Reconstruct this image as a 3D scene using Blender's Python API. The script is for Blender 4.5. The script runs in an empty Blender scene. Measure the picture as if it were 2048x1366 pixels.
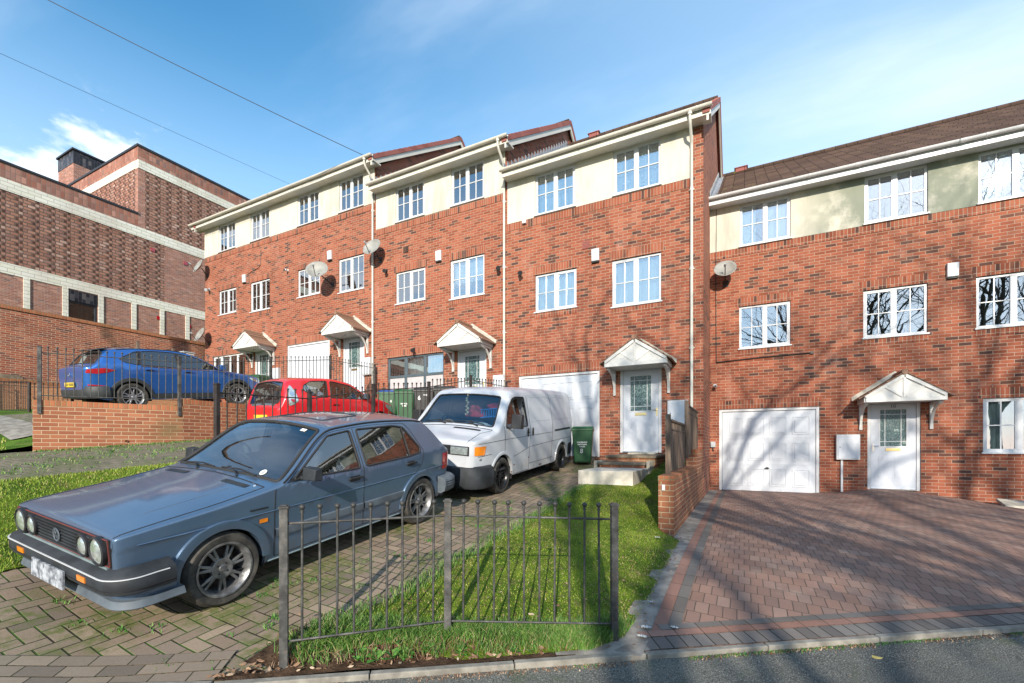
import bpy, bmesh, math, random
import numpy as np
from mathutils import Vector, Matrix
from mathutils.geometry import delaunay_2d_cdt
R = math.radians
sc = bpy.context.scene
col = sc.collection

# ---------------------------------------------------------------- camera, sky, sun, exposure
# world axes: +X runs along the terrace facade to the right, +Y runs into the houses, z = 0 is eye height
cam_d = bpy.data.cameras.new('camera'); cam = bpy.data.objects.new('camera', cam_d); col.objects.link(cam)
cam_d.sensor_width = 36; cam_d.lens = 36 * 905 / 2048; cam_d.shift_y = (893 - 683) / 2048
cam_d.clip_start = .05; cam_d.clip_end = 2000
cam.location = (0, 0, 0)
cam.rotation_euler = (R(90), 0, math.atan2(.4565, .8897))
sc.camera = cam
SUN_EL, SUN_AZ = R(22.0), math.atan2(-.94, .342)          # direction towards the sun in the XY plane
world = bpy.data.worlds.new('World'); sc.world = world; world.use_nodes = True
sun_d = bpy.data.lights.new('sun', 'SUN'); sun_d.energy = 4.8; sun_d.angle = R(.53); sun_d.color = (1, .9, .77)
sun = bpy.data.objects.new('sun', sun_d); col.objects.link(sun)
_sd = Vector((math.cos(SUN_AZ) * math.cos(SUN_EL), math.sin(SUN_AZ) * math.cos(SUN_EL), math.sin(SUN_EL)))
sun.rotation_euler = _sd.to_track_quat('Z', 'Y').to_euler()
sun.location = _sd * 60
sc.view_settings.view_transform = 'Standard'; sc.view_settings.look = 'None'
sc.view_settings.exposure = .52; sc.view_settings.gamma = 1

# ---------------------------------------------------------------- node helpers
class S:
    """a socket with arithmetic"""
    def __init__(s, nt, sock): s.nt, s.k = nt, sock
    def _m(s, op, *a):
        n = s.nt.nodes.new('ShaderNodeMath'); n.operation = op
        for i, x in enumerate((s,) + a):
            if isinstance(x, S): s.nt.links.new(x.k, n.inputs[i])
            else: n.inputs[i].default_value = x
        return S(s.nt, n.outputs[0])
    def __add__(s, o): return s._m('ADD', o)
    def __sub__(s, o): return s._m('SUBTRACT', o)
    def __mul__(s, o): return s._m('MULTIPLY', o)
    def __truediv__(s, o): return s._m('DIVIDE', o)
    def floor(s): return s._m('FLOOR')
    def fract(s): return s._m('FRACT')
    def mod(s, o): return s._m('FLOORED_MODULO', o)
    def abs(s): return s._m('ABSOLUTE')
    def gt(s, o): return s._m('GREATER_THAN', o)
    def lt(s, o): return s._m('LESS_THAN', o)
    def eq(s, o): return s._m('COMPARE', o, .1)
    def mn(s, o): return s._m('MINIMUM', o)
    def mx(s, o): return s._m('MAXIMUM', o)
    def pw(s, o): return s._m('POWER', o)
    def clamp(s): return s.mx(0.).mn(1.)
    def inv(s): return (s * -1.) + 1.
    def step(s, a, b):       # smooth ramp a->b
        n = s.nt.nodes.new('ShaderNodeMapRange'); n.interpolation_type = 'SMOOTHSTEP'
        s.nt.links.new(s.k, n.inputs[0]); n.inputs[1].default_value = a; n.inputs[2].default_value = b
        return S(s.nt, n.outputs[0])

class M:
    """material builder"""
    def __init__(s, name, rough=.7, metal=0., spec=.5):
        s.mat = bpy.data.materials.new(name); s.mat.use_nodes = True; s.nt = s.mat.node_tree
        s.b = s.nt.nodes['Principled BSDF']
        s.b.inputs['Roughness'].default_value = rough; s.b.inputs['Metallic'].default_value = metal
        s.b.inputs['Specular IOR Level'].default_value = spec
        s._tc = None
    def new(s, t): return s.nt.nodes.new(t)
    def ln(s, a, b): s.nt.links.new(a.k if isinstance(a, S) else a, b)
    def tc(s, out='Object'):
        if not s._tc: s._tc = s.new('ShaderNodeTexCoord')
        return s._tc.outputs[out]
    def sep(s, v):
        n = s.new('ShaderNodeSeparateXYZ'); s.ln(v, n.inputs[0]); return [S(s.nt, o) for o in n.outputs]
    def comb(s, *a):
        n = s.new('ShaderNodeCombineXYZ')
        for i, x in enumerate(a):
            if isinstance(x, S): s.ln(x, n.inputs[i])
            else: n.inputs[i].default_value = x
        return n.outputs[0]
    def noise(s, scale=5, detail=4, rough=.55, vec=None, dist=0, stretch=None):
        n = s.new('ShaderNodeTexNoise'); n.inputs['Scale'].default_value = scale
        n.inputs['Detail'].default_value = detail; n.inputs['Roughness'].default_value = rough
        n.inputs['Distortion'].default_value = dist
        v = vec if vec is not None else s.tc()
        if stretch:
            mp = s.new('ShaderNodeMapping'); mp.inputs['Scale'].default_value = stretch; s.ln(v, mp.inputs[0]); v = mp.outputs[0]
        s.ln(v, n.inputs['Vector']); return S(s.nt, n.outputs[0])
    def white(s, v):
        n = s.new('ShaderNodeTexWhiteNoise'); s.ln(v, n.inputs['Vector']); return S(s.nt, n.outputs['Value'])
    def ramp(s, fac, stops, const=False):
        n = s.new('ShaderNodeValToRGB'); e = n.color_ramp.elements
        if const: n.color_ramp.interpolation = 'CONSTANT'
        while len(e) < len(stops): e.new(.5)
        for i, (p, c) in enumerate(stops):
            e[i].position = p; e[i].color = tuple(c) + (1,) if len(c) == 3 else c
        s.ln(fac, n.inputs[0]); return S(s.nt, n.outputs[0])
    def mix(s, fac, a, b, mode='MIX'):
        n = s.new('ShaderNodeMix'); n.data_type = 'RGBA'; n.blend_type = mode
        for sock, x in ((n.inputs[0], fac), (n.inputs[6], a), (n.inputs[7], b)):
            if isinstance(x, S): s.ln(x, sock)
            elif isinstance(x, (int, float)): sock.default_value = x
            else: sock.default_value = tuple(x) + (1,)
        return S(s.nt, n.outputs[2])
    def color(s, c):
        if isinstance(c, S): s.ln(c, s.b.inputs['Base Color'])
        else: s.b.inputs['Base Color'].default_value = tuple(c) + (1,)
        return s
    def rough(s, r): s.ln(r, s.b.inputs['Roughness']); return s
    def bump(s, h, strength=.5, dist=.01):
        n = s.new('ShaderNodeBump'); n.inputs['Strength'].default_value = strength; n.inputs['Distance'].default_value = dist
        s.ln(h, n.inputs['Height']); s.ln(n.outputs[0], s.b.inputs['Normal']); return s
    def plane(s):
        """in-plane coordinates picked from the face direction"""
        x, y, z = s.sep(s.tc()); nx, ny, nz = [q.abs() for q in s.sep(s.tc('Normal'))]
        top = nz.gt(.7); side = nx.gt(ny) * top.inv()
        a = x * side.inv() + y * side
        b = z * top.inv() + y * top
        return a, b

def simple(name, c, rough=.6, metal=0., var=.12, scale=6, spec=.5, bump=0, coat=0):
    m = M(name, rough, metal, spec)
    n = m.noise(scale, 5)
    m.color(m.mix(n.step(.3, .7), tuple(x * (1 - var) for x in c), tuple(min(1, x * (1 + var)) for x in c)))
    if bump: m.bump(m.noise(scale * 12, 3), bump, .005)
    if coat:
        m.b.inputs['Coat Weight'].default_value = coat; m.b.inputs['Coat Roughness'].default_value = .06
    return m.mat

def brick(name, bw=.225, bh=.075, mo=.010, stops=None, mortar=(.45, .36, .28), bump=.5, stain=None, bond=.5, dirt=None, swap=False, rough=.85, projecting=False, warp=0):
    m = M(name, rough, 0, .25)
    a, b = m.plane()
    if warp:
        a = a + (m.noise(3, 2) - .5) * warp; b = b + (m.noise(3.3, 2, vec=m.tc('Generated')) - .5) * warp
    if swap: a, b = b, a
    row = (b / bh).floor(); aa = a / bw + row.mod(2.) * bond
    cid = aa.floor(); fx = aa.fract(); fy = (b / bh).fract()
    rnd = m.white(m.comb(cid, row, 3.7)); rnd2 = m.white(m.comb(cid, row, 9.1))
    dx = fx.mn(fx.inv()) * bw; dy = fy.mn(fy.inv()) * bh
    inside = dx.mn(dy).step(mo * .3, mo * .75)
    c = m.ramp(rnd, stops)
    fine = m.noise(40, 3)
    c = m.mix(fine * .35, c, m.mix(1., c, (.55, .5, .48), 'MULTIPLY'))
    drift = m.noise(.45, 4, .6); c = m.mix(drift.step(.38, .68) * .55, c, m.mix(1., c, (.70, .62, .60), 'MULTIPLY'))
    if projecting:          # every other header stands proud, its relief shadow painted as darker brick
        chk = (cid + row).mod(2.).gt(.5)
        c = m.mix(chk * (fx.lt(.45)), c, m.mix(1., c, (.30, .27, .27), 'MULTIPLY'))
    out = m.mix(inside, mortar, c)
    if dirt:
        n = m.noise(.8, 5, .6); out = m.mix(n.step(.52, .75) * dirt[3], out, dirt[:3])
    if stain:
        n = m.noise(1.3, 6, .7, stretch=(1, 1, .5)); out = m.mix(n.step(.55, .75) * stain[3], out, stain[:3])
    m.color(out)
    h = inside + rnd2 * .25 + fine * .2
    if projecting: h = h + (cid + row).mod(2.).gt(.5) * 1.6
    m.bump(h, bump, .012 if not projecting else .03)
    return m.mat

def herring(name, cell=.105, mo=.006, stops=None, joint=(.1, .09, .07), rot=0, moss=0, bump=.5):
    m = M(name, .85, 0, .3)
    mp = m.new('ShaderNodeMapping'); mp.inputs['Rotation'].default_value[2] = rot; m.ln(m.tc(), mp.inputs[0])
    x, y, z = m.sep(mp.outputs[0]); x = x / cell; y = y / cell
    x = x + (m.noise(2.5, 2) - .5) * .35; y = y + (m.noise(2.1, 2, vec=m.tc('Generated')) - .5) * .3
    i, j = x.floor(), y.floor(); fx, fy = x.fract(), y.fract()
    k = (i - j).mod(4.)
    k0, k1, k2, k3 = [k.eq(float(v)) for v in range(4)]
    big = 9.
    d = (fx + k1 * big).mn(fx.inv() + k0 * big).mn(fy + k2 * big).mn(fy.inv() + k3 * big)
    inside = d.step(mo / cell * .45, mo / cell * 1.3)
    ii = i - k1; jj = j - k2
    rnd = m.white(m.comb(ii, jj, 2.2))
    c = m.ramp(rnd, stops)
    fine = m.noise(70, 3); c = m.mix(fine * .5, c, m.mix(1., c, (.5, .5, .5), 'MULTIPLY'))
    if moss:
        n = m.noise(1.1, 6, .65); n2 = m.noise(14, 4, .6)
        c = m.mix((n.step(.47, .60) * n2.step(.33, .6)) * moss, c, (.085, .115, .02))
        jc = m.mix(m.noise(5, 4).step(.42, .58), joint, (.05, .10, .015))
    else: jc = m.mix(m.noise(9, 3).step(.4, .6), joint, tuple(v * 1.8 for v in joint))
    m.color(m.mix(inside, jc, c)); m.bump(inside + rnd * .3 + fine * .25, bump, .01)
    return m.mat

# ---------------------------------------------------------------- mesh helpers
class MB:
    def __init__(s): s.v = []; s.f = []; s.mi = []; s.cm = 0
    def vs(s, pts):
        n = len(s.v); s.v.extend([tuple(p) for p in pts]); return n
    def face(s, *i): s.f.append(tuple(i)); s.mi.append(s.cm); return s
    def poly(s, pts):
        n = s.vs(pts); s.face(*range(n, n + len(pts))); return s
    def box(s, x0, x1, y0, y1, z0, z1):
        n = s.vs([(x, y, z) for z in (z0, z1) for y in (y0, y1) for x in (x0, x1)])
        for q in ((0, 2, 3, 1), (4, 5, 7, 6), (0, 1, 5, 4), (2, 6, 7, 3), (0, 4, 6, 2), (1, 3, 7, 5)): s.face(*[n + k for k in q])
        return s
    def hexa(s, p):      # 8 pts: bottom ring 0-3, top ring 4-7
        n = s.vs(p)
        for q in ((0, 3, 2, 1), (4, 5, 6, 7), (0, 1, 5, 4), (1, 2, 6, 5), (2, 3, 7, 6), (3, 0, 4, 7)): s.face(*[n + k for k in q])
        return s
    def prism(s, poly, fn, a, b):
        """extrude 2D poly between a and b; fn(p, t) -> 3D"""
        n = s.vs([fn(p, a) for p in poly] + [fn(p, b) for p in poly]); k = len(poly)
        s.face(*range(n, n + k)); s.face(*range(n + 2 * k - 1, n + k - 1, -1))
        for i in range(k): j = (i + 1) % k; s.face(n + i, n + k + i, n + k + j, n + j)
        return s
    def tube(s, pts, r, sides=8, closed=False, cap=True, flat=1.):
        pts = [Vector(p) for p in pts]; m = len(pts)
        if m < 2: return s
        rr = r if isinstance(r, (list, tuple)) else [r] * m
        rings = []; up = None
        for i in range(m):
            if closed: t = pts[(i + 1) % m] - pts[i - 1]
            else: t = pts[min(i + 1, m - 1)] - pts[max(i - 1, 0)]
            if t.length < 1e-9: t = Vector((0, 0, 1))
            t.normalize()
            if up is None: up = Vector((0, 0, 1)) if abs(t.z) < .9 else Vector((1, 0, 0))
            a = t.cross(up)
            if a.length < 1e-6: a = t.orthogonal()
            a.normalize(); b = a.cross(t).normalized(); up = b
            rings.append(s.vs([pts[i] + (a * math.cos(2 * math.pi * k / sides) + b * math.sin(2 * math.pi * k / sides) * flat) * rr[i] for k in range(sides)]))
        for i in range(m - (0 if closed else 1)):
            A, B = rings[i], rings[(i + 1) % m]
            for k in range(sides): s.face(A + k, A + (k + 1) % sides, B + (k + 1) % sides, B + k)
        if cap and not closed:
            s.face(*[rings[0] + k for k in range(sides - 1, -1, -1)]); s.face(*[rings[-1] + k for k in range(sides)])
        return s
    def lathe(s, prof, c=(0, 0, 0), axis='z', n=24, closed=False):
        """prof: (radius, along) pairs"""
        c = Vector(c); rings = []
        for r, h in prof:
            pts = []
            for k in range(n):
                a = 2 * math.pi * k / n; p = (r * math.cos(a), r * math.sin(a))
                pts.append(c + Vector({'z': (p[0], p[1], h), 'y': (p[0], h, p[1]), 'x': (h, p[0], p[1])}[axis]))
            rings.append(s.vs(pts))
        m = len(prof)
        for i in range(m - (0 if closed else 1)):
            A, B = rings[i], rings[(i + 1) % m]
            for k in range(n): s.face(A + k, A + (k + 1) % n, B + (k + 1) % n, B + k)
        return s
    def sphere(s, c, r, n=8, sz=1):
        s.lathe([(max(1e-4, r * math.sin(math.pi * i / n)), -r * sz * math.cos(math.pi * i / n)) for i in range(n + 1)], c, 'z', n + 2); return s
    def sweep(s, path, prof, closedprof=True):
        """path: (x,y) pts, prof: (out,z); out is to the left normal of travel"""
        P = [Vector(p) for p in path]; rings = []
        for i, p in enumerate(P):
            t = (P[min(i + 1, len(P) - 1)] - P[max(i - 1, 0)]).normalized(); nrm = Vector((t.y, -t.x))
            rings.append(s.vs([(p.x + nrm.x * o, p.y + nrm.y * o, z) for o, z in prof]))
        k = len(prof)
        for i in range(len(P) - 1):
            for j in range(k if closedprof else k - 1): s.face(rings[i] + j, rings[i] + (j + 1) % k, rings[i + 1] + (j + 1) % k, rings[i + 1] + j)
        if closedprof: s.face(*[rings[0] + j for j in range(k)]); s.face(*[rings[-1] + j for j in range(k - 1, -1, -1)])
        return s
    def grid(s, fn, us, vs_):
        n = s.vs([fn(u, v) for v in vs_ for u in us]); k = len(us)
        for j in range(len(vs_) - 1):
            for i in range(k - 1): s.face(n + j * k + i, n + j * k + i + 1, n + (j + 1) * k + i + 1, n + (j + 1) * k + i)
        return s
    def obj(s, name, mat, parent=None, smooth=None, bevel=0, fix=True, origin=None):
        me = bpy.data.meshes.new(name); me.from_pydata(s.v, [], s.f)
        mats = mat if isinstance(mat, (list, tuple)) else [mat]
        for q in mats: me.materials.append(q)
        if len(mats) > 1: me.polygons.foreach_set('material_index', s.mi)
        if fix:
            bm = bmesh.new(); bm.from_mesh(me); bmesh.ops.recalc_face_normals(bm, faces=bm.faces); bm.to_mesh(me); bm.free()
        if smooth:
            me.shade_smooth(); me.set_sharp_from_angle(angle=R(smooth))
        o = bpy.data.objects.new(name, me); col.objects.link(o)
        if parent is not None: attach(o, parent)
        if bevel:
            b = o.modifiers.new('bevel', 'BEVEL'); b.width = bevel; b.segments = 2; b.limit_method = 'ANGLE'; b.angle_limit = R(40)
        return o

TREE = {}
def wm(o):            # accumulated matrix without a depsgraph update
    return TREE.get(o.name, Matrix.Identity(4))
def attach(o, parent):
    """parent a mesh whose coordinates are in the frame that parent was built in"""
    o.parent = parent; root = parent
    if parent.type == 'EMPTY' and parent.name in TREE: o.matrix_parent_inverse = TREE[parent.name].inverted()
def thing(name, label, cat, loc=(0, 0, 0), group=None, local=False, rot=None):
    """Empty at the base of a thing. local=False: parts are given in world coordinates."""
    o = bpy.data.objects.new(name, None); col.objects.link(o); o.empty_display_size = .2
    o.location = loc
    if rot: o.rotation_euler = rot
    if not local: TREE[o.name] = Matrix.LocRotScale(Vector(loc), o.rotation_euler.to_quaternion(), None)
    return tag(o, label, cat, group)
def tag(o, label, cat, group=None):
    o['label'] = label; o['category'] = cat
    if group: o['group'] = group
    return o
def struct(o, kind='structure'): o['kind'] = kind; return o
def copy_tree(o, parent=None):
    c = o.copy(); col.objects.link(c)
    if parent: c.parent = parent; c.matrix_parent_inverse = o.matrix_parent_inverse.copy()
    for ch in o.children: copy_tree(ch, c)
    return c
rng = random.Random(7)
def lerp(a, b, t): return a + (b - a) * t
def interp(x, pts): return float(np.interp(x, [p[0] for p in pts], [p[1] for p in pts]))
def text_curve(s, size, depth=.004, bold=0.):
    c = bpy.data.curves.new('txt', 'FONT'); c.body = s; c.size = size; c.extrude = depth / 2; c.offset = bold; c.align_x = 'CENTER'; c.align_y = 'CENTER'
    o = bpy.data.objects.new('txt', c); col.objects.link(o)
    me = bpy.data.meshes.new_from_object(o); bpy.data.objects.remove(o); return me
def text_obj(name, s, size, mat, M4, parent=None, bold=0., local=False):
    me = text_curve(s, size, .004, bold); me.transform(M4); me.materials.append(mat)
    o = bpy.data.objects.new(name, me); col.objects.link(o)
    if parent is not None: attach(o, parent)
    return o
# ---------------------------------------------------------------- materials
HB = [(0, (.21, .064, .032)), (.18, (.31, .090, .048)), (.40, (.365, .115, .062)), (.60, (.27, .078, .043)), (.80, (.38, .140, .080)), (.90, (.16, .064, .042)), (.97, (.095, .048, .038))]
MAT = {}
MAT['brick'] = brick('house brick', stops=HB, mortar=(.39, .28, .205), stain=(.62, .42, .34, .22), bump=.6)
MAT['soldier'] = brick('soldier course', bw=.225, bh=.075, stops=HB, mortar=(.39, .28, .205), swap=True, bond=0, bump=.6)
MAT['garden_brick'] = brick('garden wall brick', stops=[(0, (.27, .095, .050)), (.4, (.36, .14, .07)), (.75, (.24, .085, .045)), (1, (.42, .175, .09))], mortar=(.42, .31, .20), dirt=(.13, .10, .045, .7), mo=.011)
MAT['garden_soldier'] = brick('garden wall coping', stops=[(0, (.36, .13, .06)), (.5, (.46, .17, .08)), (1, (.30, .12, .06))], mortar=(.25, .18, .1), swap=True, bond=0, dirt=(.14, .12, .05, .6), mo=.012)
MAT['planter_brick'] = brick('pale planter brick', stops=[(0, (.55, .25, .12)), (.5, (.50, .21, .11)), (1, (.60, .29, .15))], mortar=(.5, .33, .2), stain=(.42, .30, .12, .5))
MAT['old_brick'] = brick('old boundary brick', stops=[(0, (.30, .09, .05)), (.3, (.40, .13, .07)), (.6, (.24, .09, .06)), (.8, (.46, .19, .11)), (1, (.14, .07, .06))], mortar=(.46, .33, .23), dirt=(.06, .045, .03, .75), warp=.02, mo=.012)
MOD = [(0, (.30, .12, .085)), (.35, (.42, .19, .13)), (.6, (.27, .13, .10)), (.85, (.52, .27, .20)), (1, (.19, .12, .11))]
MAT['modern'] = brick('modern brown brick', stops=MOD, mortar=(.36, .28, .23), mo=.012)
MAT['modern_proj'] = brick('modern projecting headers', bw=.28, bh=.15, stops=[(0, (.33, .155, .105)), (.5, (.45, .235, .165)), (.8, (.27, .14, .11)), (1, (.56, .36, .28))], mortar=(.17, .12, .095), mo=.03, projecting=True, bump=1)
MAT['modern_stack'] = brick('modern stack band', bw=.30, bh=.17, stops=MOD, mortar=(.22, .15, .12), bond=0, swap=True, mo=.02)
MAT['glazed'] = brick('white glazed brick', bw=.45, bh=.17, stops=[(0, (.74, .72, .58)), (.5, (.84, .82, .70)), (1, (.78, .76, .66))], mortar=(.42, .39, .33), mo=.018, rough=.45)
MAT['dark_tile'] = brick('black glazed tile', bw=.3, bh=.15, stops=[(0, (.015, .015, .02)), (.6, (.03, .03, .04)), (1, (.12, .11, .11))], mortar=(.05, .045, .045), swap=True, rough=.35)

def render_mat():
    m = M('cream render', .9, 0, .2)
    n = m.noise(1.1, 6, .62); n2 = m.noise(2.2, 5, .6, stretch=(1.5, 1.5, .35)); x, y, z = m.sep(m.tc())
    c = m.mix(n2.step(.42, .72) * .7, (.58, .545, .455), (.36, .355, .31))
    # algae grows on the render of the right-hand house, thickest between its windows
    alg = x.step(.6, 2.4) * n.step(.33, .55)
    c = m.mix(alg * .9, c, (.19, .215, .165))
    m.color(c); m.bump(m.noise(60, 3), .25, .004); return m.mat
MAT['render'] = render_mat()

def tile_mat(name, c1, c2, moss=0, jw=.30):
    m = M(name, .85, 0, .25)
    x, y, z = m.sep(m.tc())
    fx = (x / jw).fract(); row = (z / .24).floor()
    rnd = m.white(m.comb((x / jw).floor(), row, 1.)); n = m.noise(3, 5, .65)
    c = m.mix(rnd * .6 + n * .5, c1, c2)
    c = m.mix(fx.lt(.06) * .75, c, tuple(v * .25 for v in c1))
    if moss: c = m.mix(m.noise(5, 6, .7).step(.55, .7) * (x.step(1.2, -.6) * .7 + .3) * moss, c, (.16, .15, .035))
    m.color(c); m.bump(m.noise(30, 4) + fx.lt(.06) * -1., .5, .01); return m.mat
MAT['tile'] = tile_mat('brown roof tile', (.040, .025, .021), (.105, .066, .050), .8)
MAT['tile_red'] = tile_mat('red verge tile', (.20, .065, .055), (.34, .13, .11), 0, .32)
MAT['tile_small'] = tile_mat('porch tile', (.19, .10, .065), (.31, .19, .13), .5, .16)
MAT['upvc'] = simple('white upvc', (.58, .59, .60), .35, var=.03, scale=2)
MAT['cream_pvc'] = simple('ageing white pvc', (.57, .555, .49), .45, var=.06, scale=3)
MAT['trim'] = simple('porch white paint', (.58, .575, .545), .5, var=.05, scale=4)
MAT['garage_white'] = simple('white painted steel', (.52, .55, .59), .4, var=.05, scale=1.5)
MAT['door_white'] = simple('white door', (.52, .55, .60), .35, var=.04, scale=2)
MAT['anthracite'] = simple('anthracite aluminium', (.07, .095, .11), .4, var=.1)
MAT['obscure'] = simple('frosted film', (.45, .42, .42), .55, var=.06)
MAT['black'] = simple('black plastic', (.018, .018, .02), .5, var=.2)
MAT['rubber'] = simple('black rubber', (.02, .02, .021), .75, var=.2)
MAT['brass'] = simple('brass', (.75, .58, .28), .3, 1., var=.1)
MAT['chrome'] = simple('chrome', (.75, .76, .78), .15, 1., var=.04)
MAT['lead'] = simple('lead flashing', (.22, .24, .27), .6, var=.3, scale=12)
MAT['dish'] = simple('weathered grey dish', (.25, .25, .23), .55, var=.2, scale=5)
MAT['cable'] = simple('black cable', (.015, .014, .014), .6)
MAT['grey_box'] = simple('grey plastic', (.35, .38, .40), .5)
MAT['dark_room'] = simple('dark room', (.02, .02, .022), .9)
MAT['concrete'] = simple('pale concrete', (.42, .39, .32), .9, var=.3, scale=5, bump=.3)
MAT['concrete_step'] = simple('step concrete', (.50, .47, .40), .9, var=.25, scale=4, bump=.3)
MAT['tread'] = simple('weathered stone tread', (.20, .16, .11), .9, var=.3, scale=6, bump=.4)
MAT['edging'] = simple('mortar edging', (.20, .185, .165), .9, var=.35, scale=8, bump=.4)
MAT['kerb'] = simple('kerb concrete', (.215, .20, .17), .9, var=.35, scale=7, bump=.3)
MAT['green_bin'] = simple('dark green plastic', (.010, .075, .024), .45, var=.15, scale=3)
MAT['blue_lid'] = simple('blue plastic', (.02, .06, .22), .45)
MAT['black_bin'] = simple('black bin plastic', (.02, .021, .022), .5)
MAT['white_mark'] = simple('white marking', (.75, .77, .75), .6)

def wood():
    m = M('weathered timber', .85, 0, .2)
    n = m.noise(4, 6, .6, stretch=(6, 6, .5)); m.color(m.ramp(n, [(.25, (.05, .035, .026)), (.5, (.14, .10, .075)), (.75, (.25, .20, .155))])); m.bump(n, .5, .01); return m.mat
MAT['wood'] = wood()
def iron():
    m = M('weathered painted iron', .55, .3, .4)
    n = m.noise(9, 5, .65); n2 = m.noise(30, 3)
    c = m.ramp(n, [(.3, (.025, .024, .023)), (.5, (.065, .065, .062)), (.68, (.14, .135, .125)), (.8, (.13, .08, .05))])
    m.color(m.mix(n2.step(.6, .7) * .3, c, (.20, .11, .06))); m.bump(n2, .2, .002); return m.mat
MAT['iron'] = iron()
MAT['iron_dark'] = simple('dark railing paint', (.035, .026, .022), .5, .2, var=.4, scale=9)

def glass_mat(name='window glass', tint=(.9, .95, .96), refl=.12, rough=.0):
    m = M(name); nt = m.nt; out = nt.nodes['Material Output']
    tr = m.new('ShaderNodeBsdfTransparent'); tr.inputs[0].default_value = tuple(tint) + (1,)
    gl = m.new('ShaderNodeBsdfGlossy'); gl.inputs['Roughness'].default_value = rough
    gl.inputs[0].default_value = (.95, .97, 1, 1)
    fr = m.new('ShaderNodeFresnel'); fr.inputs[0].default_value = 1.5
    bp = m.new('ShaderNodeBump'); bp.inputs['Strength'].default_value = .03; bp.inputs['Distance'].default_value = .02
    m.ln(m.noise(2.2, 2), bp.inputs['Height']); m.ln(bp.outputs[0], gl.inputs['Normal'])
    f = (S(nt, fr.outputs[0]) * 1.6 + refl).clamp()
    mx = m.new('ShaderNodeMixShader'); m.ln(f, mx.inputs[0]); m.ln(tr.outputs[0], mx.inputs[1]); m.ln(gl.outputs[0], mx.inputs[2])
    m.ln(mx.outputs[0], out.inputs['Surface']); return m.mat
MAT['glass'] = glass_mat('house window glass', (.80, .88, .90), .28, .006)
MAT['car_glass'] = glass_mat('car window glass', (.52, .62, .68), .12, .0)
MAT['car_glass_dark'] = glass_mat('tinted car glass', (.22, .27, .30), .10, .0)
def curtain_mat(name, c, a):
    m = M(name, .9, 0, .1); x, y, z = m.sep(m.tc())
    n = m.noise(10, 3, .5, stretch=(3, 1, .12)); m.color(m.mix(n.step(.35, .65), tuple(v * .72 for v in c), c))
    m.b.inputs['Alpha'].default_value = a; return m.mat
MAT['net'] = curtain_mat('net curtain', (.60, .63, .63), 1.)
MAT['drape'] = curtain_mat('white drape', (.75, .76, .76), 1.)
MAT['drape_warm'] = curtain_mat('warm drape', (.55, .50, .33), 1.)
def obscured():
    m = M('textured door glass', .12, 0, .6)
    n = m.noise(45, 3, .6, stretch=(1, 1, .7)); m.color(m.ramp(n, [(.3, (.012, .03, .03)), (.5, (.05, .10, .10)), (.68, (.22, .32, .32)), (.8, (.5, .6, .6))])); m.bump(n, .8, .01); return m.mat
MAT['pattern_glass'] = obscured()

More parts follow.
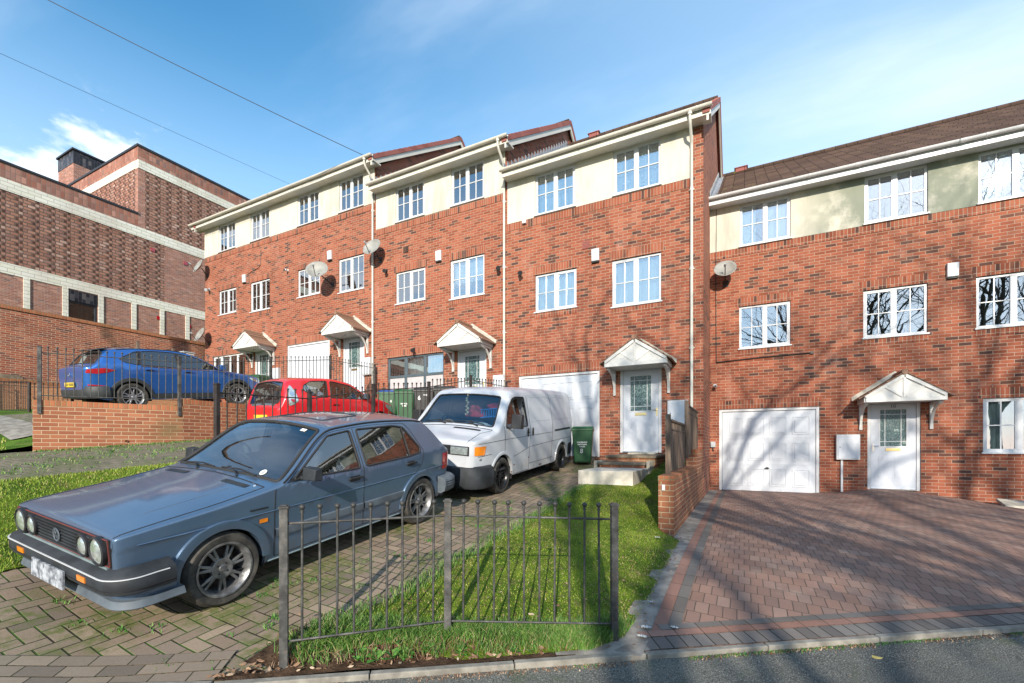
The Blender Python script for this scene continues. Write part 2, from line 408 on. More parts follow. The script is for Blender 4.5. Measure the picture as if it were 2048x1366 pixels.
# ---------------------------------------------------------------- sky with clouds
def build_sky():
    nt = world.node_tree; nd = nt.nodes; bg = nd['Background']
    sky = nd.new('ShaderNodeTexSky'); sky.sky_type = 'NISHITA'; sky.sun_disc = False
    sky.sun_elevation = SUN_EL; sky.sun_rotation = math.pi / 2 - SUN_AZ; sky.air_density = 1.0; sky.dust_density = .6; sky.ozone_density = 2.2
    tc = nd.new('ShaderNodeTexCoord'); sp = nd.new('ShaderNodeSeparateXYZ'); nt.links.new(tc.outputs['Generated'], sp.inputs[0])
    X, Y, Z = [S(nt, o) for o in sp.outputs]
    h = Z.mx(.02) + .09                                      # clouds sit on a flat layer overhead
    cb = nd.new('ShaderNodeCombineXYZ'); nt.links.new((X / h).k, cb.inputs[0]); nt.links.new((Y / h).k, cb.inputs[1])
    def noise(scale, det, ro, loc, sc_=(1, 1, 1)):
        mp = nd.new('ShaderNodeMapping'); mp.inputs['Location'].default_value = loc; mp.inputs['Scale'].default_value = sc_
        mp.inputs['Rotation'].default_value = (0, 0, R(-18)); nt.links.new(cb.outputs[0], mp.inputs[0])
        n = nd.new('ShaderNodeTexNoise'); n.inputs['Scale'].default_value = scale; n.inputs['Detail'].default_value = det; n.inputs['Roughness'].default_value = ro
        nt.links.new(mp.outputs[0], n.inputs['Vector']); return S(nt, n.outputs[0])
    wisp = noise(.9, 6, .55, (3.1, 1.7, 0), (.55, 1.5, 1)).step(.46, .80) * .62
    n3 = nd.new('ShaderNodeTexNoise'); n3.inputs['Scale'].default_value = 4.2; n3.inputs['Detail'].default_value = 8; n3.inputs['Roughness'].default_value = .58; n3.inputs['Distortion'].default_value = .25
    mp3 = nd.new('ShaderNodeMapping'); mp3.inputs['Scale'].default_value = (1, 1, 1.7); mp3.inputs['Location'].default_value = (.35, 0, .1); nt.links.new(tc.outputs['Generated'], mp3.inputs[0]); nt.links.new(mp3.outputs[0], n3.inputs['Vector'])
    low = (S(nt, n3.outputs[0]) + Z.step(.36, .50) * -.16).step(.44, .53)
    lowmask = Z.step(.52, .46)
    west = (X * -1.).step(.35, .75)                            # heaped clouds stand on the left, thin ones elsewhere
    cloud = (low * lowmask * (west * .9 + .08)).mx(wisp * (Z.step(.15, .5) * .75 + .2))
    mx = nd.new('ShaderNodeMix'); mx.data_type = 'RGBA'; nt.links.new(cloud.clamp().k, mx.inputs[0])
    hs = nd.new('ShaderNodeHueSaturation'); hs.inputs['Saturation'].default_value = 1.28; hs.inputs['Hue'].default_value = .488; hs.inputs['Value'].default_value = 1.95
    nt.links.new(sky.outputs[0], hs.inputs['Color'])
    # a paler veil of thin cloud towards the horizon and towards the right
    veil = nd.new('ShaderNodeMix'); veil.data_type = 'RGBA'; vf = (Z.step(.66, .22) * .72 + (X + Y * .5).step(-.6, .6) * .42).clamp()
    nt.links.new(vf.k, veil.inputs[0]); nt.links.new(hs.outputs[0], veil.inputs[6]); veil.inputs[7].default_value = (5.6, 7.6, 9.8, 1)
    nt.links.new(veil.outputs[2], mx.inputs[6]); mx.inputs[7].default_value = (8.6, 9.4, 10.4, 1)
    nt.links.new(mx.outputs[2], bg.inputs[0]); bg.inputs[1].default_value = .10
build_sky()

# ---------------------------------------------------------------- terrain functions (the street falls to the right, the plots rise to the houses)
KU, KV, KS = -1.3695, 2.669, .7184
kerb_v = lambda u: KV + KS * (u - KU)
def smooth(a, b, x):
    t = max(0., min(1., (x - a) / (b - a))); return t * t * (3 - 2 * t)
def kerb_z(u): return interp(u, [(-30, .1), (-12, -.70), (-9, -.90), (-6.8, -1.12), (-5.5, -1.24), (-3, -1.42), (8, -1.42), (30, -2.2)])
def ZR(u, v):
    dk = max(0, v - kerb_v(u)); z = kerb_z(u) + .24 * (1 - math.exp(-dk / 1.8))
    z += .17 * math.exp(-((u - 3.0) / .95) ** 2) * smooth(10.8, 13.3, v)
    return z - .10 * smooth(4.2, 5.6, u) * smooth(8, 13, v)
def tps(pts):
    P = np.array(pts, float); n = len(P); K = np.zeros((n + 3, n + 3))
    d = np.linalg.norm(P[:, None, :2] - P[None, :, :2], axis=2); K[:n, :n] = d
    K[:n, n] = 1; K[:n, n + 1:] = P[:, :2]; K[n:, :n] = K[:n, n:].T
    w = np.linalg.solve(K, np.concatenate([P[:, 2], [0, 0, 0]]))
    return lambda u, v: float(np.hypot(P[:, 0] - u, P[:, 1] - v) @ w[:n] + w[n] + w[n + 1] * u + w[n + 2] * v)
_z8 = tps([(-3.81, 2.20, -1.277), (-5.24, 2.19, -1.136), (-3.81, 4.66, -.991), (-5.24, 4.65, -.851), (-3.82, 6.8, -.807), (-5.42, 6.8, -.690), (-3.8, 9.73, -.560), (-5.4, 9.73, -.440), (-2.6, 2.3, -1.36), (-2.6, 4.66, -1.09), (-2.6, 6.8, -.87), (-2.6, 8.05, -.70),
           (-3.0, 9.8, -.52), (-3.0, 11.34, -.34), (-5.7, 11.34, -.30), (-5.8, 7, -.64), (-5.6, 4.65, -.815), (-5.5, 1.5, -1.04), (-5.5, -.3, -1.24), (-3.4, 1.21, -1.42), (-7, -1.4, -1.10), (-2.7, 1.72, -1.42)])
def Z8(u, v): return _z8(u, v)
_zb = tps([(-9.3, 9.24, .355), (-9.6, 6.9, .14), (-8.75, 9.2, .335), (-8.9, 6.9, .10), (-10.4, 9.2, .41), (-10.4, 6.9, .19), (-11.7, 3.3, -.11), (-10.7, 5.4, .10), (-7.7, 2, -.41), (-7.2, 3.5, -.25), (-6.1, 4.9, -.16), (-6, 6.2, .02), (-6, 7.8, .2), (-6, 9.4, .42), (-8, 11.34, .62), (-10.5, 11.34, .70), (-9, -1, -.82), (-9, -3, -.93), (-12, -4.5, -.70)])
def ZB(u, v): return _zb(u, v)
_lp = [(-2.6, v, Z8(-2.6, v)) for v in (2.9, 3.8, 5, 6.5, 8, 9.6, 11.3)] + [(-.76, v, ZR(-.76, v)) for v in (3.2, 3.6, 4.2, 5, 5.8, 6.3)] + \
      [(-2.6, 1.92, -1.34), (-1.88, 2.5, -1.36), (-1.0, 3.0, -1.39), (-1.03, 6.6, -1.10), (-1.03, 8, -.95), (-1.05, 9.6, -.70), (-1.05, 11.2, -.34), (-1.7, 8.0, -.70), (-1.6, 9.7, -.50), (-1.6, 11.2, -.34), (-1.7, 3.2, -1.30), (-2.6, 2.3, -1.24)]
_zl = tps(_lp)
def ZL(u, v):
    z = _zl(u, v) + .012 * math.sin(u * 9) * math.sin(v * 7); dk = v - kerb_v(u)
    return lerp(kerb_z(u) + .004, z, smooth(.0, .34, dk)) if dk < .34 else z
ZA = tps([(-13.9, 8.53, 1.235), (-15.4, 8.53, 1.31), (-13.9, 5.86, .915), (-15.4, 5.86, .99), (-14.3, 11.35, 1.60), (-19, 11.35, 1.72), (-17, 4.3, .88), (-13.6, 3.4, .36), (-12.2, 3.2, -.05), (-11.2, 5.4, .70), (-10.8, 8, 1.05), (-10.85, 11.3, 1.5),
          (-20, 2, .75), (-23, 6, 1.4), (-12, 1, -.35), (-15, 0, .15), (-20, -4, .2), (-12, -3, -.7)])
def edge8(v): return interp(v, [(-4, -5.6), (0, -5.5), (2, -5.5), (4, -5.6), (8, -5.8), (12, -5.9)])
def edgeB(v): return interp(v, [(-6, -9), (0, -8.2), (2, -7.6), (3.4, -6.9), (4.2, -6.35), (12, -6.1)])
def ZBANK(u, v):
    a, b = edge8(v), edgeB(v); t = (a - u) / max(.1, a - b)
    return lerp(Z8(a, v), ZB(b, v), smooth(0, 1, t)) if u > b else ZB(u, v)
def ZG(u, v):
    if v < kerb_v(u) + .02: return kerb_z(u) - .03
    if u > -.85: return ZR(u, v)
    if u > -2.6 and v < 11.4: return ZL(u, v)
    if u > edge8(v): return Z8(u, v)
    if u > -10.8 or (v < 3.2 and u > -11.8): return ZBANK(u, v)
    return ZA(u, v)

def inpoly(x, y, P):
    c = False; j = len(P) - 1
    for i in range(len(P)):
        if (P[i][1] > y) != (P[j][1] > y) and x < (P[j][0] - P[i][0]) * (y - P[i][1]) / (P[j][1] - P[i][1]) + P[i][0]: c = not c
        j = i
    return c
def densify(P, d, closed=True):
    out = []; n = len(P)
    for i in range(n if closed else n - 1):
        a, b = P[i], P[(i + 1) % n]; k = max(1, int(math.hypot(b[0] - a[0], b[1] - a[1]) / d))
        out += [(lerp(a[0], b[0], t / k), lerp(a[1], b[1], t / k)) for t in range(k)]
    if not closed: out.append(P[-1])
    return out
def cdt(outer, holes, step, sx=1., grid=None):
    """triangulate outer minus holes with interior points; sx scales the second axis for nicer triangles"""
    loops = [outer] + holes; V = []; E = []
    for L in loops:
        n = len(V); V += [Vector((p[0], p[1] * sx)) for p in L]; E += [(n + i, n + (i + 1) % len(L)) for i in range(len(L))]
    xs = [p[0] for p in outer]; ys = [p[1] for p in outer]
    if grid is None:
        gx = np.arange(min(xs), max(xs), step); gy = np.arange(min(ys), max(ys), step / sx)
        grid = [(x + (j % 2) * step * .5, y) for j, y in enumerate(gy) for x in gx]
    for x, y in grid:
        if inpoly(x, y, outer) and not any(inpoly(x, y, h) for h in holes): V.append(Vector((x, y * sx)))
    v, e, f, *_ = delaunay_2d_cdt(V, E, [], 0, 1e-5)
    F = []
    for t in f:
        cx = sum(v[i].x for i in t) / len(t); cy = sum(v[i].y for i in t) / len(t) / sx
        if inpoly(cx, cy, outer) and not any(inpoly(cx, cy, h) for h in holes): F.append(tuple(t))
    return [(p.x, p.y / sx) for p in v], F
def patch(name, poly, fz, mat, step=.4, dz=0., kind='structure', bdry=.25):
    pts, F = cdt(densify(poly, bdry), [], step)
    mb = MB(); mb.vs([(x, y, fz(x, y) + dz) for x, y in pts]); mb.f = F; mb.mi = [0] * len(F)
    o = mb.obj(name, mat, smooth=60, fix=False)
    for p in o.data.polygons[:1]:
        if p.normal.z < 0: o.data.flip_normals()
    return struct(o, kind) if kind else o

# ---------------------------------------------------------------- ground materials
def asphalt():
    m = M('asphalt', .85, 0, .35)
    n = m.noise(1.2, 5, .6); f = m.noise(130, 2, .6); g = m.noise(55, 3)
    c = m.mix(n.step(.35, .7), (.062, .064, .060), (.108, .110, .098)); c = m.mix(f.step(.54, .64), c, (.26, .26, .225)); c = m.mix(m.noise(90, 2).step(.56, .66) * .85, c, (.014, .015, .014))
    c = m.mix(m.noise(2.5, 6, .7).step(.56, .7) * .45, c, (.055, .075, .028))
    m.color(c); m.bump(f + g, .7, .006); return m.mat
def grass_mat(name='lawn', c1=(.06, .11, .010), c2=(.17, .24, .022)):
    m = M(name, .9, 0, .15)
    n = m.noise(2.2, 6, .65); f = m.noise(60, 3, .6)
    c = m.mix(n.step(.35, .68), c1, c2); c = m.mix(f.step(.4, .65) * .6, c, tuple(v * .45 for v in c1)); c = m.mix(m.noise(4.2, 6, .7).step(.54, .68) * .7, c, (.15, .12, .05))
    m.color(c); m.bump(f, .9, .02); return m.mat
def soil():
    m = M('bare soil', .95, 0, .15)
    n = m.noise(8, 6, .7); m.color(m.ramp(n, [(.3, (.022, .013, .008)), (.5, (.055, .033, .02)), (.72, (.11, .07, .045))])); m.bump(n + m.noise(40, 3) * .5, 1., .03); return m.mat
MAT['asphalt'] = asphalt(); MAT['lawn'] = grass_mat(); MAT['soil'] = soil(); MAT['lawn_far'] = grass_mat('far lawn', (.05, .11, .012), (.13, .24, .03))
P8 = [(0, (.22, .165, .12)), (.3, (.29, .215, .155)), (.55, (.19, .15, .12)), (.8, (.34, .26, .185)), (1, (.15, .12, .095))]
MAT['pave8'] = herring('old brown block paving', .108, .006, P8, (.03, .025, .015), rot=R(0), moss=.8, bump=.7)
MAT['pave8_edge'] = brick('block paving border', bw=.22, bh=.105, stops=[(0, (.21, .18, .14)), (.5, (.28, .235, .18)), (1, (.16, .14, .115))], mortar=(.03, .03, .015), mo=.007, dirt=(.08, .11, .02, .5))
MAT['paveB'] = herring('mossy grey paving', .108, .010, [(0, (.15, .13, .10)), (.5, (.24, .20, .15)), (1, (.18, .15, .12))], (.10, .10, .05), moss=.6, bump=.5)
P10 = [(0, (.27, .165, .125)), (.3, (.32, .20, .155)), (.6, (.235, .15, .12)), (.85, (.35, .235, .185)), (1, (.20, .14, .12))]
MAT['pave10'] = brick('red block paving', bw=.105, bh=.21, stops=P10, mortar=(.09, .07, .055), mo=.007, stain=(.42, .34, .27, .45), dirt=(.16, .13, .11, .35), bump=.5, warp=.012)
MAT['pave10_red'] = brick('red border blocks', bw=.21, bh=.30, stops=[(0, (.24, .135, .105)), (1, (.32, .19, .15))], mortar=(.08, .065, .05), mo=.007, bond=0)
MAT['pave10_grey'] = brick('charcoal border blocks', bw=.21, bh=.30, stops=[(0, (.13, .12, .11)), (1, (.20, .185, .17))], mortar=(.05, .04, .03), mo=.007, bond=0)
MAT['pave10_head'] = brick('charcoal header course', bw=.105, bh=.4, stops=[(0, (.12, .11, .105)), (1, (.20, .185, .17))], mortar=(.03, .028, .02), mo=.008, bond=0)
for k in ('pave10_red', 'pave10_grey', 'pave10_head', 'pave8_edge'): pass

# ground sheets
def build_ground():
    g = MB(); xs = sorted(set(list(np.arange(-40, 41, 1.)) + [-400, -200, -100, -70, -55, 55, 70, 100, 200, 400])); ys = sorted(set(list(np.arange(-40, 41, 1.)) + [-400, -200, -100, -60, 60, 100, 200, 400]))
    def gz(x, y):
        cx, cy = max(-40, min(30, x)), max(-30, min(24, y))
        z = min(ZG(cx + a, cy + b) for a in (-.6, 0, .6) for b in (-.6, 0, .6)) if abs(cx) < 30 and abs(cy) < 20 else ZG(cx, cy)
        return max(-4, z) - .16
    g.grid(lambda x, y: (x, y, gz(x, y)), xs, ys)
    struct(g.obj('ground', MAT['lawn_far'], smooth=60))
    # road: kerb line back towards and past the camera, 7 m wide
    r = MB(); us = list(np.arange(-40, 41, 1.))
    r.grid(lambda u, w: (u, kerb_v(u) - w, kerb_z(u) - .030 - .05 * smooth(0, .4, w)), us, [.04, .2, .45, 1, 2, 3, 4, 5, 6, 7.5, 9])
    struct(r.obj('road', MAT['asphalt'], smooth=60))
    n = Vector((KS, -1)).normalized(); t = Vector((1, KS)).normalized()
    # edging kerb, in separate stones
    k = MB(); u = -40.
    while u < 30:
        L = .915; a = Vector((u, kerb_v(u))); b = a + t * (L - .008); jz = rng.uniform(-.004, .004); ja = rng.uniform(-.004, .004)
        z0, z1 = kerb_z(a.x) + jz, kerb_z(b.x) + jz; w = n * .052; a2 = a + n * ja; b2 = b + n * ja
        k.hexa([(a2.x, a2.y, z0 - .15), (b2.x, b2.y, z1 - .15), (b2.x + w.x, b2.y + w.y, z1 - .15), (a2.x + w.x, a2.y + w.y, z0 - .15),
                (a2.x, a2.y, z0 + .006), (b2.x, b2.y, z1 + .006), (b2.x + w.x, b2.y + w.y, z1 + .004), (a2.x + w.x, a2.y + w.y, z0 + .004)])
        u += t.x * L
    struct(k.obj('kerb', MAT['kerb'], bevel=.006))
    kv = kerb_v
    # driveway of the near plot
    d = [(-2.6, kv(-2.6) + .12)] + [(-2.6, 2.2), (-2.6, 8.06), (-2.75, 8.1), (-2.75, 11.34), (-5.86, 11.34)] + [(edge8(v), v) for v in (9, 6, 4, 3, 2, 1, 0.2)] + [(edge8(-.3), kv(edge8(-.3)))] + [(u, kv(u)) for u in (-5, -4, -3)] + [(-2.75, kv(-2.75))]
    struct(patch('driveway', d, Z8, MAT['pave8'], .2, .0, bdry=.1))
    # border courses beside its kerb
    e = MB()
    for i, (w0, w1) in enumerate(((.0, .10), (.106, .206), (.212, .312))):
        pts = [u for u in np.arange(-5.45, -2.75, .1)]
        e.grid(lambda u, w: (u - n.x * w, kv(u) - n.y * w, Z8(u - n.x * w, kv(u) - n.y * w) + .014), pts, [w0, w1])
    o = e.obj('driveway_border', None or MAT['pave8_edge'], smooth=60)
    align(o); struct(o)
    # driveway of the right-hand house
    d = [(-.62, kv(-.62) + .4), (-.62, 11.2), (-.84, 11.3), (-.84, 13.58), (4.4, 13.58), (4.55, 13.0), (6.2, 13.0), (9, 13.0), (9, kv(9))] + [(u, kv(u)) for u in (7, 5, 3, 1, 0)] + [(-.62, kv(-.62))]
    struct(patch('driveway', d, ZR, MAT['pave10'], .45, bdry=.25))
    def strip(name, mat, fn, s, w, dz=0, al=False):
        q = MB(); q.grid(lambda a, b: fn(a, b), s, w); o = q.obj(name, mat, smooth=60)
        if al: align(o)
        return struct(o)
    vs_ = list(np.arange(3.0, 11.4, .2))
    P = lambda dz: (lambda v, u: (u, v, ZR(u, v) + dz))
    strip('concrete_edging', MAT['edging'], P(.004), [kv(-.8) + .03] + list(np.arange(3.4, 13.5, .3)), [-.84, -.73, -.615])
    strip('border_blocks', MAT['pave10_grey'], P(.008), [kv(-.47) + .33] + list(np.arange(3.8, 13.5, .3)), [-.52, -.43])
    o = strip('border_blocks', MAT['pave10_red'], P(.009), [kv(-.57) + .2] + list(np.arange(3.7, 13.5, .3)), [-.62, -.522])
    us = list(np.arange(-.58, 9, .2))
    Q = lambda dz: (lambda u, w: (u - n.x * w, kv(u) - n.y * w, ZR(u - n.x * w, kv(u) - n.y * w) + dz))
    strip('border_blocks', MAT['pave10_head'], Q(.006), us, [0, .145], 0, True)
    strip('border_blocks', MAT['pave10_red'], Q(.010), us[:], [.147, .22], 0, True)
    strip('border_blocks', MAT['pave10_grey'], Q(.012), [u + .16 for u in us], [.222, .295], 0, True)
    strip('concrete_edging', MAT['edging'], Q(.005), list(np.arange(-1.12, -.45, .1)), [0, .16], 0, True)
    # lawn and bare soil of the near plot
    l = [(-2.62, 2.25), (-2.61, 8.1), (-1.76, 8.1), (-1.8, 9.9), (-1.7, 11.3), (-1.03, 11.3), (-1.03, 6.4), (-.75, 6.2), (-.75, 4.0), (-.80, 3.35), (-1.0, kv(-1.0) + .07), (-1.65, kv(-1.65) + .04), (-2.0, kv(-2.0) + .20)]
    struct(patch('lawn', l, ZL, MAT['lawn'], .12, .008, bdry=.12))
    s_ = [(-2.62, kv(-2.62)), (-1.02, kv(-1.02)), (-1.0, kv(-1.0) + .06), (-1.6, kv(-1.6) + .12), (-2.0, kv(-2.0) + .32), (-2.55, 2.35), (-2.78, 2.1), (-2.9, 1.75), (-2.85, kv(-2.85))]
    patch('soil', s_, lambda u, v: lerp(kerb_z(u), ZL(max(u, -2.62), v), smooth(0, .3, v - kv(u))) + .006 + .010 * math.sin(u * 21) * math.sin(v * 17), MAT['soil'], .12)
    # grassy bank between the plots, then the paved plot with the red car
    b = [(edge8(-.4), kv(edge8(-.4)))] + [(edge8(v) - .0, v) for v in (0, 1, 2, 3, 4, 6, 9, 11.3)] + [(-6.9, 11.3), (-6.9, 6), (-7.2, 3.5), (-7.7, 2), (-8.1, .8), (-8.6, -1), (-9, kv(-9))]
    struct(patch('grass_bank', b, ZBANK, MAT['lawn'], .3, .012))
    b = [(-6.9, 11.34), (-6.9, 6), (-7.2, 3.5), (-7.7, 2), (-8.1, .8), (-8.6, -1), (-9, kv(-9)), (-12.5, kv(-12.5)), (-11.85, 3.2), (-10.7, 5.4), (-10.7, 11.34)]
    struct(patch('driveway', b, ZB, MAT['paveB'], .4, .004))
    # upper plots behind the low wall
    b = [(-10.78, 11.34), (-10.78, 5.5), (-11.75, 3.3), (-11.9, 3.0), (-12.5, -2), (-30, -2), (-30, 11.34)]
    struct(patch('lawn', b, ZA, MAT['lawn_far'], .5, 0))
    b = [(-11.0, 11.33), (-11.0, 5.5), (-12.4, 3.9), (-15.6, 3.9), (-15.6, 11.33)]
    struct(patch('driveway', b, ZA, MAT['paveB'], .5, .02))
    b = [(-12.6, 3.35), (-12.6, 3.95), (-25, 4.0), (-25, 3.2)]
    struct(patch('path', b, ZA, MAT['kerb'], .4, .03))
def align(o):
    """turn the mesh's own axes along the kerb so that its pattern follows it"""
    a = math.atan2(KS, 1); p = Vector((KU, KV, 0)); Mx = Matrix.Translation(p) @ Matrix.Rotation(a, 4, 'Z')
    o.data.transform(Mx.inverted()); o.matrix_world = Mx
build_ground()
# ---------------------------------------------------------------- houses
def wall_sheet(mb, xs0, xs1, zs0, zs1, y, holes, depth, axis='x'):
    """front wall face with rectangular openings and their reveals; holes: (x0,x1,z0,z1)"""
    X = sorted({xs0, xs1, *[h[0] for h in holes], *[h[1] for h in holes]}); Z = sorted({zs0, zs1, *[h[2] for h in holes], *[h[3] for h in holes]})
    X = [x for x in X if xs0 <= x <= xs1]; Z = [z for z in Z if zs0 <= z <= zs1]
    for i in range(len(X) - 1):
        for j in range(len(Z) - 1):
            cx, cz = (X[i] + X[i + 1]) / 2, (Z[j] + Z[j + 1]) / 2
            if any(h[0] < cx < h[1] and h[2] < cz < h[3] for h in holes): continue
            mb.poly([(X[i], y, Z[j]), (X[i + 1], y, Z[j]), (X[i + 1], y, Z[j + 1]), (X[i], y, Z[j + 1])])
    for a, b, c, d in holes:
        c = max(c, zs0); d = min(d, zs1)
        if d <= c: continue
        e = y + depth
        mb.poly([(a, y, c), (a, y, d), (a, e, d), (a, e, c)]); mb.poly([(b, y, c), (b, e, c), (b, e, d), (b, y, d)])
        mb.poly([(a, y, c), (a, e, c), (b, e, c), (b, y, c)]); mb.poly([(a, y, d), (b, y, d), (b, e, d), (a, e, d)])

def curtain(kind, x0, x1, z0, z1, y, parent):
    if kind == 'none': return
    wav = lambda x, a=.012: math.sin(x * 38) * a + math.sin(x * 91 + 1) * a * .4
    def sheet(a, b, zb, zt, mat, nm='curtain', hem=0):
        q = MB(); us = list(np.linspace(a, b, max(8, int((b - a) / .02)))); 
        q.grid(lambda u, t: (u, y + wav(u), lerp(zb + (abs(math.sin(u * 30)) * hem if hem else 0), zt, t)), us, [0, .5, 1]); q.obj(nm, mat, parent, smooth=80, fix=False)
    w = x1 - x0
    if kind == 'net': sheet(x0, x1, z0, z1, MAT['net'])
    elif kind == 'lace': sheet(x0, x1, z0, z1, MAT['net'])
    elif kind == 'halfnet': sheet(x0, x1, lerp(z0, z1, .38), z1, MAT['drape'], hem=.05)
    elif kind == 'drapes': sheet(x0, x0 + w * .24, z0, z1, MAT['drape']); sheet(x1 - w * .20, x1, z0, z1, MAT['drape'])
    elif kind == 'wide': sheet(x0, x0 + w * .30, z0, z1, MAT['net']); sheet(x0 + w * .5, x1, z0, z1, MAT['net'])
    elif kind == 'warm': sheet(x0, x0 + w * .33, z0, z1, MAT['drape_warm']); sheet(x1 - w * .25, x1, z0, z1, MAT['drape_warm'])
    elif kind == 'foil':
        r_ = random.Random(8); q = MB(); us = list(np.linspace(x0, x1, 60)); q.grid(lambda u, t: (u, y + .02 * math.sin(u * 25 + t * 9) * math.sin(t * 14 + u * 4) + r_.uniform(-.006, .006), lerp(z0, z1, t)), us, list(np.linspace(0, 1, 50))); q.obj('foil', MAT['foil'], parent, smooth=80, fix=False)
    elif kind == 'leftdrape': sheet(x0, x0 + w * .36, z0, z1, MAT['drape'])
    elif kind == 'spots':
        sheet(x0, x1, z0, z1, MAT['net']); q = MB(); r_ = random.Random(3)
        for k in range(34):
            a, b = r_.uniform(x0 + .06, x1 - .06), r_.uniform(z0 + .08, z1 - .08); q.lathe([(.0005, -.002), (.024, -.002), (.024, .002), (.0005, .002)], (a, y - .035, b), 'y', 8)
        q.obj('curtain_flowers', MAT['white_mark'], parent)

def window(par, x0, x1, z0, z1, y, kind='net', frame='upvc', bars=True, open_=None, cols=2, name='window', sill=True):
    """two-light casement: frame and mullion, astragal bars, glass, sill, curtain"""
    f = MB(); yi = y + .035; yo = yi + .06; t = .055; fm = MAT[frame]
    f.box(x0, x1, yi, yo, z1 - t, z1); f.box(x0, x1, yi, yo, z0, z0 + t); f.box(x0, x0 + t, yi, yo, z0 + t, z1 - t); f.box(x1 - t, x1, yi, yo, z0 + t, z1 - t)
    W = (x1 - x0) / cols; gl = []
    for i in range(1, cols): f.box(x0 + W * i - .045, x0 + W * i + .045, yi - .004, yo, z0 + t, z1 - t)
    o = f.obj(name, fm, par, bevel=.006)
    g = MB(); b = MB()
    for i in range(cols):
        a = x0 + W * i + (t if i == 0 else .045); c = x0 + W * (i + 1) - (t if i == cols - 1 else .045)
        g.box(a, c, yi + .025, yi + .030, z0 + t, z1 - t)
        if (i == 0) == (open_ != 'r'):        # a sash frame proud of the outer frame on one light
            s = .022
            b.box(a, c, yi + .004, yi + .022, z1 - t - s, z1 - t); b.box(a, c, yi + .004, yi + .022, z0 + t, z0 + t + s); b.box(a, a + s, yi + .004, yi + .022, z0 + t + s, z1 - t - s); b.box(c - s, c, yi + .004, yi + .022, z0 + t + s, z1 - t - s)
        if bars:
            m = (a + c) / 2; zm = (z0 + z1) / 2; b.box(m - .010, m + .010, yi + .008, yi + .024, z0 + t, z1 - t)
            b.box(a, m - .010, yi + .0085, yi + .0235, zm - .010, zm + .010); b.box(m + .010, c, yi + .0085, yi + .0235, zm - .010, zm + .010)
    b.obj('glazing_bar', fm, o)
    g.obj('pane', MAT['glass'], o)
    if sill: MB().box(x0 - .03, x1 + .03, y - .04, yi + .01, z0 - .032, z0 + .002).obj('sill', fm, o, bevel=.006)
    curtain(kind, x0 + t, x1 - t, z0 + t * .5, z1 - t * .5, yo + .06, o)
    d = MB(); d.poly([(x0 - .3, yo + .9, z0 - .4), (x1 + .3, yo + .9, z0 - .4), (x1 + .3, yo + .9, z1 + .3), (x0 - .3, yo + .9, z1 + .3)])
    return o

def front_door(par, x0, x1, z0, z1, y, number=None, latch='l'):
    f = MB(); t = .07; yi = y + .03
    f.box(x0, x0 + t, yi, yi + .07, z0, z1); f.box(x1 - t, x1, yi, yi + .07, z0, z1); f.box(x0 + t, x1 - t, yi, yi + .07, z1 - t, z1)
    a, b, c, d = x0 + t + .006, x1 - t - .006, z0 + .03, z1 - t - .006; L = b - a; Hh = d - c
    lf = MB(); ga, gb, gc, gd = a + L * .21, a + L * .79, c + Hh * .50, c + Hh * .93; yd = yi + .02
    X = [a, ga, gb, b]; Z = [c, gc, gd, d]
    for i in range(3):
        for j in range(3):
            if i == 1 and j == 1: continue
            lf.box(X[i], X[i + 1], yd, yd + .045, Z[j], Z[j + 1])
    door = lf.obj('front_door', MAT['door_white'], par)
    f.obj('door_frame', MAT['upvc'], door, bevel=.005)
    p = MB()                                     # two raised lower panels and a moulding round the light
    for q in (0, 1):
        u0 = a + L * (.17 + .37 * q); u1 = u0 + L * .29; w0, w1 = c + Hh * .12, c + Hh * .38
        for k, (e, pr) in enumerate(((.0, .006), (.022, .002), (.04, .008))): p.box(u0 + e, u1 - e, yd - pr, yd - pr + .003 + k * .0004, w0 + e, w1 - e)
    p.obj('door_panel', MAT['door_white'], door, bevel=.003)
    g = MB(); g.box(ga, gb, yd + .014, yd + .024, gc, gd); g.obj('pane', MAT['pattern_glass'], door)
    bm_ = MB(); r = .007
    for u in (ga + L * .11, gb - L * .11): bm_.box(u - r, u + r, yd + .004, yd + .013, gc, gd)
    for w in (gc + Hh * .055, gd - Hh * .055): bm_.box(ga, gb, yd + .005, yd + .0125, w - r, w + r)
    for e0, e1, e2, e3 in ((ga - .02, gb + .02, gc - .02, gc), (ga - .02, gb + .02, gd, gd + .02), (ga - .02, ga, gc, gd), (gb, gb + .02, gc, gd)): bm_.box(e0, e1, yd - .008, yd + .004, e2, e3)
    bm_.obj('glazing_bar', MAT['upvc'], door)
    m = (a + b) / 2; lb = MB(); lb.box(m - .14, m + .14, yd - .012, yd, gc - .115, gc - .045); lb.obj('letterbox', MAT['brass'], door, bevel=.006)
    MB().box(m - .11, m + .11, yd - .016, yd - .0125, gc - .10, gc - .06).obj('letterbox_flap', MAT['brass'], door, bevel=.004)
    hx = a + .045 if latch == 'l' else b - .045; s = 1 if latch == 'l' else -1
    h = MB(); h.box(hx - .017, hx + .017, yd - .008, yd, gc - .13, gc + .06); h.tube([(hx, yd - .008, gc + .01), (hx, yd - .045, gc + .01), (hx + s * .10, yd - .045, gc + .01)], .009)
    h.obj('handle', MAT['brass'] if latch == 'r' else MAT['chrome'], door)
    MB().box(a, b, yi - .03, yd + .04, z0 - .02, c).obj('threshold', MAT['chrome'], door)
    if number: text_obj('house_number', number, .11, MAT['black'], Matrix.Translation((m, yd - .004, (gd + d) / 2 + .005)) @ Matrix.Rotation(R(90), 4, 'X'), door)
    return door

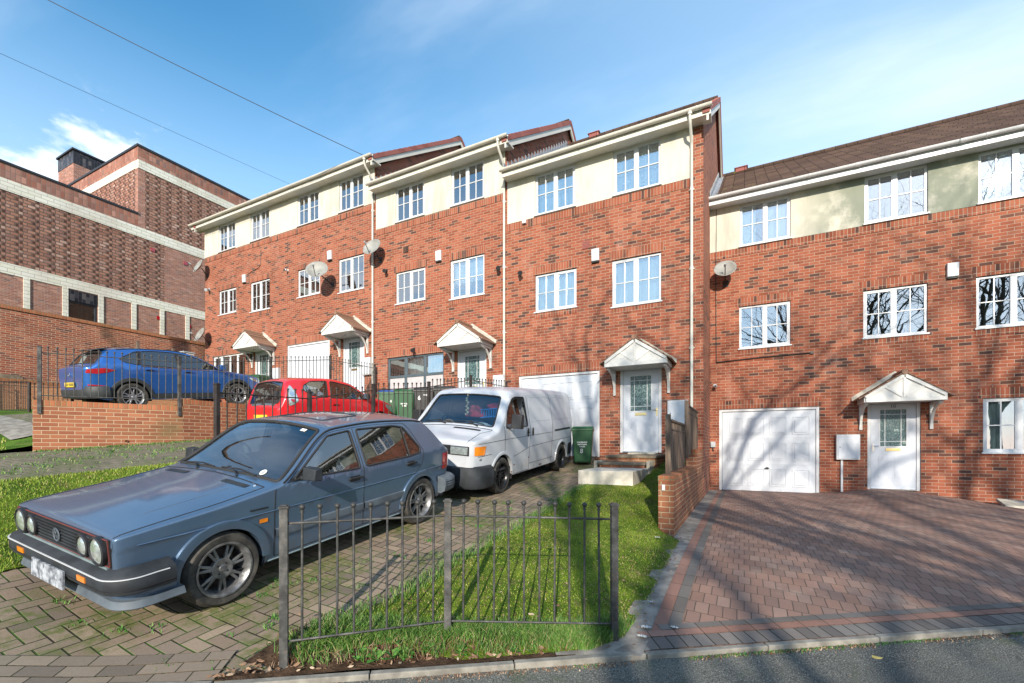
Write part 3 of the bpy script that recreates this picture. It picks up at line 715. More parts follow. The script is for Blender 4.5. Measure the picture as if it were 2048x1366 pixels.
def garage_door(par, x0, x1, z0, z1, y, style='panel'):
    f = MB(); t = .07; yi = y + .02
    f.box(x0, x0 + t, yi, yi + .07, z0, z1); f.box(x1 - t, x1, yi, yi + .07, z0, z1); f.box(x0 + t, x1 - t, yi, yi + .07, z1 - t, z1)
    a, b, c, d = x0 + t + .008, x1 - t - .008, z0 + .012, z1 - t - .012; g = MB(); yd = yi + .03
    if style == 'plain': g.box(a, b, yd, yd + .03, c, d)
    else:
        g.box(a, b, yd, yd + .03, c, d)
        n = 4; px = (b - a) / (n * 1.32 + .32); gx = px * .32; rows = 3; pz = (d - c) / (rows + .5 * (rows) + .1) ; gz = pz * .48
        for i in range(n):
            for j in range(rows):
                u0 = a + gx + i * (px + gx); w0 = c + gz * .6 + j * (pz + gz)
                for e, y0_, y1_ in ((0, .006, 0), (.03, .001, .0005), (.05, .010, 0)):
                    u_0, u_1, w_0, w_1 = u0 + e, u0 + px - e, w0 + e, w0 + pz - e
                    if e == 0:
                        k = .018
                        g.box(u_0, u_1, yd - .014, yd, w_0, w_0 + k); g.box(u_0, u_1, yd - .014, yd, w_1 - k, w_1); g.box(u_0, u_0 + k, yd - .0138, yd, w_0 + k, w_1 - k); g.box(u_1 - k, u_1, yd - .0138, yd, w_0 + k, w_1 - k)
                    elif e == .05: g.box(u_0, u_1, yd - .016, yd - .0002, w_0, w_1)
        for j in (1, 2):
            w = c + j * (d - c) / 3; g.box(a, b, yd - .006, yd, w - .006, w + .006)
    o = g.obj('garage_door', MAT['garage_white'], par, bevel=.006)
    f.obj('garage_frame', MAT['upvc'], o, bevel=.006)
    if style != 'plain':
        m = (a + b) / 2; h = MB(); zc = c + (d - c) * .29; h.lathe([(.001, 0), (.03, 0), (.03, -.02), (.012, -.03), (.012, -.05), (.001, -.052)], (m, yd - .008, zc), 'y', 10); h.box(m - .05, m + .05, yd - .062, yd - .045, zc - .014, zc + .014)
        h.obj('handle', MAT['black'], o)
    return o

def canopy(par, cx, zb, y, w=1.44, dep=.74):
    """gabled porch hood: boarded gable front, tiled slopes, soffit, two curved gallows brackets"""
    x0, x1, yf = cx - w / 2, cx + w / 2, y - dep; rise = .50; hb = .13
    P = [(x0, zb), (x1, zb), (x1, zb + hb), (cx, zb + hb + rise), (x0, zb + hb)]
    g = MB(); g.prism(P, lambda p, t: (p[0], t, p[1]), yf, yf + .035)
    g.box(x0 + .001, x0 + .03, yf + .035, y, zb + .001, zb + hb - .01); g.box(x1 - .03, x1 - .001, yf + .035, y, zb + .001, zb + hb - .01)
    o = g.obj('porch_canopy', MAT['trim'], par, bevel=.006)
    s = MB(); s.box(x0 + .03, x1 - .03, yf + .035, y, zb + .02, zb + .035); s.obj('soffit', MAT['trim'], o)
    l = MB(); l.lathe([(.001, 0), (.045, 0), (.045, -.012), (.001, -.014)], (cx, (yf + y) / 2, zb + .02), 'z', 12); l.obj('porch_light', MAT['chrome'], o)
    d = MB()                                       # applied timbering in a sunburst: king post, raking struts
    def bar(a, b, wd=.035, pr=.012):
        a = Vector(a); b = Vector(b); q = (b - a).normalized(); nn = Vector((-q.y, q.x)) * wd / 2
        d.prism([a + nn, b + nn, b - nn, a - nn], lambda p, t: (p[0], t, p[1]), yf - pr * 1.9, yf - .0005)
    bar((x0 + .03, zb + .045), (x1 - .03, zb + .045), .08, .014); bar((cx, zb + .09), (cx, zb + hb + rise - .09), .05, .011)
    bar((cx - .03, zb + .10), (cx - w * .25, zb + hb + rise * .44), .035, .010); bar((cx + .03, zb + .10), (cx + w * .25, zb + hb + rise * .44), .035, .010)
    bar((x0 + .02, zb + hb - .01), (cx, zb + hb + rise - .05), .07, .018); bar((x1 - .02, zb + hb - .01), (cx, zb + hb + rise - .05), .07, .018)
    d.obj('gable_timber', MAT['trim'], o)
    r = MB(); ov = .10
    for sg in (-1, 1):
        ex = cx + sg * (w / 2 + ov); ez = zb + hb - rise / (w / 2) * ov + .012; n = 5
        for i in range(n):
            a0, a1 = i / n, (i + 1) / n + .03; lx0, lz0 = lerp(ex, cx, a0), lerp(ez, zb + hb + rise + .012, a0); lx1, lz1 = lerp(ex, cx, min(1, a1)), lerp(ez, zb + hb + rise + .012, min(1, a1))
            up = .016
            r.hexa([(lx0, yf - .05, lz0 + .0), (lx0, y, lz0 + .0), (lx1, y, lz1), (lx1, yf - .05, lz1), (lx0, yf - .05, lz0 + .034), (lx0, y, lz0 + .034), (lx1, y, lz1 + .014), (lx1, yf - .05, lz1 + .014)])
    r.obj('canopy_tiles', MAT['tile_small'], o)
    rd = MB()
    for i in range(3): yy = yf - .06 + i * (dep + .05) / 3; rd.tube([(cx, yy, zb + hb + rise + .022), (cx, yy + (dep + .04) / 3, zb + hb + rise + .022)], .062, 10)
    rd.obj('ridge_tile', MAT['tile_small'], o)
    fl = MB(); 
    for sg in (-1, 1):
        ex = cx + sg * (w / 2 + ov + .01); ez = zb + hb - rise / (w / 2) * ov + .04
        fl.hexa([(ex, y - .07, ez), (ex, y - .002, ez), (cx, y - .002, zb + hb + rise + .04), (cx, y - .07, zb + hb + rise + .04), (ex, y - .06, ez + .03), (ex, y - .002, ez + .10), (cx, y - .002, zb + hb + rise + .15), (cx, y - .06, zb + hb + rise + .07)])
    fl.obj('mortar_flashing', MAT['concrete'], o)
    for sg in (-1, 1):
        bx = cx + sg * (w / 2 - .07); k = MB(); h = .60; rr = .42
        k.box(bx - .03, bx + .03, y - .05, y, zb - h, zb); k.box(bx - .03, bx + .03, yf + .12, y - .05, zb - .05, zb)
        k2 = []
        for i in range(9):
            a = R(90) * i / 8; k2.append((y - .05 - (dep - .26) * (1 - math.cos(a)) * 1.0, zb - h + .06 + (h - .10) * math.sin(a)))
        for i in range(8):
            (ya, za), (yb, zb_) = k2[i], k2[i + 1]; k.hexa([(bx - .024, ya, za - .03), (bx + .024, ya, za - .03), (bx + .024, yb, zb_ - .03), (bx - .024, yb, zb_ - .03), (bx - .024, ya, za + .022), (bx + .024, ya, za + .022), (bx + .024, yb, zb_ + .022), (bx - .024, yb, zb_ + .022)])
        k.obj('bracket', MAT['trim'], o)
    return o

RY, RZ = 4.85, 11.32        # ridge: distance behind the facade, height over the house's own level
def roof(par, u0, u1, D, L, mat, verge_r=False, verge_l=False, eav=7.56, ridge=RZ, ry=RY):
    yo = D - .36; z0 = L + eav; yr = D + ry; zr = L + ridge; n = 17
    r = MB(); prof = []
    for i in range(n):
        a, b = i / n, (i + 1) / n; y_0, y_1 = lerp(yo, yr, a), lerp(yo, yr, b); za, zb = lerp(z0, zr, a), lerp(z0, zr, b)
        prof += [(y_0, za + .012), (y_0, za + .040), (y_1, zb + .012)]
    prof += [(yr + ry + .36, z0)]
    xs = list(np.arange(u0, u1 + .001, (u1 - u0) / max(1, round((u1 - u0) / 1.2))))
    r.grid(lambda x, k: (x, prof[int(k)][0], prof[int(k)][1]), xs, list(range(len(prof))))
    o = r.obj('roof', mat, par, fix=False)
    rd = MB(); x = u0
    while x < u1 - .005: rd.tube([(x, yr, zr + .03), (min(u1 + .02, x + .46), yr, zr + .03)], .11, 10, flat=.8); x += .45
    rd.obj('ridge_tile', mat, o)
    for flag, ux, s in ((verge_r, u1, 1), (verge_l, u0, -1)):
        if not flag: continue
        v = MB(); m = 20
        for i in range(m):
            a, b = i / m, (i + .96) / m
            for (ya, za_, yb, zb_) in ((lerp(yo - .03, yr, a), lerp(z0, zr, a), lerp(yo - .03, yr, b), lerp(z0, zr, b)), (2 * yr - lerp(yo, yr, a), lerp(z0, zr, a), 2 * yr - lerp(yo, yr, b), lerp(z0, zr, b))):
                x0, x1 = (ux - .05, ux + .10) if s > 0 else (ux - .10, ux + .05)
                v.hexa([(x0, ya, za_ - .10), (x1, ya, za_ - .10), (x1, yb, zb_ - .10), (x0, yb, zb_ - .10), (x0, ya, za_ + .07), (x1, ya, za_ + .07), (x1, yb, zb_ + .05), (x0, yb, zb_ + .05)])
        v.obj('verge_tile', MAT['tile_red'], o)
        bb = MB(); x0, x1 = (ux + .03, ux + .075) if s > 0 else (ux - .075, ux - .03)
        for sy in (1, -1):
            ya, yb = (yo, yr) if sy > 0 else (2 * yr - yo, yr)
            bb.hexa([(x0, ya, z0 - .26), (x1, ya, z0 - .26), (x1, yb, zr - .28), (x0, yb, zr - .28), (x0, ya, z0 - .09), (x1, ya, z0 - .09), (x1, yb, zr - .10), (x0, yb, zr - .10)])
        bb.obj('bargeboard', MAT['cream_pvc'], o)
    return o

RY, RZ = 4.85, 11.32
def house(name, label, u0, u1, D, L, zbase, ups, los, garage=None, door=None, extra=(), gut=(0, 0), gutter_mat='cream_pvc', gable_r=None, gable_l=None, pipes=(), roofmat='tile', band=(6.08, 6.285), door_no=None, garage_kind='panel', verge_r=False, verge_l=False, latch='r', ridge=RZ, grp='terraced houses stepping down the hill'):
    t = thing(name, label, 'house', ((u0 + u1) / 2, D, zbase), grp)
    # openings
    win = [(a, b, L + c, L + d, k) for a, b, c, d, k in ups]; win2 = [(a, b, L + c, L + d, k) for a, b, c, d, k in los]
    holes = [(a, b, c, d) for a, b, c, d, k in win2]
    if garage: holes.append((garage[0], garage[1], L + garage[2], L + garage[3]))
    if door: holes.append((door[0], door[1], L + door[2], L + door[3]))
    for e in extra: holes.append(tuple(e[:2]) + (L + e[2], L + e[3]))
    zb_, zt = L + band[0], L + band[1]; ztop = L + 7.50
    w = MB(); wall_sheet(w, u0, u1, zbase - 1.2, zb_, D, holes, .10)
    # return and back walls with gable ends
    def side(u, s, yf=D):
        yb = D + 2 * RY; P = [(yf, zbase - 1.2), (yb, zbase - 1.2), (yb, ztop), (D + RY, L + ridge - .10), (yf, ztop)]
        w.poly([(u, p[0], p[1]) for p in P])
    side(u0, -1); side(u1, 1)
    w.poly([(u0, D + 2 * RY, zbase - 1), (u1, D + 2 * RY, zbase - 1), (u1, D + 2 * RY, ztop), (u0, D + 2 * RY, ztop)])
    if gable_r: w.box(u1 - gable_r, u1, D, D + .02, zb_, ztop)
    if gable_l: w.box(u0, u0 + gable_l, D, D + .02, zb_, ztop)
    wo = w.obj('wall', MAT['brick'], t, fix=False)
    b = MB(); b.box(u0, u1 - (gable_r or 0), D - .012, D + .1, zb_, zt); b.obj('brick_band', MAT['soldier'], t)
    r = MB(); uu0, uu1 = u0 + (gable_l or 0), u1 - (gable_r or 0)
    wall_sheet(r, uu0, uu1, zt, ztop, D - .02, [(a, c_, d, e) for a, c_, d, e, k in win], .12)
    r.obj('render_panel', MAT['render'], t, fix=False)
    def lint(*b): MB().box(*b).obj('brick_lintel', MAT['soldier'], t)      # soldier courses over and under the openings, proud of the wall
    for a, c_, d, e, k in win2:
        lint(a - .06, c_ + .06, D - .010, D + .05, e, e + .225)
        lint(a - .02, c_ + .02, D - .010, D + .03, d - .17, d - .034)
    if garage: lint(garage[0] - .04, garage[1] + .04, D - .010, D + .05, L + garage[3], L + garage[3] + .225)
    for e in extra: lint(e[0] - .06, e[1] + .06, D - .010, D + .05, L + e[3], L + e[3] + .225)
    inner = MB(); inner.box(u0 + .1, u1 - .1, D + .8, D + 2 * RY - .1, zbase, ztop); inner.obj('inner_wall', MAT['dark_room'], t)
    fl = MB()
    for zf in (zbase, L + 2.9, L + 5.75, L + 7.48): fl.box(u0 + .11, u1 - .11, D + .15, D + .79, zf - .06, zf)
    for ux in (u0 + .05, u1 - .05): fl.box(ux - .04, ux + .04, D + .15, D + .79, zbase, ztop)
    fl.obj('floor_slab', MAT['dark_room'], t)
    for i, (a, c_, d, e, k) in enumerate(win): window(t, a, c_, d, e, D - .02, k, open_='l' if i % 2 else 'r')
    for i, (a, c_, d, e, k) in enumerate(win2): window(t, a, c_, d, e, D, k, open_='r' if i % 2 == 0 else 'l')
    for e in extra:
        if e[4] == 'wide':
            window(t, e[0], e[1], L + e[2], L + e[3], D, 'net' if e[5] == 'anthracite' else 'wide', frame=e[5], bars=False, cols=e[6])
        else: window(t, e[0], e[1], L + e[2], L + e[3], D, e[4])
    if garage: garage_door(t, garage[0], garage[1], L + garage[2], L + garage[3], D, garage_kind)
    if door:
        front_door(t, door[0], door[1], L + door[2], L + door[3], D, door_no, latch)
        canopy(t, (door[0] + door[1]) / 2 + .02, L + door[2] + 2.03, D)
    ro = roof(t, u0 if not verge_l else u0 - .06, u1 if not verge_r else u1 + .06, D, L, MAT[roofmat], verge_r, verge_l, ridge=ridge)
    g0, g1 = u0 + gut[0], u1 + gut[1]
    s = MB(); s.box(g0, g1, D - .34, D + .02, ztop - .045, ztop); s.box(g0, g1, D - .365, D - .34, ztop - .075, ztop + .13)
    nv = int((g1 - g0) / .1)
    for i in range(nv): s.box(g0 + i * .1 + .004, g0 + i * .1 + .010, D - .33, D - .01, ztop - .049, ztop - .045)
    s.obj('fascia', MAT[gutter_mat], t)
    gt = MB(); zc = ztop + .105; yc = D - .43; R_ = .062
    pr = [(R_ * math.cos(a), R_ * math.sin(a)) for a in np.linspace(math.pi, 2 * math.pi, 9)] + [((R_ - .006) * math.cos(a), (R_ - .006) * math.sin(a)) for a in np.linspace(2 * math.pi, math.pi, 9)]
    gt.prism(pr, lambda p, q: (q, yc + p[0], zc + p[1]), g0 - .03, g1 + .03)
    go = gt.obj('gutter', MAT[gutter_mat], t, smooth=50)
    x = g0 + .4
    while x < g1: 
        pr2 = [((R_ + .006) * math.cos(a), (R_ + .006) * math.sin(a)) for a in np.linspace(math.pi, 2 * math.pi, 9)] + [((R_ + .0005) * math.cos(a), (R_ + .0005) * math.sin(a)) for a in np.linspace(2 * math.pi, math.pi, 9)]
        MB().prism(pr2, lambda p, q: (q, yc + p[0], zc + p[1]), x, x + (.03 if int(x * 3) % 3 else .11)).obj('gutter_bracket', MAT[gutter_mat], go); x += .92
    for px in pipes:
        pz = zbase - .1; p = MB()
        p.tube([(px, yc, zc - .06), (px, yc, zc - .20), (px, yc + .06, zc - .30), (px, D - .10, zc - .52), (px, D - .05, zc - .62), (px, D - .05, pz)], .034, 10)
        p.lathe([(.05, -.12), (.05, -.05), (.065, -.03)], (px, yc, zc), 'z', 10)
        q = zc - 1.6
        while q > pz: p.tube([(px, D - .05, q - .04), (px, D - .05, q + .04)], .042, 10); p.box(px - .06, px + .06, D - .03, D, q - .012, q + .012); q -= 1.85
        p.obj('downpipe', MAT['cream_pvc'], t, smooth=50)
    return t

MAT['foil'] = simple('crinkled foil', (.75, .78, .80), .16, .9, var=.1)
D0, D1 = 11.35, 13.6
def std(u0, k1='net', k2='net', k3='net', k4='net'):
    return ([(u0 + .78, u0 + 1.93, 6.33, 7.44, k1), (u0 + 2.94, u0 + 4.09, 6.33, 7.44, k2)], [(u0 + .77, u0 + 1.96, 3.68, 4.70, k3), (u0 + 2.90, u0 + 4.10, 3.52, 4.70, k4)])
# topmost pair (level +1.85)
U, W = std(-20.50, 'net', 'leftdrape', 'net', 'warm')
hA1 = house('terraced_house', 'brick terraced house at the far left end of the row, dishes on its corner', -20.74, -15.84, D0, 1.85, 1.70, U, W, door=(-17.34, -16.30, -.15, 1.97), extra=[(-20.14, -17.95, .75, 1.96, 'wide', 'upvc', 4)], gut=(-.35, 0), verge_l=True)
U, W = std(-15.56, 'leftdrape', 'drapes', 'none', 'wide')
hA2 = house('terraced_house', 'brick terraced house with plain white garage door behind the red car', -15.84, -10.90, D0, 1.85, 1.62, U, W, garage=(-15.38, -13.11, -.22, 1.96), door=(-12.46, -11.44, -.15, 1.96), garage_kind='plain', gut=(0, .18), gable_r=.06, pipes=(-11.02,), verge_r=True)
U, W = std(-10.83, 'drapes', 'drapes', 'halfnet', 'halfnet')
hB = house('terraced_house', 'brick terraced house with grey framed windows in its garage opening', -10.90, -5.96, D0, .925, .66, U, W, door=(-7.68, -6.66, -.10, 1.97), extra=[(-10.42, -8.17, -.2, 1.97, 'wide', 'anthracite', 3)], gut=(.0, .18), gable_r=.07, pipes=(-6.05,), verge_r=True)
U, W = std(-5.88, 'lace', 'spots', 'net', 'net')
hC = house('terraced_house', 'brick terraced house behind the white van with steps up to its white door', -5.96, -.84, D0, 0, -.35, U, W, garage=(-5.61, -3.30, -.27, 1.96), door=(-2.78, -1.77, -.15, 1.96), gut=(.0, .18), gable_r=.22, pipes=(-1.09,), verge_r=True, gutter_mat='cream_pvc')
U = [(-.10, 1.06, 6.32, 7.43, 'wide'), (2.58, 3.75, 6.32, 7.45, 'none')]; W = [(-.12, 1.06, 3.58, 4.71, 'none'), (2.56, 3.75, 3.57, 4.72, 'none')]
h10 = house('terraced_house', 'brick terraced house numbered 10 with panelled white garage door', -.84, 4.17, D1, -.96, -1.18, U, W, garage=(-.61, 1.68, -.23, 1.97), door=(2.64, 3.63, -.07, 2.05), gut=(.0, .0), door_no='10', gutter_mat='upvc', latch='l', ridge=10.90)
U = [(4.60, 5.78, 6.32, 7.43, 'foil'), (7.6, 8.7, 6.32, 7.43, 'net')]; W = [(4.57, 5.76, 3.57, 4.71, 'none'), (7.6, 8.7, 3.57, 4.71, 'net')]
h12 = house('terraced_house', 'brick terraced house cut off by the right edge with foil behind its top window', 4.17, 9.4, D1, -.96, -1.3, U, W, extra=[(4.68, 5.86, .83, 2.02, 'net')], gut=(0, .3), gutter_mat='upvc', verge_r=True, ridge=10.90)

# grey frosted film in the lower lights of the converted garage, with its transom
f = MB(); f.box(-10.37, -8.22, D0 + .028, D0 + .095, 2.22, 2.30); f.obj('transom', MAT['anthracite'], hB)
f = MB(); f.box(-10.36, -8.23, D0 + .048, D0 + .056, .78, 2.215); f.obj('frosted_panel', MAT['obscure'], hB)
# lead soakers where the lower roofs meet the higher gables
for hs, u, L, D, RZ in ((hB, -10.885, .925, D0, 11.32), (hC, -5.945, 0, D0, 11.32), (h10, -.825, -.96, D1, 10.90)):
    q = MB()
    for i in range(22):
        a, b = i / 22, (i + 1) / 22; y0_, y1_ = lerp(D - .3, D + RY, a), lerp(D - .3, D + RY, b); z0_, z1_ = lerp(L + 7.56, L + RZ, a), lerp(L + 7.56, L + RZ, b)
        q.hexa([(u, y0_, z0_), (u + .02, y0_, z0_), (u + .02, y1_, z1_), (u, y1_, z1_), (u, y0_, z0_ + .30), (u + .02, y0_, z0_ + .30), (u + .02, y1_, z0_ + .30), (u, y1_, z0_ + .30)])
        q.hexa([(u + .02, y0_, z0_ + .045), (u + .16, y0_, z0_ + .045), (u + .16, y1_, z1_ + .045), (u + .02, y1_, z1_ + .045), (u + .02, y0_, z0_ + .075), (u + .16, y0_, z0_ + .055), (u + .16, y1_, z1_ + .055), (u + .02, y1_, z1_ + .075)])
    q.obj('flashing', MAT['lead'], hs)
for hs, u, L, D, RZ in ((hC, -4.9, 0, D0, 11.32), (h10, -.1, -.96, D1, 10.90)):
    q = MB(); q.box(u - .18, u + .18, D + RY - .12, D + RY + .12, L + RZ + .02, L + RZ + .15); q.box(u - .22, u + .22, D + RY - .15, D + RY + .15, L + RZ + .15, L + RZ + .18); q.obj('ridge_vent', MAT['tile_red'], hs, bevel=.01)
# steps up to the near front door belong to the house
ste = MB().box(-2.75, -1.74, 8.05, 9.40, -1.1, -.44).obj('steps', MAT['concrete_step'], hC, bevel=.012)
MB().box(-2.73, -1.80, 9.37, 9.95, -.9, -.385).box(-2.73, -1.68, 9.93, 11.34, -.9, -.25).obj('step_riser', MAT['garden_brick'], ste)
MB().box(-2.76, -1.78, 9.34, 9.94, -.3845, -.33).obj('tread', MAT['tread'], ste, bevel=.01); MB().box(-2.76, -1.66, 9.90, 11.345, -.2495, -.19).obj('tread', MAT['tread'], ste, bevel=.01)
MB().box(-2.5, -1.85, 11.0, 11.344, -.1895, -.148).obj('tread', MAT['concrete'], ste, bevel=.01)
MB().box(-2.83, -2.765, 9.3, 11.34, -.8, -.30).obj('step_cheek', MAT['concrete'], ste, bevel=.01); MB().box(-1.77, -1.70, 9.42, 9.92, -.9, -.30).obj('step_cheek', MAT['concrete'], ste, bevel=.01)

# meter cabinets are fixed to the wall: one per house
def meter(u0, u1, z0, z1, D, label, pipe=None):
    t = thing('meter_cabinet', label, 'meter box', ((u0 + u1) / 2, D - .12, z0), 'white meter cabinets on the house fronts')
    MB().box(u0, u1, D - .12, D - .002, z0, z1).obj('cabinet', MAT['upvc'], t, bevel=.008)
    MB().box(u0 + .03, u1 - .03, D - .132, D - .1205, z0 + .03, z1 - .03).obj('door', MAT['garage_white'], t, bevel=.006)
    MB().lathe([(.001, -.006), (.012, -.006), (.012, 0)], (u0 + .07, D - .132, (z0 + z1) / 2), 'y', 8).obj('lock', MAT['black'], t)
    if pipe: MB().box(pipe - .022, pipe + .022, D - .05, D - .003, pipe and ZR(pipe, D - .1) - .05, z0 - .001).obj('conduit', MAT['upvc'], t)
meter(2.01, 2.48, -.32, .29, D1, 'white meter cabinet with a conduit leg beside the door of number 10', 2.13)
meter(-1.62, -1.16, .48, 1.09, D0, 'white meter cabinet behind the timber fence panels')
meter(-6.38, -5.93 - .1, 1.43, 2.03, D0, 'white meter cabinet just above the roof of the white van')
meter(-11.46, -11.08, 2.4, 2.98, D0, 'white meter cabinet beside the door behind the red car')
meter(-16.2, -15.76, 2.40, 3.0, D0, 'white meter cabinet at the leftmost front door')

# alarm boxes, lamps, cameras, dishes
def alarm(u, z, D, label):
    t = thing('alarm_box', label, 'alarm', (u, D - .07, z - .17), 'alarm boxes between the windows')
    q = MB(); q.hexa([(u - .10, D - .06, z - .15), (u + .10, D - .06, z - .15), (u + .10, D - .001, z - .17), (u - .10, D - .001, z - .17), (u - .10, D - .075, z + .15), (u + .10, D - .075, z + .15), (u + .10, D - .001, z + .17), (u - .10, D - .001, z + .17)])
    q.obj('case', MAT['upvc'], t, bevel=.012); MB().box(u - .10, u + .10, D - .062, D - .002, z - .20, z - .171).obj('strobe_lens', MAT['black'], t, bevel=.01)
alarm(4.17, 3.97, D1, 'white alarm box high on the wall right of number 10'); alarm(-3.40, 4.92, D0, 'white alarm box on the house behind the van'); alarm(-8.34, 5.85, D0, 'white alarm box on the house with grey garage windows')
alarm(-13.07, 6.78, D0, 'white alarm box above the big tilted dish'); alarm(-17.96, 6.78, D0, 'white alarm box on the leftmost house, fed by a thin cable')

def dish(u, z, D, label, size=.33, out=.35, yaw=25, arm_side=1, drop=.25):
    t = thing('satellite_dish', label, 'satellite dish', (u, D, z - drop), 'satellite dishes on the house fronts')
    c = Vector((u, D - out, z)); n = Vector((math.sin(R(yaw)), -math.cos(R(yaw)), .42)).normalized(); Q = n.to_track_quat('Z', 'Y').to_matrix()
    q = MB(); rings = []
    for i in range(9):
        r = size * i / 8; rings.append(q.vs([c + Q @ Vector((r * math.cos(a) * 1.08, r * math.sin(a) * .98, .34 * r * r / size)) for a in np.linspace(0, 2 * math.pi, 28, endpoint=False)]))
    for i in range(8):
        for k in range(28): q.face(rings[i] + k, rings[i] + (k + 1) % 28, rings[i + 1] + (k + 1) % 28, rings[i + 1] + k)
    o = q.obj('reflector', MAT['dish'], t, smooth=60); s = o.modifiers.new('thick', 'SOLIDIFY'); s.thickness = .008
    rim = MB(); rim.tube([c + Q @ Vector((size * math.cos(a) * 1.08, size * math.sin(a) * .98, .34 * size)) for a in np.linspace(0, 2 * math.pi, 28, endpoint=False)], .007, 6, closed=True); rim.obj('rim', MAT['dish'], t, smooth=60)
    low = c + Q @ Vector((0, -size * .9, .3 * size)); lnb = c + n * size * 1.25 + Q @ Vector((0, -size * .35, 0))
    MB().tube([low, lnb], .012, 6).tube([c - n * .02, c - n * .08, Vector((u, D - .05, z - drop)), Vector((u, D, z - drop))], .018, 8).obj('arm', MAT['iron_dark'], t, smooth=60)
    MB().tube([lnb + n * .03, lnb - n * .05], [.022, .032], 8).obj('feed_horn', MAT['grey_box'], t, smooth=60)
    MB().box(u - .07, u + .07, D - .014, D, z - drop - .09, z - drop + .09).obj('wall_plate', MAT['iron_dark'], t)
dish(-.45, 4.67, D1, 'grey dish near the corner of number 10 beside a black cable', .25, .34, 2)
dish(-10.72, 6.42, D0, 'pale dish overlapping the white downpipe', .31, .32, 4)
dish(-12.96, 5.98, D0, 'large dish standing well off the wall over a window', .34, .62, 30)
dish(-20.55, 7.60, D0, 'upper dish on the left corner of the row', .31, .30, -8)
dish(-20.42, 4.68, D0, 'lower dish on the left corner of the row', .32, .30, -8)

def cam_ball(u, z, D, label, mat, kind='security camera', r=.05):
    t = thing('security_camera', label, kind, (u, D, z)); q = MB(); q.lathe([(.001, 0), (.045, 0), (.045, -.02), (.02, -.03)], (u, D, z), 'y', 12); q.obj('base', MAT[mat], t, smooth=40)
    q = MB(); q.tube([(u, D - .03, z), (u, D - .10, z - .02)], .014, 8); q.sphere((u + .02, D - .13, z - .03), r, 8); q.obj('head', MAT[mat], t, smooth=50)
    MB().lathe([(.001, -.01), (r * .6, -.008), (r * .6, 0)], (u + .03, D - .13 - r * .9, z - .035), 'y', 10).obj('lens', MAT['black'], t)
cam_ball(-.72, 1.67, D1, 'white ball camera left of the number 10 garage', 'upvc'); cam_ball(-15.33, 6.65, D0, 'white camera between the two leftmost houses', 'upvc')
def spot(u, z, D, label, mat='black'):
    t = thing('wall_light', label, 'light', (u, D, z)); q = MB(); q.box(u - .04, u + .04, D - .03, D, z - .05, z + .05); q.obj('base', MAT[mat], t)
    q = MB(); q.tube([(u, D - .03, z), (u + .04, D - .10, z - .03)], .02, 8); q.tube([(u - .02, D - .08, z - .02), (u + .08, D - .20, z - .08)], [.04, .065], 10); q.obj('head', MAT[mat], t, smooth=50)
spot(-5.55, 4.84, D0, 'black lamp right of the white downpipe by the van house'); spot(-6.24, 5.10, D0, 'black lamp left of the white downpipe'); spot(-10.45, 5.77, D0, 'black lamp right of the pale dish'); spot(-9.30, 3.08, D0, 'black lamp above the grey garage windows'); spot(-20.40, 6.73, D0, 'small lamp below the upper corner dish', 'grey_box')
t = thing('junction_box', 'small grey box left of the number 10 garage', 'junction box', (-.76, D1, .0)); MB().box(-.82, -.70, D1 - .07, D1 - .001, -.02, .13).obj('case', MAT['grey_box'], t, bevel=.008); MB().tube([(-.76, D1 - .035, -.02), (-.76, D1 - .04, -.09), (-.74, D1 - .05, -.12)], .014, 6).obj('plug', MAT['black'], t)
# the black cable with its conduit on number 10
t = thing('wall_cable', 'black cable running down from the eaves and along number 10', 'cable', (-.68, D1, 2.3))
MB().tube([(-.68, D1 - .015, 6.5), (-.69, D1 - .015, 4.4), (-.68, D1 - .015, 2.32)], .010, 6).obj('drop', MAT['cable'], t); MB().tube([(-.68, D1 - .02, 2.30), (.4, D1 - .02, 2.345), (1.5, D1 - .02, 2.36)], .018, 6).box(1.48, 1.56, D1 - .05, D1 - .002, 2.33, 2.39).obj('conduit', MAT['iron_dark'], t)
t = thing('wall_cable', 'thin cable curving from the leftmost alarm box across the brick', 'cable', (-17.9, D0, 6.9)); MB().tube([(-17.8, D0 - .01, 6.92), (-17.4, D0 - .01, 7.02), (-17.1, D0 - .01, 7.06), (-16.95, D0 - .01, 7.15), (-16.94, D0 - .01, 7.75)], .009, 5).obj('cable', MAT['cable'], t)
for nm, u, z, s, m, lb in (('air_vent', -9.64, 6.31, .10, 'tile', 'brown vent high on the wall left of an alarm box'), ('air_vent', -3.66, 5.24, .10, 'tile_red', 'pinkish vent above the alarm box behind the van')):
    t = thing(nm, lb, 'vent', (u, D0, z - s)); q = MB(); q.box(u - s, u + s, D0 - .02, D0, z - s, z + s); q.obj('plate', MAT[m], t)
    q = MB(); [q.box(u - s + .015, u + s - .015, D0 - .026, D0 - .0205, z - s + .02 + k * .035, z - s + .035 + k * .035) for k in range(5)]; q.obj('louvre', MAT[m], t)
tag(MB().box(-5.47, -5.36, D0 - .09, D0 - .013, 6.17, 6.26).obj('junction_box', MAT['upvc'], None, bevel=.006), 'small white box on the brick band left of a lace curtained window', 'junction box')
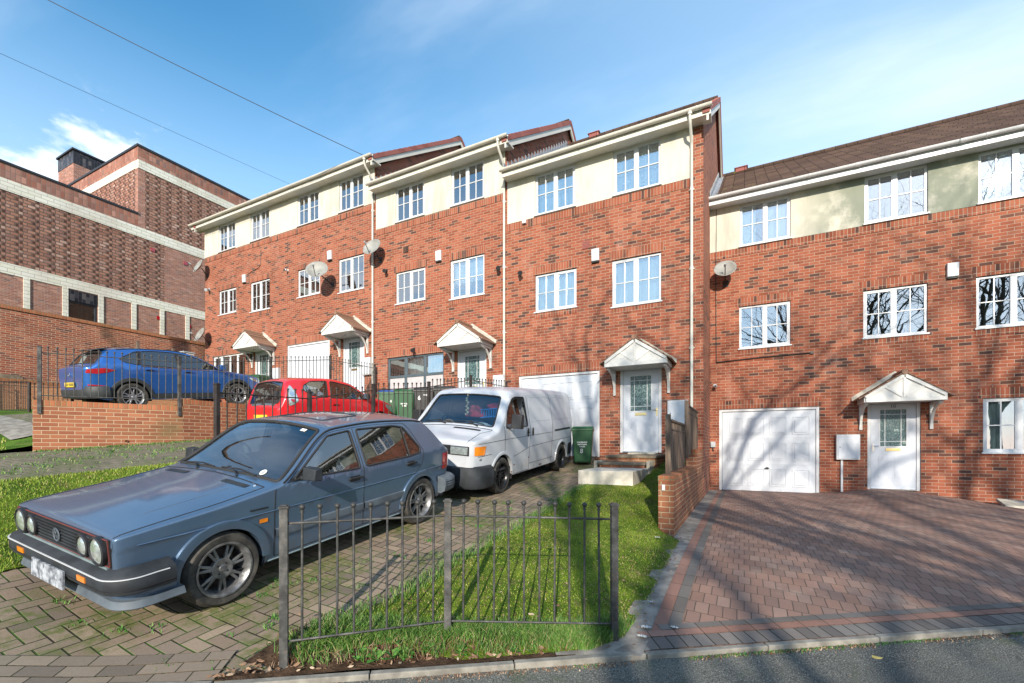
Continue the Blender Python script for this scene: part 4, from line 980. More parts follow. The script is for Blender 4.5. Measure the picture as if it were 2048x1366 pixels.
# ---------------------------------------------------------------- vehicles
def paint(name, c, rough=.32, metal=.35, coat=.6, dirt=.25, dirtc=(.12, .10, .075)):
    m = M(name, rough, metal, .5); n = m.noise(2.6, 6, .65); x, y, z = m.sep(m.tc())
    cc = m.mix(n.step(.3, .75) * .5, c, tuple(v * .8 for v in c))
    d = (z.step(.75, .15) * m.noise(7, 5, .7).step(.35, .7) * dirt * 2).clamp()
    m.color(m.mix(d, cc, dirtc)); m.rough(m.noise(4, 5, .7) * .22 + (rough - .08) + d * .3)
    m.b.inputs['Coat Weight'].default_value = coat; m.b.inputs['Coat Roughness'].default_value = .07
    return m.mat
MAT['blue_grey'] = paint('faded blue grey paint', (.10, .165, .26), .30, .5, .9, .22)
MAT['van_white'] = paint('dull white paint', (.50, .525, .56), .42, 0, .35, .35, (.30, .26, .20))
MAT['blue'] = paint('bright blue paint', (.022, .135, .46), .28, .5, 1.)
MAT['red'] = paint('red paint', (.62, .012, .018), .28, .05, 1.)
MAT['car_plastic'] = simple('dark grey bumper plastic', (.026, .030, .035), .65, var=.35, scale=5, spec=.3)
MAT['car_plastic2'] = simple('mid grey plastic', (.085, .105, .125), .6, var=.25, scale=5, spec=.35)
MAT['lip'] = simple('faded grey spoiler', (.16, .21, .22), .55, var=.2, scale=5)
MAT['cladding'] = simple('charcoal cladding', (.030, .034, .036), .6, var=.2)
MAT['interior'] = simple('dark car interior', (.028, .028, .032), .9, var=.2)
MAT['seat'] = simple('grey seat cloth', (.10, .095, .10), .95, var=.2)
MAT['lamp_glass'] = simple('headlamp glass', (.55, .62, .60), .08, .6, var=.25, scale=30, coat=1)
MAT['amber'] = simple('amber lens', (.75, .22, .015), .2, var=.15, coat=1)
MAT['red_lens'] = simple('red lens', (.35, .008, .015), .15, var=.2, coat=1)
MAT['plate_yellow'] = simple('yellow plate', (.70, .52, .04), .5, var=.1, scale=25)
MAT['silver'] = simple('alloy silver', (.42, .43, .45), .35, .8, var=.15, scale=14)
MAT['gunmetal'] = simple('dirty alloy', (.21, .215, .22), .38, .65, var=.4, scale=16)
MAT['black_alloy'] = simple('black alloy', (.015, .015, .017), .3, .3)
def tyre_mat():
    m = M('tyre rubber', .85, 0, .3); n = m.noise(8, 5, .65); m.color(m.mix(n.step(.35, .7), (.028, .027, .026), (.085, .078, .066))); m.bump(m.noise(45, 2), .35, .004); return m.mat
MAT['tyre'] = tyre_mat()
def blurred_plate():
    m = M('blurred plate', .6); x, y, z = m.sep(m.tc())
    r_ = m.white(m.comb((y / .034).floor(), (z / .034).floor(), 2.)); s_ = m.noise(24, 1, .5)
    m.color(m.ramp((r_ * .16 + s_ * .86), [(.3, (.08, .09, .11)), (.5, (.24, .26, .29)), (.66, (.40, .43, .47))])); return m.mat
MAT['plate_blur'] = blurred_plate()

def pchip(pts):
    P = sorted(pts); X = np.array([p[0] for p in P], float); Y = np.array([p[1] for p in P], float); h = np.diff(X); d = np.diff(Y) / h; n = len(X); m = np.zeros(n)
    m[0], m[-1] = d[0], d[-1]
    for i in range(1, n - 1):
        if d[i - 1] * d[i] > 0: w1, w2 = 2 * h[i] + h[i - 1], h[i] + 2 * h[i - 1]; m[i] = (w1 + w2) / (w1 / d[i - 1] + w2 / d[i])
    def f(x):
        x = min(max(x, X[0]), X[-1]); i = min(max(int(np.searchsorted(X, x)) - 1, 0), n - 2); t = (x - X[i]) / h[i]
        return (2 * t ** 3 - 3 * t ** 2 + 1) * Y[i] + (t ** 3 - 2 * t ** 2 + t) * h[i] * m[i] + (-2 * t ** 3 + 3 * t ** 2) * Y[i + 1] + (t ** 3 - t ** 2) * h[i] * m[i + 1]
    return f

class Shell:
    """car body skin: vertical sections along x, each with a side, a rounded shoulder and a crowned top"""
    QS = .42
    def __init__(s, top, crown, wb, belt, tumble, sill, rad, crease=None, tuck=.05):
        s.top, s.crown, s.wb, s.belt, s.sill, s.rad = pchip(top), pchip(crown), pchip(wb), pchip(belt), pchip(sill), pchip(rad)
        s.tumble, s.crease, s.tuck = tumble, crease, tuck; s.x0, s.x1 = min(p[0] for p in top), max(p[0] for p in top)
    def W(s, x, z):
        w = s.wb(x); b = s.belt(x)
        zc = s.crease(x) if s.crease else b - .12
        if z < zc:
            w -= s.tuck * (zc - z) + (.007 * smooth(zc, zc - .03, z) if s.crease else 0) + .10 * max(0, .38 - z) ** 1.5
        else: w -= .02 * (min(z, b) - zc)
        if z > b: w -= s.tumble * (z - b) + .05 * max(0, z - b) ** 2
        return max(.05, w)
    def sect(s, x):
        t, c = s.top(x), s.crown(x); ze = t - c; r = min(s.rad(x), max(.01, ze - s.sill(x) - .01)); return t, c, ze, r
    def P(s, x, q):
        t, c, ze, r = s.sect(x); yc = s.W(x, ze)
        if q <= 1:
            zs = s.sill(x); z = lerp(zs, ze - r, max(q, -.3)); return Vector((x, s.W(x, z), z))
        yb = yc - r
        if q >= 2:
            y = yb * (3 - q); return Vector((x, y, t - c * (y / yc) ** 2))
        A = (s.W(x, ze - r), ze - r); B = (yb, t - c * (yb / yc) ** 2); C_ = (yc, ze); u = q - 1
        return Vector((x, (1 - u) ** 2 * A[0] + 2 * u * (1 - u) * C_[0] + u * u * B[0], (1 - u) ** 2 * A[1] + 2 * u * (1 - u) * C_[1] + u * u * B[1]))
    def N(s, x, q):
        e = .004; xa, xb = max(s.x0, x - e), min(s.x1, x + e); qa, qb = max(0, q - .01), min(3, q + .01)
        n = (s.P(xb, q) - s.P(xa, q)).cross(s.P(x, qb) - s.P(x, qa))
        if n.length < 1e-9: n = Vector((0, 0, 1))
        n.normalize(); return -n
    def q_side(s, x, z): t, c, ze, r = s.sect(x); zs = s.sill(x); return (z - zs) / max(.02, (ze - r - zs))
    def q_top(s, x, y): t, c, ze, r = s.sect(x); return 3 - y / max(.02, s.W(x, ze) - r)
    def side(s, x, z, off=0, sg=1):
        q = min(s.q_side(x, z), 1.); p = s.P(x, q) + s.N(x, max(q, .001)) * off; return Vector((p.x, p.y * sg, p.z))
    def topp(s, x, y, off=0):
        sg = -1 if y < 0 else 1; q = s.q_top(x, abs(y)); q = max(q, 1.3); p = s.P(x, q) + s.N(x, q) * off; return Vector((p.x, p.y * sg, p.z))
    def mesh(s, name, mat, parent, polys, holes, xs, qs, off=0, both=True):
        """polys: None for the whole skin or an outline in (x,q); holes: outlines in (x,q)"""
        if polys is None:
            o = [(x, 0) for x in xs] + [(xs[-1], q) for q in qs[1:]] + [(x, 3) for x in xs[-2::-1]] + [(xs[0], q) for q in qs[-2:0:-1]]
            grid = [(x, q) for x in xs[1:-1] for q in qs[1:-1]]
        else:
            o = polys; x0, x1 = min(p[0] for p in o), max(p[0] for p in o); q0, q1 = min(p[1] for p in o), max(p[1] for p in o)
            grid = [(x, q) for x in np.arange(x0, x1, .06) for q in np.arange(q0, q1, .08)]
        hs = [h for h in holes]
        # keep grid points away from outlines
        allp = np.array([p for h in hs + ([polys] if polys else []) for p in h]) if (hs or polys) else np.zeros((0, 2))
        if len(allp):
            G = np.array(grid) if grid else np.zeros((0, 2))
            if len(G):
                d = np.min(np.hypot(G[:, None, 0] - allp[None, :, 0], (G[:, None, 1] - allp[None, :, 1]) * s.QS), axis=1); grid = [tuple(g) for g, dd in zip(G, d) if dd > .012]
        pts, F = cdt(o, hs, .05, s.QS, grid)
        V = []; Nn = []; FF = []
        for sg in ((1, -1) if both else (1,)):
            b = len(V)
            for x, q in pts:
                x = min(max(x, s.x0), s.x1); q = min(max(q, 0), 3); p = s.P(x, q); n = s.N(x, q); p = p + n * off
                V.append((p.x, p.y * sg, p.z)); Nn.append((n.x, n.y * sg, n.z))
            for f in F:
                a, c, d = [Vector(V[b + i]) for i in f]; g = (c - a).cross(d - a); m = Vector(Nn[b + f[0]])
                FF.append(tuple(b + i for i in (f if g.dot(m) > 0 else f[::-1])))
        me = bpy.data.meshes.new(name); me.from_pydata(V, [], FF); me.materials.append(mat); me.shade_smooth(); me.normals_split_custom_set_from_vertices(Nn)
        o_ = bpy.data.objects.new(name, me); col.objects.link(o_); o_.parent = parent; return o_
    def sidepoly(s, P, d=.035): return [(x, s.q_side(x, z)) for x, z in densify(P, d)]
    def toppoly(s, P, d=.04): return [(x, s.q_top(x, y)) for x, y in densify(P, d)]

def rnd_poly(P, r=.04, n=4):
    out = []
    for i in range(len(P)):
        a, b, c = Vector(P[i - 1]), Vector(P[i]), Vector(P[(i + 1) % len(P)]); u, v = (a - b), (c - b); k = min(r, u.length * .45, v.length * .45); p0, p1 = b + u.normalized() * k, b + v.normalized() * k
        for j in range(n + 1): t = j / n; q = p0 * (1 - t) ** 2 + b * 2 * t * (1 - t) + p1 * t * t; out.append((q.x, q.y))
    return out
def arch_poly(xc, zc, r, n=28, zlow=-.3):
    return [(xc + r * math.cos(a), zc + r * math.sin(a)) for a in np.linspace(-.25, math.pi + .25, n)] + [(xc - r, zlow), (xc + r, zlow)]

def wheel(par, x, y, sg, r, rr, w, style, n, tyre='tyre', rim='gunmetal', center=None, turn=0):
    """sg: +1 outer face towards +y"""
    t = MB(); o = sg; yo = y; f = w / 2
    prof = [(rr - .005, -f + .01), (rr + .01, -f), (r - .03, -f - .002), (r - .008, -f + .022), (r, -f + .05), (r, f - .05), (r - .008, f - .022), (r - .03, f + .002), (rr + .01, f), (rr - .005, f - .01)]
    c = (x, y, r - .004)
    t.lathe([(a, b * sg) for a, b in prof], c, 'y', 48, closed=True); wo = t.obj('wheel', MAT[tyre], par, smooth=35)
    b = MB(); b.lathe([(rr - .004, (f - .01) * sg), (rr + .004, (f - .004) * sg), (rr + .003, (f + .006) * sg), (rr - .010, (f + .005) * sg), (rr - .022, (f - .012) * sg), (rr - .032, (f - .05) * sg), (rr - .040, -f * sg)], c, 'y', 44); b.obj('rim', MAT[rim], wo, smooth=50)
    d = MB(); d.lathe([(.001, (f - .10) * sg), (rr * .62, (f - .10) * sg), (rr * .62, (f - .115) * sg), (rr - .04, (f - .13) * sg)], c, 'y', 30); d.obj('brake_disc', MAT['iron_dark'], wo, smooth=30)
    sp = MB(); h0 = {'multi': .05, 'twin': .072}.get(style, .062); ys = f - .028
    def spoke(a, da0, da1, w0, w1, y0, y1, th=.022):
        p0 = (h0 * .85, a + da0); p1 = (rr - .018, a + da1)
        def pt(rad, ang, off): return (c[0] + rad * math.cos(ang) - off * math.sin(ang), c[2] + rad * math.sin(ang) + off * math.cos(ang))
        A, B, C_, D_ = pt(*p0, -w0), pt(*p0, w0), pt(*p1, w1), pt(*p1, -w1)
        sp.hexa([(A[0], y + (y0 - th) * sg, A[1]), (B[0], y + (y0 - th) * sg, B[1]), (C_[0], y + (y1 - th) * sg, C_[1]), (D_[0], y + (y1 - th) * sg, D_[1]),
                 (A[0], y + y0 * sg, A[1]), (B[0], y + y0 * sg, B[1]), (C_[0], y + y1 * sg, C_[1]), (D_[0], y + y1 * sg, D_[1])])
    for i in range(n):
        a = 2 * math.pi * i / n + turn
        if style == 'twin':
            spoke(a, -.10, -.13, .013, .009, ys - .012, ys - .022); spoke(a, .10, .13, .013, .009, ys - .012, ys - .022)
        elif style == 'multi': spoke(a, 0, 0, .012, .008, ys - .02, ys - .005)
        elif style == 'fork': spoke(a, -.12, -.20, .015, .013, ys, ys); spoke(a, .12, .20, .015, .013, ys, ys)
        else: spoke(a, 0, 0, .03, .045, ys, ys - .01)
    sp.lathe([(.001, (ys - .004) * sg), (.022, (ys - .004) * sg), (.03, (ys - .012) * sg), (h0 + .012, (ys - .010) * sg), (h0 + .016, (ys - .045) * sg)], c, 'y', 24)
    sp.obj('spokes', MAT[center or rim], wo, smooth=30, bevel=.003)
    q = MB()
    for i in range(4 if style == 'twin' else 5):
        a = 2 * math.pi * i / (4 if style == 'twin' else 5) + .4 + turn; q.lathe([(.001, (ys - .0085) * sg), (.0085, (ys - .0085) * sg), (.0085, (ys - .012) * sg)], (c[0] + .047 * math.cos(a), c[1], c[2] + .047 * math.sin(a)), 'y', 8)
    q.obj('wheel_bolt', MAT['black'], wo)
    return wo

def arch_trim(S_, par, xc, zc, r, sg, mat, wd=.05, out=.018, name='wheel_arch', a0=-.05, a1=math.pi + .05):
    q = MB(); A = np.linspace(a0, a1, 30)
    pr = [(-.012, -.05), (-.012, out), (wd * .5, out + .004), (wd * .9, out), (wd, -.004)]
    def fn(a, k):
        dr, off = pr[int(k)]; x, z = xc + (r + dr) * math.cos(a), zc + (r + dr) * math.sin(a); p = S_.side(x, max(z, S_.sill(x) - .02), 0); return (x, (p.y + off) * sg, z)
    q.grid(fn, list(A), list(range(len(pr)))); return q.obj(name, mat, par, smooth=50)
def well(par, x, zc, r, y, sg, depth=.26):
    q = MB(); A = np.linspace(-.3, math.pi + .3, 24); q.grid(lambda a, t: (x + r * math.cos(a), (y - depth * t) * sg, zc + r * math.sin(a)), list(A), [0, 1])
    q.poly([(x + r * math.cos(a), (y - depth) * sg, zc + r * math.sin(a)) for a in A]); q.obj('wheel_well', MAT['black'], par)
def seam(S_, par, P, sg=1, r=.0045, top=False, closed=False, name='panel_gap', mat='black', off=.0):
    D_ = densify(P, .04, closed)
    pts = [S_.topp(x, y, off) for x, y in D_] if top else [S_.side(x, z, off, sg) for x, z in D_]
    MB().tube(pts, r, 5, closed=closed).obj(name, MAT[mat], par, smooth=70)
def seal(S_, par, P, sg=1, r=.010, top=False, mat='rubber', off=.002, inner=.0):
    D_ = densify(P, .035); pts = [S_.topp(x, y, off) for x, y in D_] if top else [S_.side(x, z, off, sg) for x, z in D_]
    MB().tube(pts, r, 6, closed=True).obj('window_seal', MAT[mat], par, smooth=70)
def seatobj(par, x, y, z, w=.48, tilt=.22, head=True, mat='seat', h=.60):
    q = MB(); q.box(x - .25, x + .25, y - w / 2, y + w / 2, z, z + .13)
    q.hexa([(x - .30, y - w / 2, z + .08), (x - .18, y - w / 2, z + .08), (x - .18, y + w / 2, z + .08), (x - .30, y + w / 2, z + .08), (x - .30 - tilt, y - w / 2 + .04, z + h), (x - .20 - tilt, y - w / 2 + .04, z + h), (x - .20 - tilt, y + w / 2 - .04, z + h), (x - .30 - tilt, y + w / 2 - .04, z + h)])
    if head: q.box(x - .30 - tilt - .02, x - .22 - tilt, y - .13, y + .13, z + h + .02, z + h + .20)
    q.obj('seat', MAT[mat], par, bevel=.03, smooth=60)
def steering(par, x, y, z, r=.19):
    q = MB(); c = Vector((x, y, z)); n = Vector((-.9, 0, .45)).normalized(); Q = n.to_track_quat('Z', 'Y').to_matrix()
    q.tube([c + Q @ Vector((r * math.cos(a), r * math.sin(a), 0)) for a in np.linspace(0, 2 * math.pi, 24, endpoint=False)], .014, 6, closed=True)
    for a in (0.3, math.pi - .3, -1.57): q.tube([c - n * .02, c + Q @ Vector((r * math.cos(a), r * math.sin(a), 0))], .014, 6)
    q.obj('steering_wheel', MAT['black'], par, smooth=60)
def mirror(par, S_, x, z, sg, mat='black', size=(.12, .17, .10), out=.10):
    p = S_.side(x, z, 0, sg); q = MB(); a, b, c = size; y0 = abs(p.y) + out
    Pf = [(x - a * .5, y0, z - .02), (x + a * .5, y0 + .02, z - .015), (x + a * .4, y0 + b, z - .01), (x - a * .55, y0 + b, z - .02), (x - a * .5, y0, z + c), (x + a * .35, y0 + .02, z + c), (x + a * .25, y0 + b, z + c - .01), (x - a * .55, y0 + b, z + c)]
    q.hexa([(u, v * sg, w) for u, v, w in Pf]); q.tube([(x + .02, (abs(p.y) - .03) * sg, z - .02), (x + .01, (y0 + .03) * sg, z + .01)], .022, 8)
    o = q.obj('door_mirror', MAT[mat], par, bevel=.022, smooth=60)
    g = MB(); xx = x - a * .55 - .004; g.poly([(xx, (y0 + .015) * sg, z - .005), (xx, (y0 + b - .015) * sg, z - .005), (xx, (y0 + b - .015) * sg, z + c - .012), (xx, (y0 + .015) * sg, z + c - .012)]); g.obj('mirror_glass', MAT['chrome'], o, fix=False)
def handle(par, S_, x, z, sg, mat='black', L=.17, kind='bar'):
    q = MB(); P = [S_.side(x + d, z, .0, sg) for d in (-L / 2, L / 2)]; n = S_.N(x, .8); n.y *= sg
    q.tube([P[0] - n * .004, P[0] + n * .026, P[1] + n * .026, P[1] - n * .004], .011, 6); q.obj('door_handle', MAT[mat], par, smooth=50)
    r_ = MB(); r_.poly([S_.side(x + a, z + b, .003, sg) for a, b in ((-L * .4, -.028), (L * .4, -.028), (L * .4, .028), (-L * .4, .028))]); r_.obj('handle_recess', MAT['black'], par, fix=False)
def cap(S_, par, x, mat, name='body_end'):
    q = MB(); P = [S_.P(x, k) for k in np.linspace(0, 3, 40)]; L = [(p.x, p.y, p.z) for p in P] + [(p.x, -p.y, p.z) for p in P[::-1]]; n = q.vs(L); q.face(*range(n, n + len(L))); return q.obj(name, mat, par)
def under(S_, par, z=.22, mg=.06, mat='black'):
    q = MB(); xs = np.linspace(S_.x0 + .03, S_.x1 - .03, 24); n = q.vs([(x, (S_.wb(x) - .05) * s_, z) for x in xs for s_ in (1, -1)])
    for i in range(23): q.face(n + 2 * i, n + 2 * i + 1, n + 2 * i + 3, n + 2 * i + 2)
    q.obj('underbody', MAT[mat], par)
def plan_path(S_, xe, z, x_end, front=True, off=0., n=40):
    """plan outline of the body end at height z, from one side round to the other"""
    xs = np.linspace(x_end, xe, n); P = [(x, S_.W(x, z) + off) for x in xs]; return P
def wrap(S_, par, name, mat, prof, x_side, front, corner=.14, xend=None, y_in=0, bulge=.0, bevel=0, smooth_=50):
    """bumper: profile (out,z) swept along the plan of the car's end"""
    sgn = 1 if front else -1; xe = (S_.x1 if front else S_.x0) if xend is None else xend; w = S_.wb(xe - sgn * .35) - .01
    P = [(x_side, S_.wb(x_side) - .004)]; k = 10
    xc = xe - sgn * corner
    P.append((lerp(x_side, xc, .5), S_.wb(lerp(x_side, xc, .5)) - .004))
    for i in range(k + 1):
        a = R(90) * i / k; P.append((xc + sgn * corner * math.sin(a), w - corner + corner * math.cos(a)))
    m = 6; yb = w - corner
    for i in range(1, m): P.append((xe + sgn * bulge * (1 - (1 - i / m) ** 2), yb * (1 - i / m)))
    full = P + [(xe + sgn * bulge, 0)] + [(x, -y) for x, y in P[::-1]]
    path = full[::-1] if front else full
    q = MB(); q.sweep([(x, y) for x, y in path], prof); o = q.obj(name, mat, par, smooth=smooth_, bevel=bevel); return o

def place2(t, c, h, p, r, s=1.):
    t.matrix_world = Matrix.Translation(c) @ Matrix.Rotation(R(h), 4, 'Z') @ Matrix.Rotation(-R(p), 4, 'Y') @ Matrix.Rotation(R(r), 4, 'X') @ Matrix.Scale(s, 4)
def place(t, axle_f, axle_r, zf, zr):
    """stand a car on its slope: world XY of the front and rear axle centres and the ground heights under them"""
    a, b = Vector((*axle_f, zf)), Vector((*axle_r, zr)); c = (a + b) / 2; d = (a - b).normalized(); l = Vector((0, 0, 1)).cross(d).normalized(); up = d.cross(l)
    Mx = Matrix((d, l, up)).transposed().to_4x4(); Mx.translation = c; t.matrix_world = Mx
# ======================= near blue-grey hatchback
def golf():
    t = thing('hatchback_car', 'old faded blue grey five door hatchback with four round headlamps and a blurred plate', 'car', local=True)
    wbz = 1.2375
    S_ = Shell(top=[(1.92, .690), (1.915, .738), (1.89, .762), (1.80, .785), (1.2, .868), (.80, .918), (.74, .930), (.66, .975), (.14, 1.335), (.06, 1.365), (-.1, 1.385), (-.6, 1.412), (-1.1, 1.395), (-1.38, 1.365), (-1.44, 1.345), (-1.50, 1.30), (-1.78, .985), (-1.82, .945), (-1.885, .90), (-1.90, .80)],
        crown=[(1.92, .0), (1.88, .01), (1.2, .035), (.8, .03), (.7, .035), (0, .045), (-.6, .05), (-1.4, .045), (-1.9, .01)],
        wb=[(1.92, .755), (1.90, .78), (1.8, .80), (1.2, .822), (.4, .832), (-.9, .832), (-1.5, .815), (-1.84, .785), (-1.90, .75)],
        belt=[(1.92, .86), (.8, .90), (0, .895), (-1.3, .915), (-1.9, .93)], tumble=.40, sill=[(1.92, .36), (1.6, .30), (1.3, .23), (-1.3, .22), (-1.6, .26), (-1.9, .34)],
        rad=[(1.92, .02), (1.2, .028), (.7, .03), (.3, .035), (-1.5, .05), (-1.9, .04)], crease=pchip([(-2, .70), (0, .685), (2, .675)]), tuck=.075)
    xs = sorted(set(np.round(list(np.arange(-1.9, 1.92, .05)) + [-1.9, -1.895, -1.885, -1.87, -1.83, -1.80, -1.47, -1.44, .04, .08, .10, .14, .70, .74, .78, .82, 1.86, 1.88, 1.9, 1.91, 1.915, 1.92], 4)))
    qs = [0, .12, .3, .45, .52, .56, .60, .64, .68, .72, .78, .86, .94, 1, 1.15, 1.3, 1.45, 1.6, 1.75, 1.9, 2, 2.1, 2.25, 2.4, 2.6, 2.8, 3]
    fw = rnd_poly([(.64, .905), (.50, .915), (.04, 1.262), (-.245, 1.290), (-.245, .895)], .03)     # front door glass
    fw = rnd_poly([(.60, .915), (.10, 1.255), (-.20, 1.285), (-.20, .90)], .035)
    rw = rnd_poly([(-.29, .905), (-.29, 1.287), (-.86, 1.285), (-1.03, 1.255), (-1.235, .985), (-1.20, .935), (-1.0, .918)], .035)
    ws = rnd_poly([(.74, .0), (.735, .62), (.13, .545), (.12, .0)], .04); ws = [p for p in ws if p[1] > .001]
    wtop = lambda x: S_.W(x, S_.top(x) - S_.crown(x)) - S_.rad(x)
    ws = rnd_poly([(.735, .0), (.715, wtop(.715) - .02), (.12, wtop(.12) - .02), (.115, 0)], .05); 
    ws = [(.735, 0)] + [p for p in ws if p[1] > .02 and p[0] <= .735] + [(.115, 0)]
    rg = [(-1.50, 0)] + [p for p in rnd_poly([(-1.50, 0), (-1.50, wtop(-1.50) - .07), (-1.77, wtop(-1.77) - .09), (-1.775, 0)], .05) if p[1] > .02] + [(-1.775, 0)]
    R_ = .305; ra = .335
    holes_s = [S_.sidepoly(fw), S_.sidepoly(rw), S_.sidepoly(arch_poly(wbz, R_, ra)), S_.sidepoly(arch_poly(-wbz, R_, ra))]
    hws, hrg = S_.toppoly(ws), S_.toppoly(rg); hws = [(x, min(q, 3)) for x, q in hws]; hrg = [(x, min(q, 3)) for x, q in hrg]
    holes = holes_s + [hws, hrg]
    S_.mesh('body', MAT['blue_grey'], t, None, holes, xs, qs)
    body = t.children[0]
    wnd = S_.mesh('windscreen', MAT['car_glass'], t, hws, [], xs, qs, off=-.004)
    S_.mesh('rear_window', MAT['car_glass'], t, hrg, [], xs, qs, off=-.004)
    for sg in (1, -1):
        for P in (fw, rw):
            g = S_.sidepoly(P)
            o = S_.mesh('side_window', MAT['car_glass'], t, g, [], xs, qs, off=-.004, both=False)
            if sg < 0: o.data.transform(Matrix.Scale(-1, 4, (0, 1, 0))); o.data.flip_normals()
            seal(S_, o, P, sg, .011)
        MB().tube([S_.side(x, z, .004, sg) for x, z in ((-1.00, .92), (-1.0, 1.262))], .010, 6).obj('quarter_light_bar', MAT['rubber'], t)
        arch_trim(S_, t, wbz, R_, ra, sg, MAT['blue_grey'], .062, .020, a0=-.12, a1=math.pi + .02); arch_trim(S_, t, -wbz, R_, ra, sg, MAT['blue_grey'], .062, .020)
        well(t, wbz, R_, ra + .01, .80, sg); well(t, -wbz, R_, ra + .01, .80, sg)
        tk = .815 - .10
        wheel(t, wbz, (tk) * sg, sg, .305, .218, .20, 'twin', 7, turn=.25); wheel(t, -wbz, (tk) * sg, sg, .305, .218, .20, 'twin', 7, turn=.1)
        # door gaps
        seam(S_, t, [(.78, .93), (.80, .70), (.80, .26)], sg); seam(S_, t, [(-.245, 1.30), (-.245, .90), (-.25, .26)], sg); seam(S_, t, [(.80, .262), (-.25, .262), (-.86, .262)], sg)
        seam(S_, t, [(-.86, .262), (-.90, .50), (-1.05, .64), (-1.24, .80), (-1.285, .96), (-1.14, 1.22), (-1.05, 1.31)], sg); seam(S_, t, [(.62, .93), (.66, .90), (.12, 1.30), (-.1, 1.315), (-1.05, 1.318)], sg, .003)
        MB().tube([S_.side(x, 2, .008, sg) for x in (0,)] * 2, .001, 4) if False else None
        # rain gutter down the pillar and along the roof
        gut = [S_.P(x, 1.35) + S_.N(x, 1.35) * .006 for x in np.arange(.70, -1.45, -.06)]; MB().tube([(p.x, p.y * sg, p.z) for p in gut], .009, 6).obj('roof_gutter', MAT['rubber'], t, smooth=60)
        # swage line, side moulding, sill lip
        MB().tube([S_.side(x, S_.crease(x) + .004, .0015, sg) for x in np.arange(1.80, -1.80, -.06)], .004, 5).obj('swage_line', MAT['blue_grey'], t, smooth=60)
        for a, b in ((.795, -.235), (-.255, -.885)):
            m = MB(); X = np.linspace(a, b, 14); pr = [(0, .435), (.018, .440), (.020, .475), (.018, .508), (0, .512)]
            m.grid(lambda x, k: tuple(S_.side(x, pr[int(k)][1], pr[int(k)][0], sg)), list(X), list(range(5))); m.obj('side_moulding', MAT['car_plastic2'], t, smooth=40)
        MB().tube([S_.side(x, .232, .004, sg) for x in np.arange(.86, -.88, -.1)], .008, 5).obj('sill_trim', MAT['lip'], t, smooth=60)
        mirror(t, S_, .50, .925, sg, 'car_plastic', (.10, .17, .10), .03)
        q = MB(); q.poly([S_.side(x, z, .006, sg) for x, z in ((.66, .905), (.46, .905), (.44, 1.01))]); q.obj('mirror_base', MAT['black'], t, fix=False)
        handle(t, S_, -.12, .80, sg, 'black', .17); handle(t, S_, -1.02, .825, sg, 'black', .16)
        q = MB(); q.poly([S_.side(x, z, .006, sg) for x, z in ((.94, .60), (.865, .60), (.865, .635), (.94, .635))]); q.obj('side_repeater', MAT['amber'], t, fix=False)
        q = MB(); q.poly([S_.side(x, z, .004, sg) for x, z in ((1.02, .722), (.86, .719), (.86, .733), (1.02, .736))]); q.obj('wing_badge', MAT['black'], t, fix=False)
        # tail lamp wrapping the corner
        q = MB(); X = [-1.70, -1.76, -1.82, -1.86, -1.895]; q.grid(lambda x, z: tuple(S_.side(x, z, .006, sg)), X, [.64, .72, .80, .86]); q.obj('tail_light', MAT['red_lens'], t, smooth=50)
    cap(S_, t, S_.x1, MAT['black'], 'front_panel'); cap(S_, t, S_.x0, MAT['blue_grey'], 'tailgate'); under(S_, t, .24)
    # bonnet shut lines
    seam(S_, t, [(1.905, .745), (1.2, .762), (.84, .755)], top=True, r=.005); seam(S_, t, [(1.905, -.745), (1.2, -.762), (.84, -.755)], top=True, r=.005)
    seam(S_, t, [(.84, .755), (.815, .4), (.80, 0), (.815, -.4), (.84, -.755)], top=True, r=.006)
    seam(S_, t, [(1.62, .50), (1.0, .52)], top=True, r=.0025, mat='car_plastic2'); seam(S_, t, [(1.62, -.50), (1.0, -.52)], top=True, r=.0025, mat='car_plastic2')
    seal(S_, wnd, ws[1:-1] + [(x, -y) for x, y in ws[1:-1][::-1]], top=True, r=.016)
    seal(S_, t, rg[1:-1] + [(x, -y) for x, y in rg[1:-1][::-1]], top=True, r=.014)
    # sunroof outline and cowl louvres
    sr = rnd_poly([(-.12, -.36), (-.12, .36), (-.62, .36), (-.62, -.36)], .05); seam(S_, t, sr, top=True, r=.008, closed=True, name='sunroof_seal', mat='rubber')
    for s_ in (1, -1): MB().grid(lambda x, y: tuple(S_.topp(x, y * s_, .004)), [.875, .93], list(np.linspace(.28, .62, 8))).obj('scuttle_vent', MAT['car_plastic'], t)
    # grille between the lamps, with a thin red surround
    xf = 1.925; G = MB()
    G.box(xf - .02, xf, -.735, .735, .552, .738); gr = G.obj('grille', MAT['black'], t)
    sl = MB(); [sl.box(xf, xf + .012, -.50, .50,   .562 + k * .0245, .574 + k * .0245) for k in range(7)]; sl.obj('grille_slat', MAT['car_plastic'], gr)
    rd = MB(); rd.box(xf, xf + .006, -.725, .725, .734, .740).box(xf, xf + .006, -.725, .725, .550, .555).box(xf, xf + .006, .722, .728, .555, .734).box(xf, xf + .006, -.728, -.722, .555, .734); rd.obj('grille_trim', simple('faded red trim', (.16, .035, .03), .6), gr)
    wh = MB(); wh.box(xf - .02, xf + .012, -.70, .70, .530, .546); wh.obj('valance_strip', MAT['lip'], t)
    for y, r in ((.615, .087), (-.615, .087), (.415, .066), (-.415, .066)):
        h = MB(); h.lathe([(r + .014, 0), (r + .014, .034), (r + .004, .040), (r, .030)], (xf - .005, y, .647), 'x', 28); ho = h.obj('headlight', MAT['black'], t, smooth=40)
        g = MB(); g.lathe([(r, .028), (r * .8, .038), (r * .45, .045), (.001, .048)], (xf - .005, y, .647), 'x', 28); g.obj('headlight_glass', MAT['lamp_glass'], ho, smooth=60)
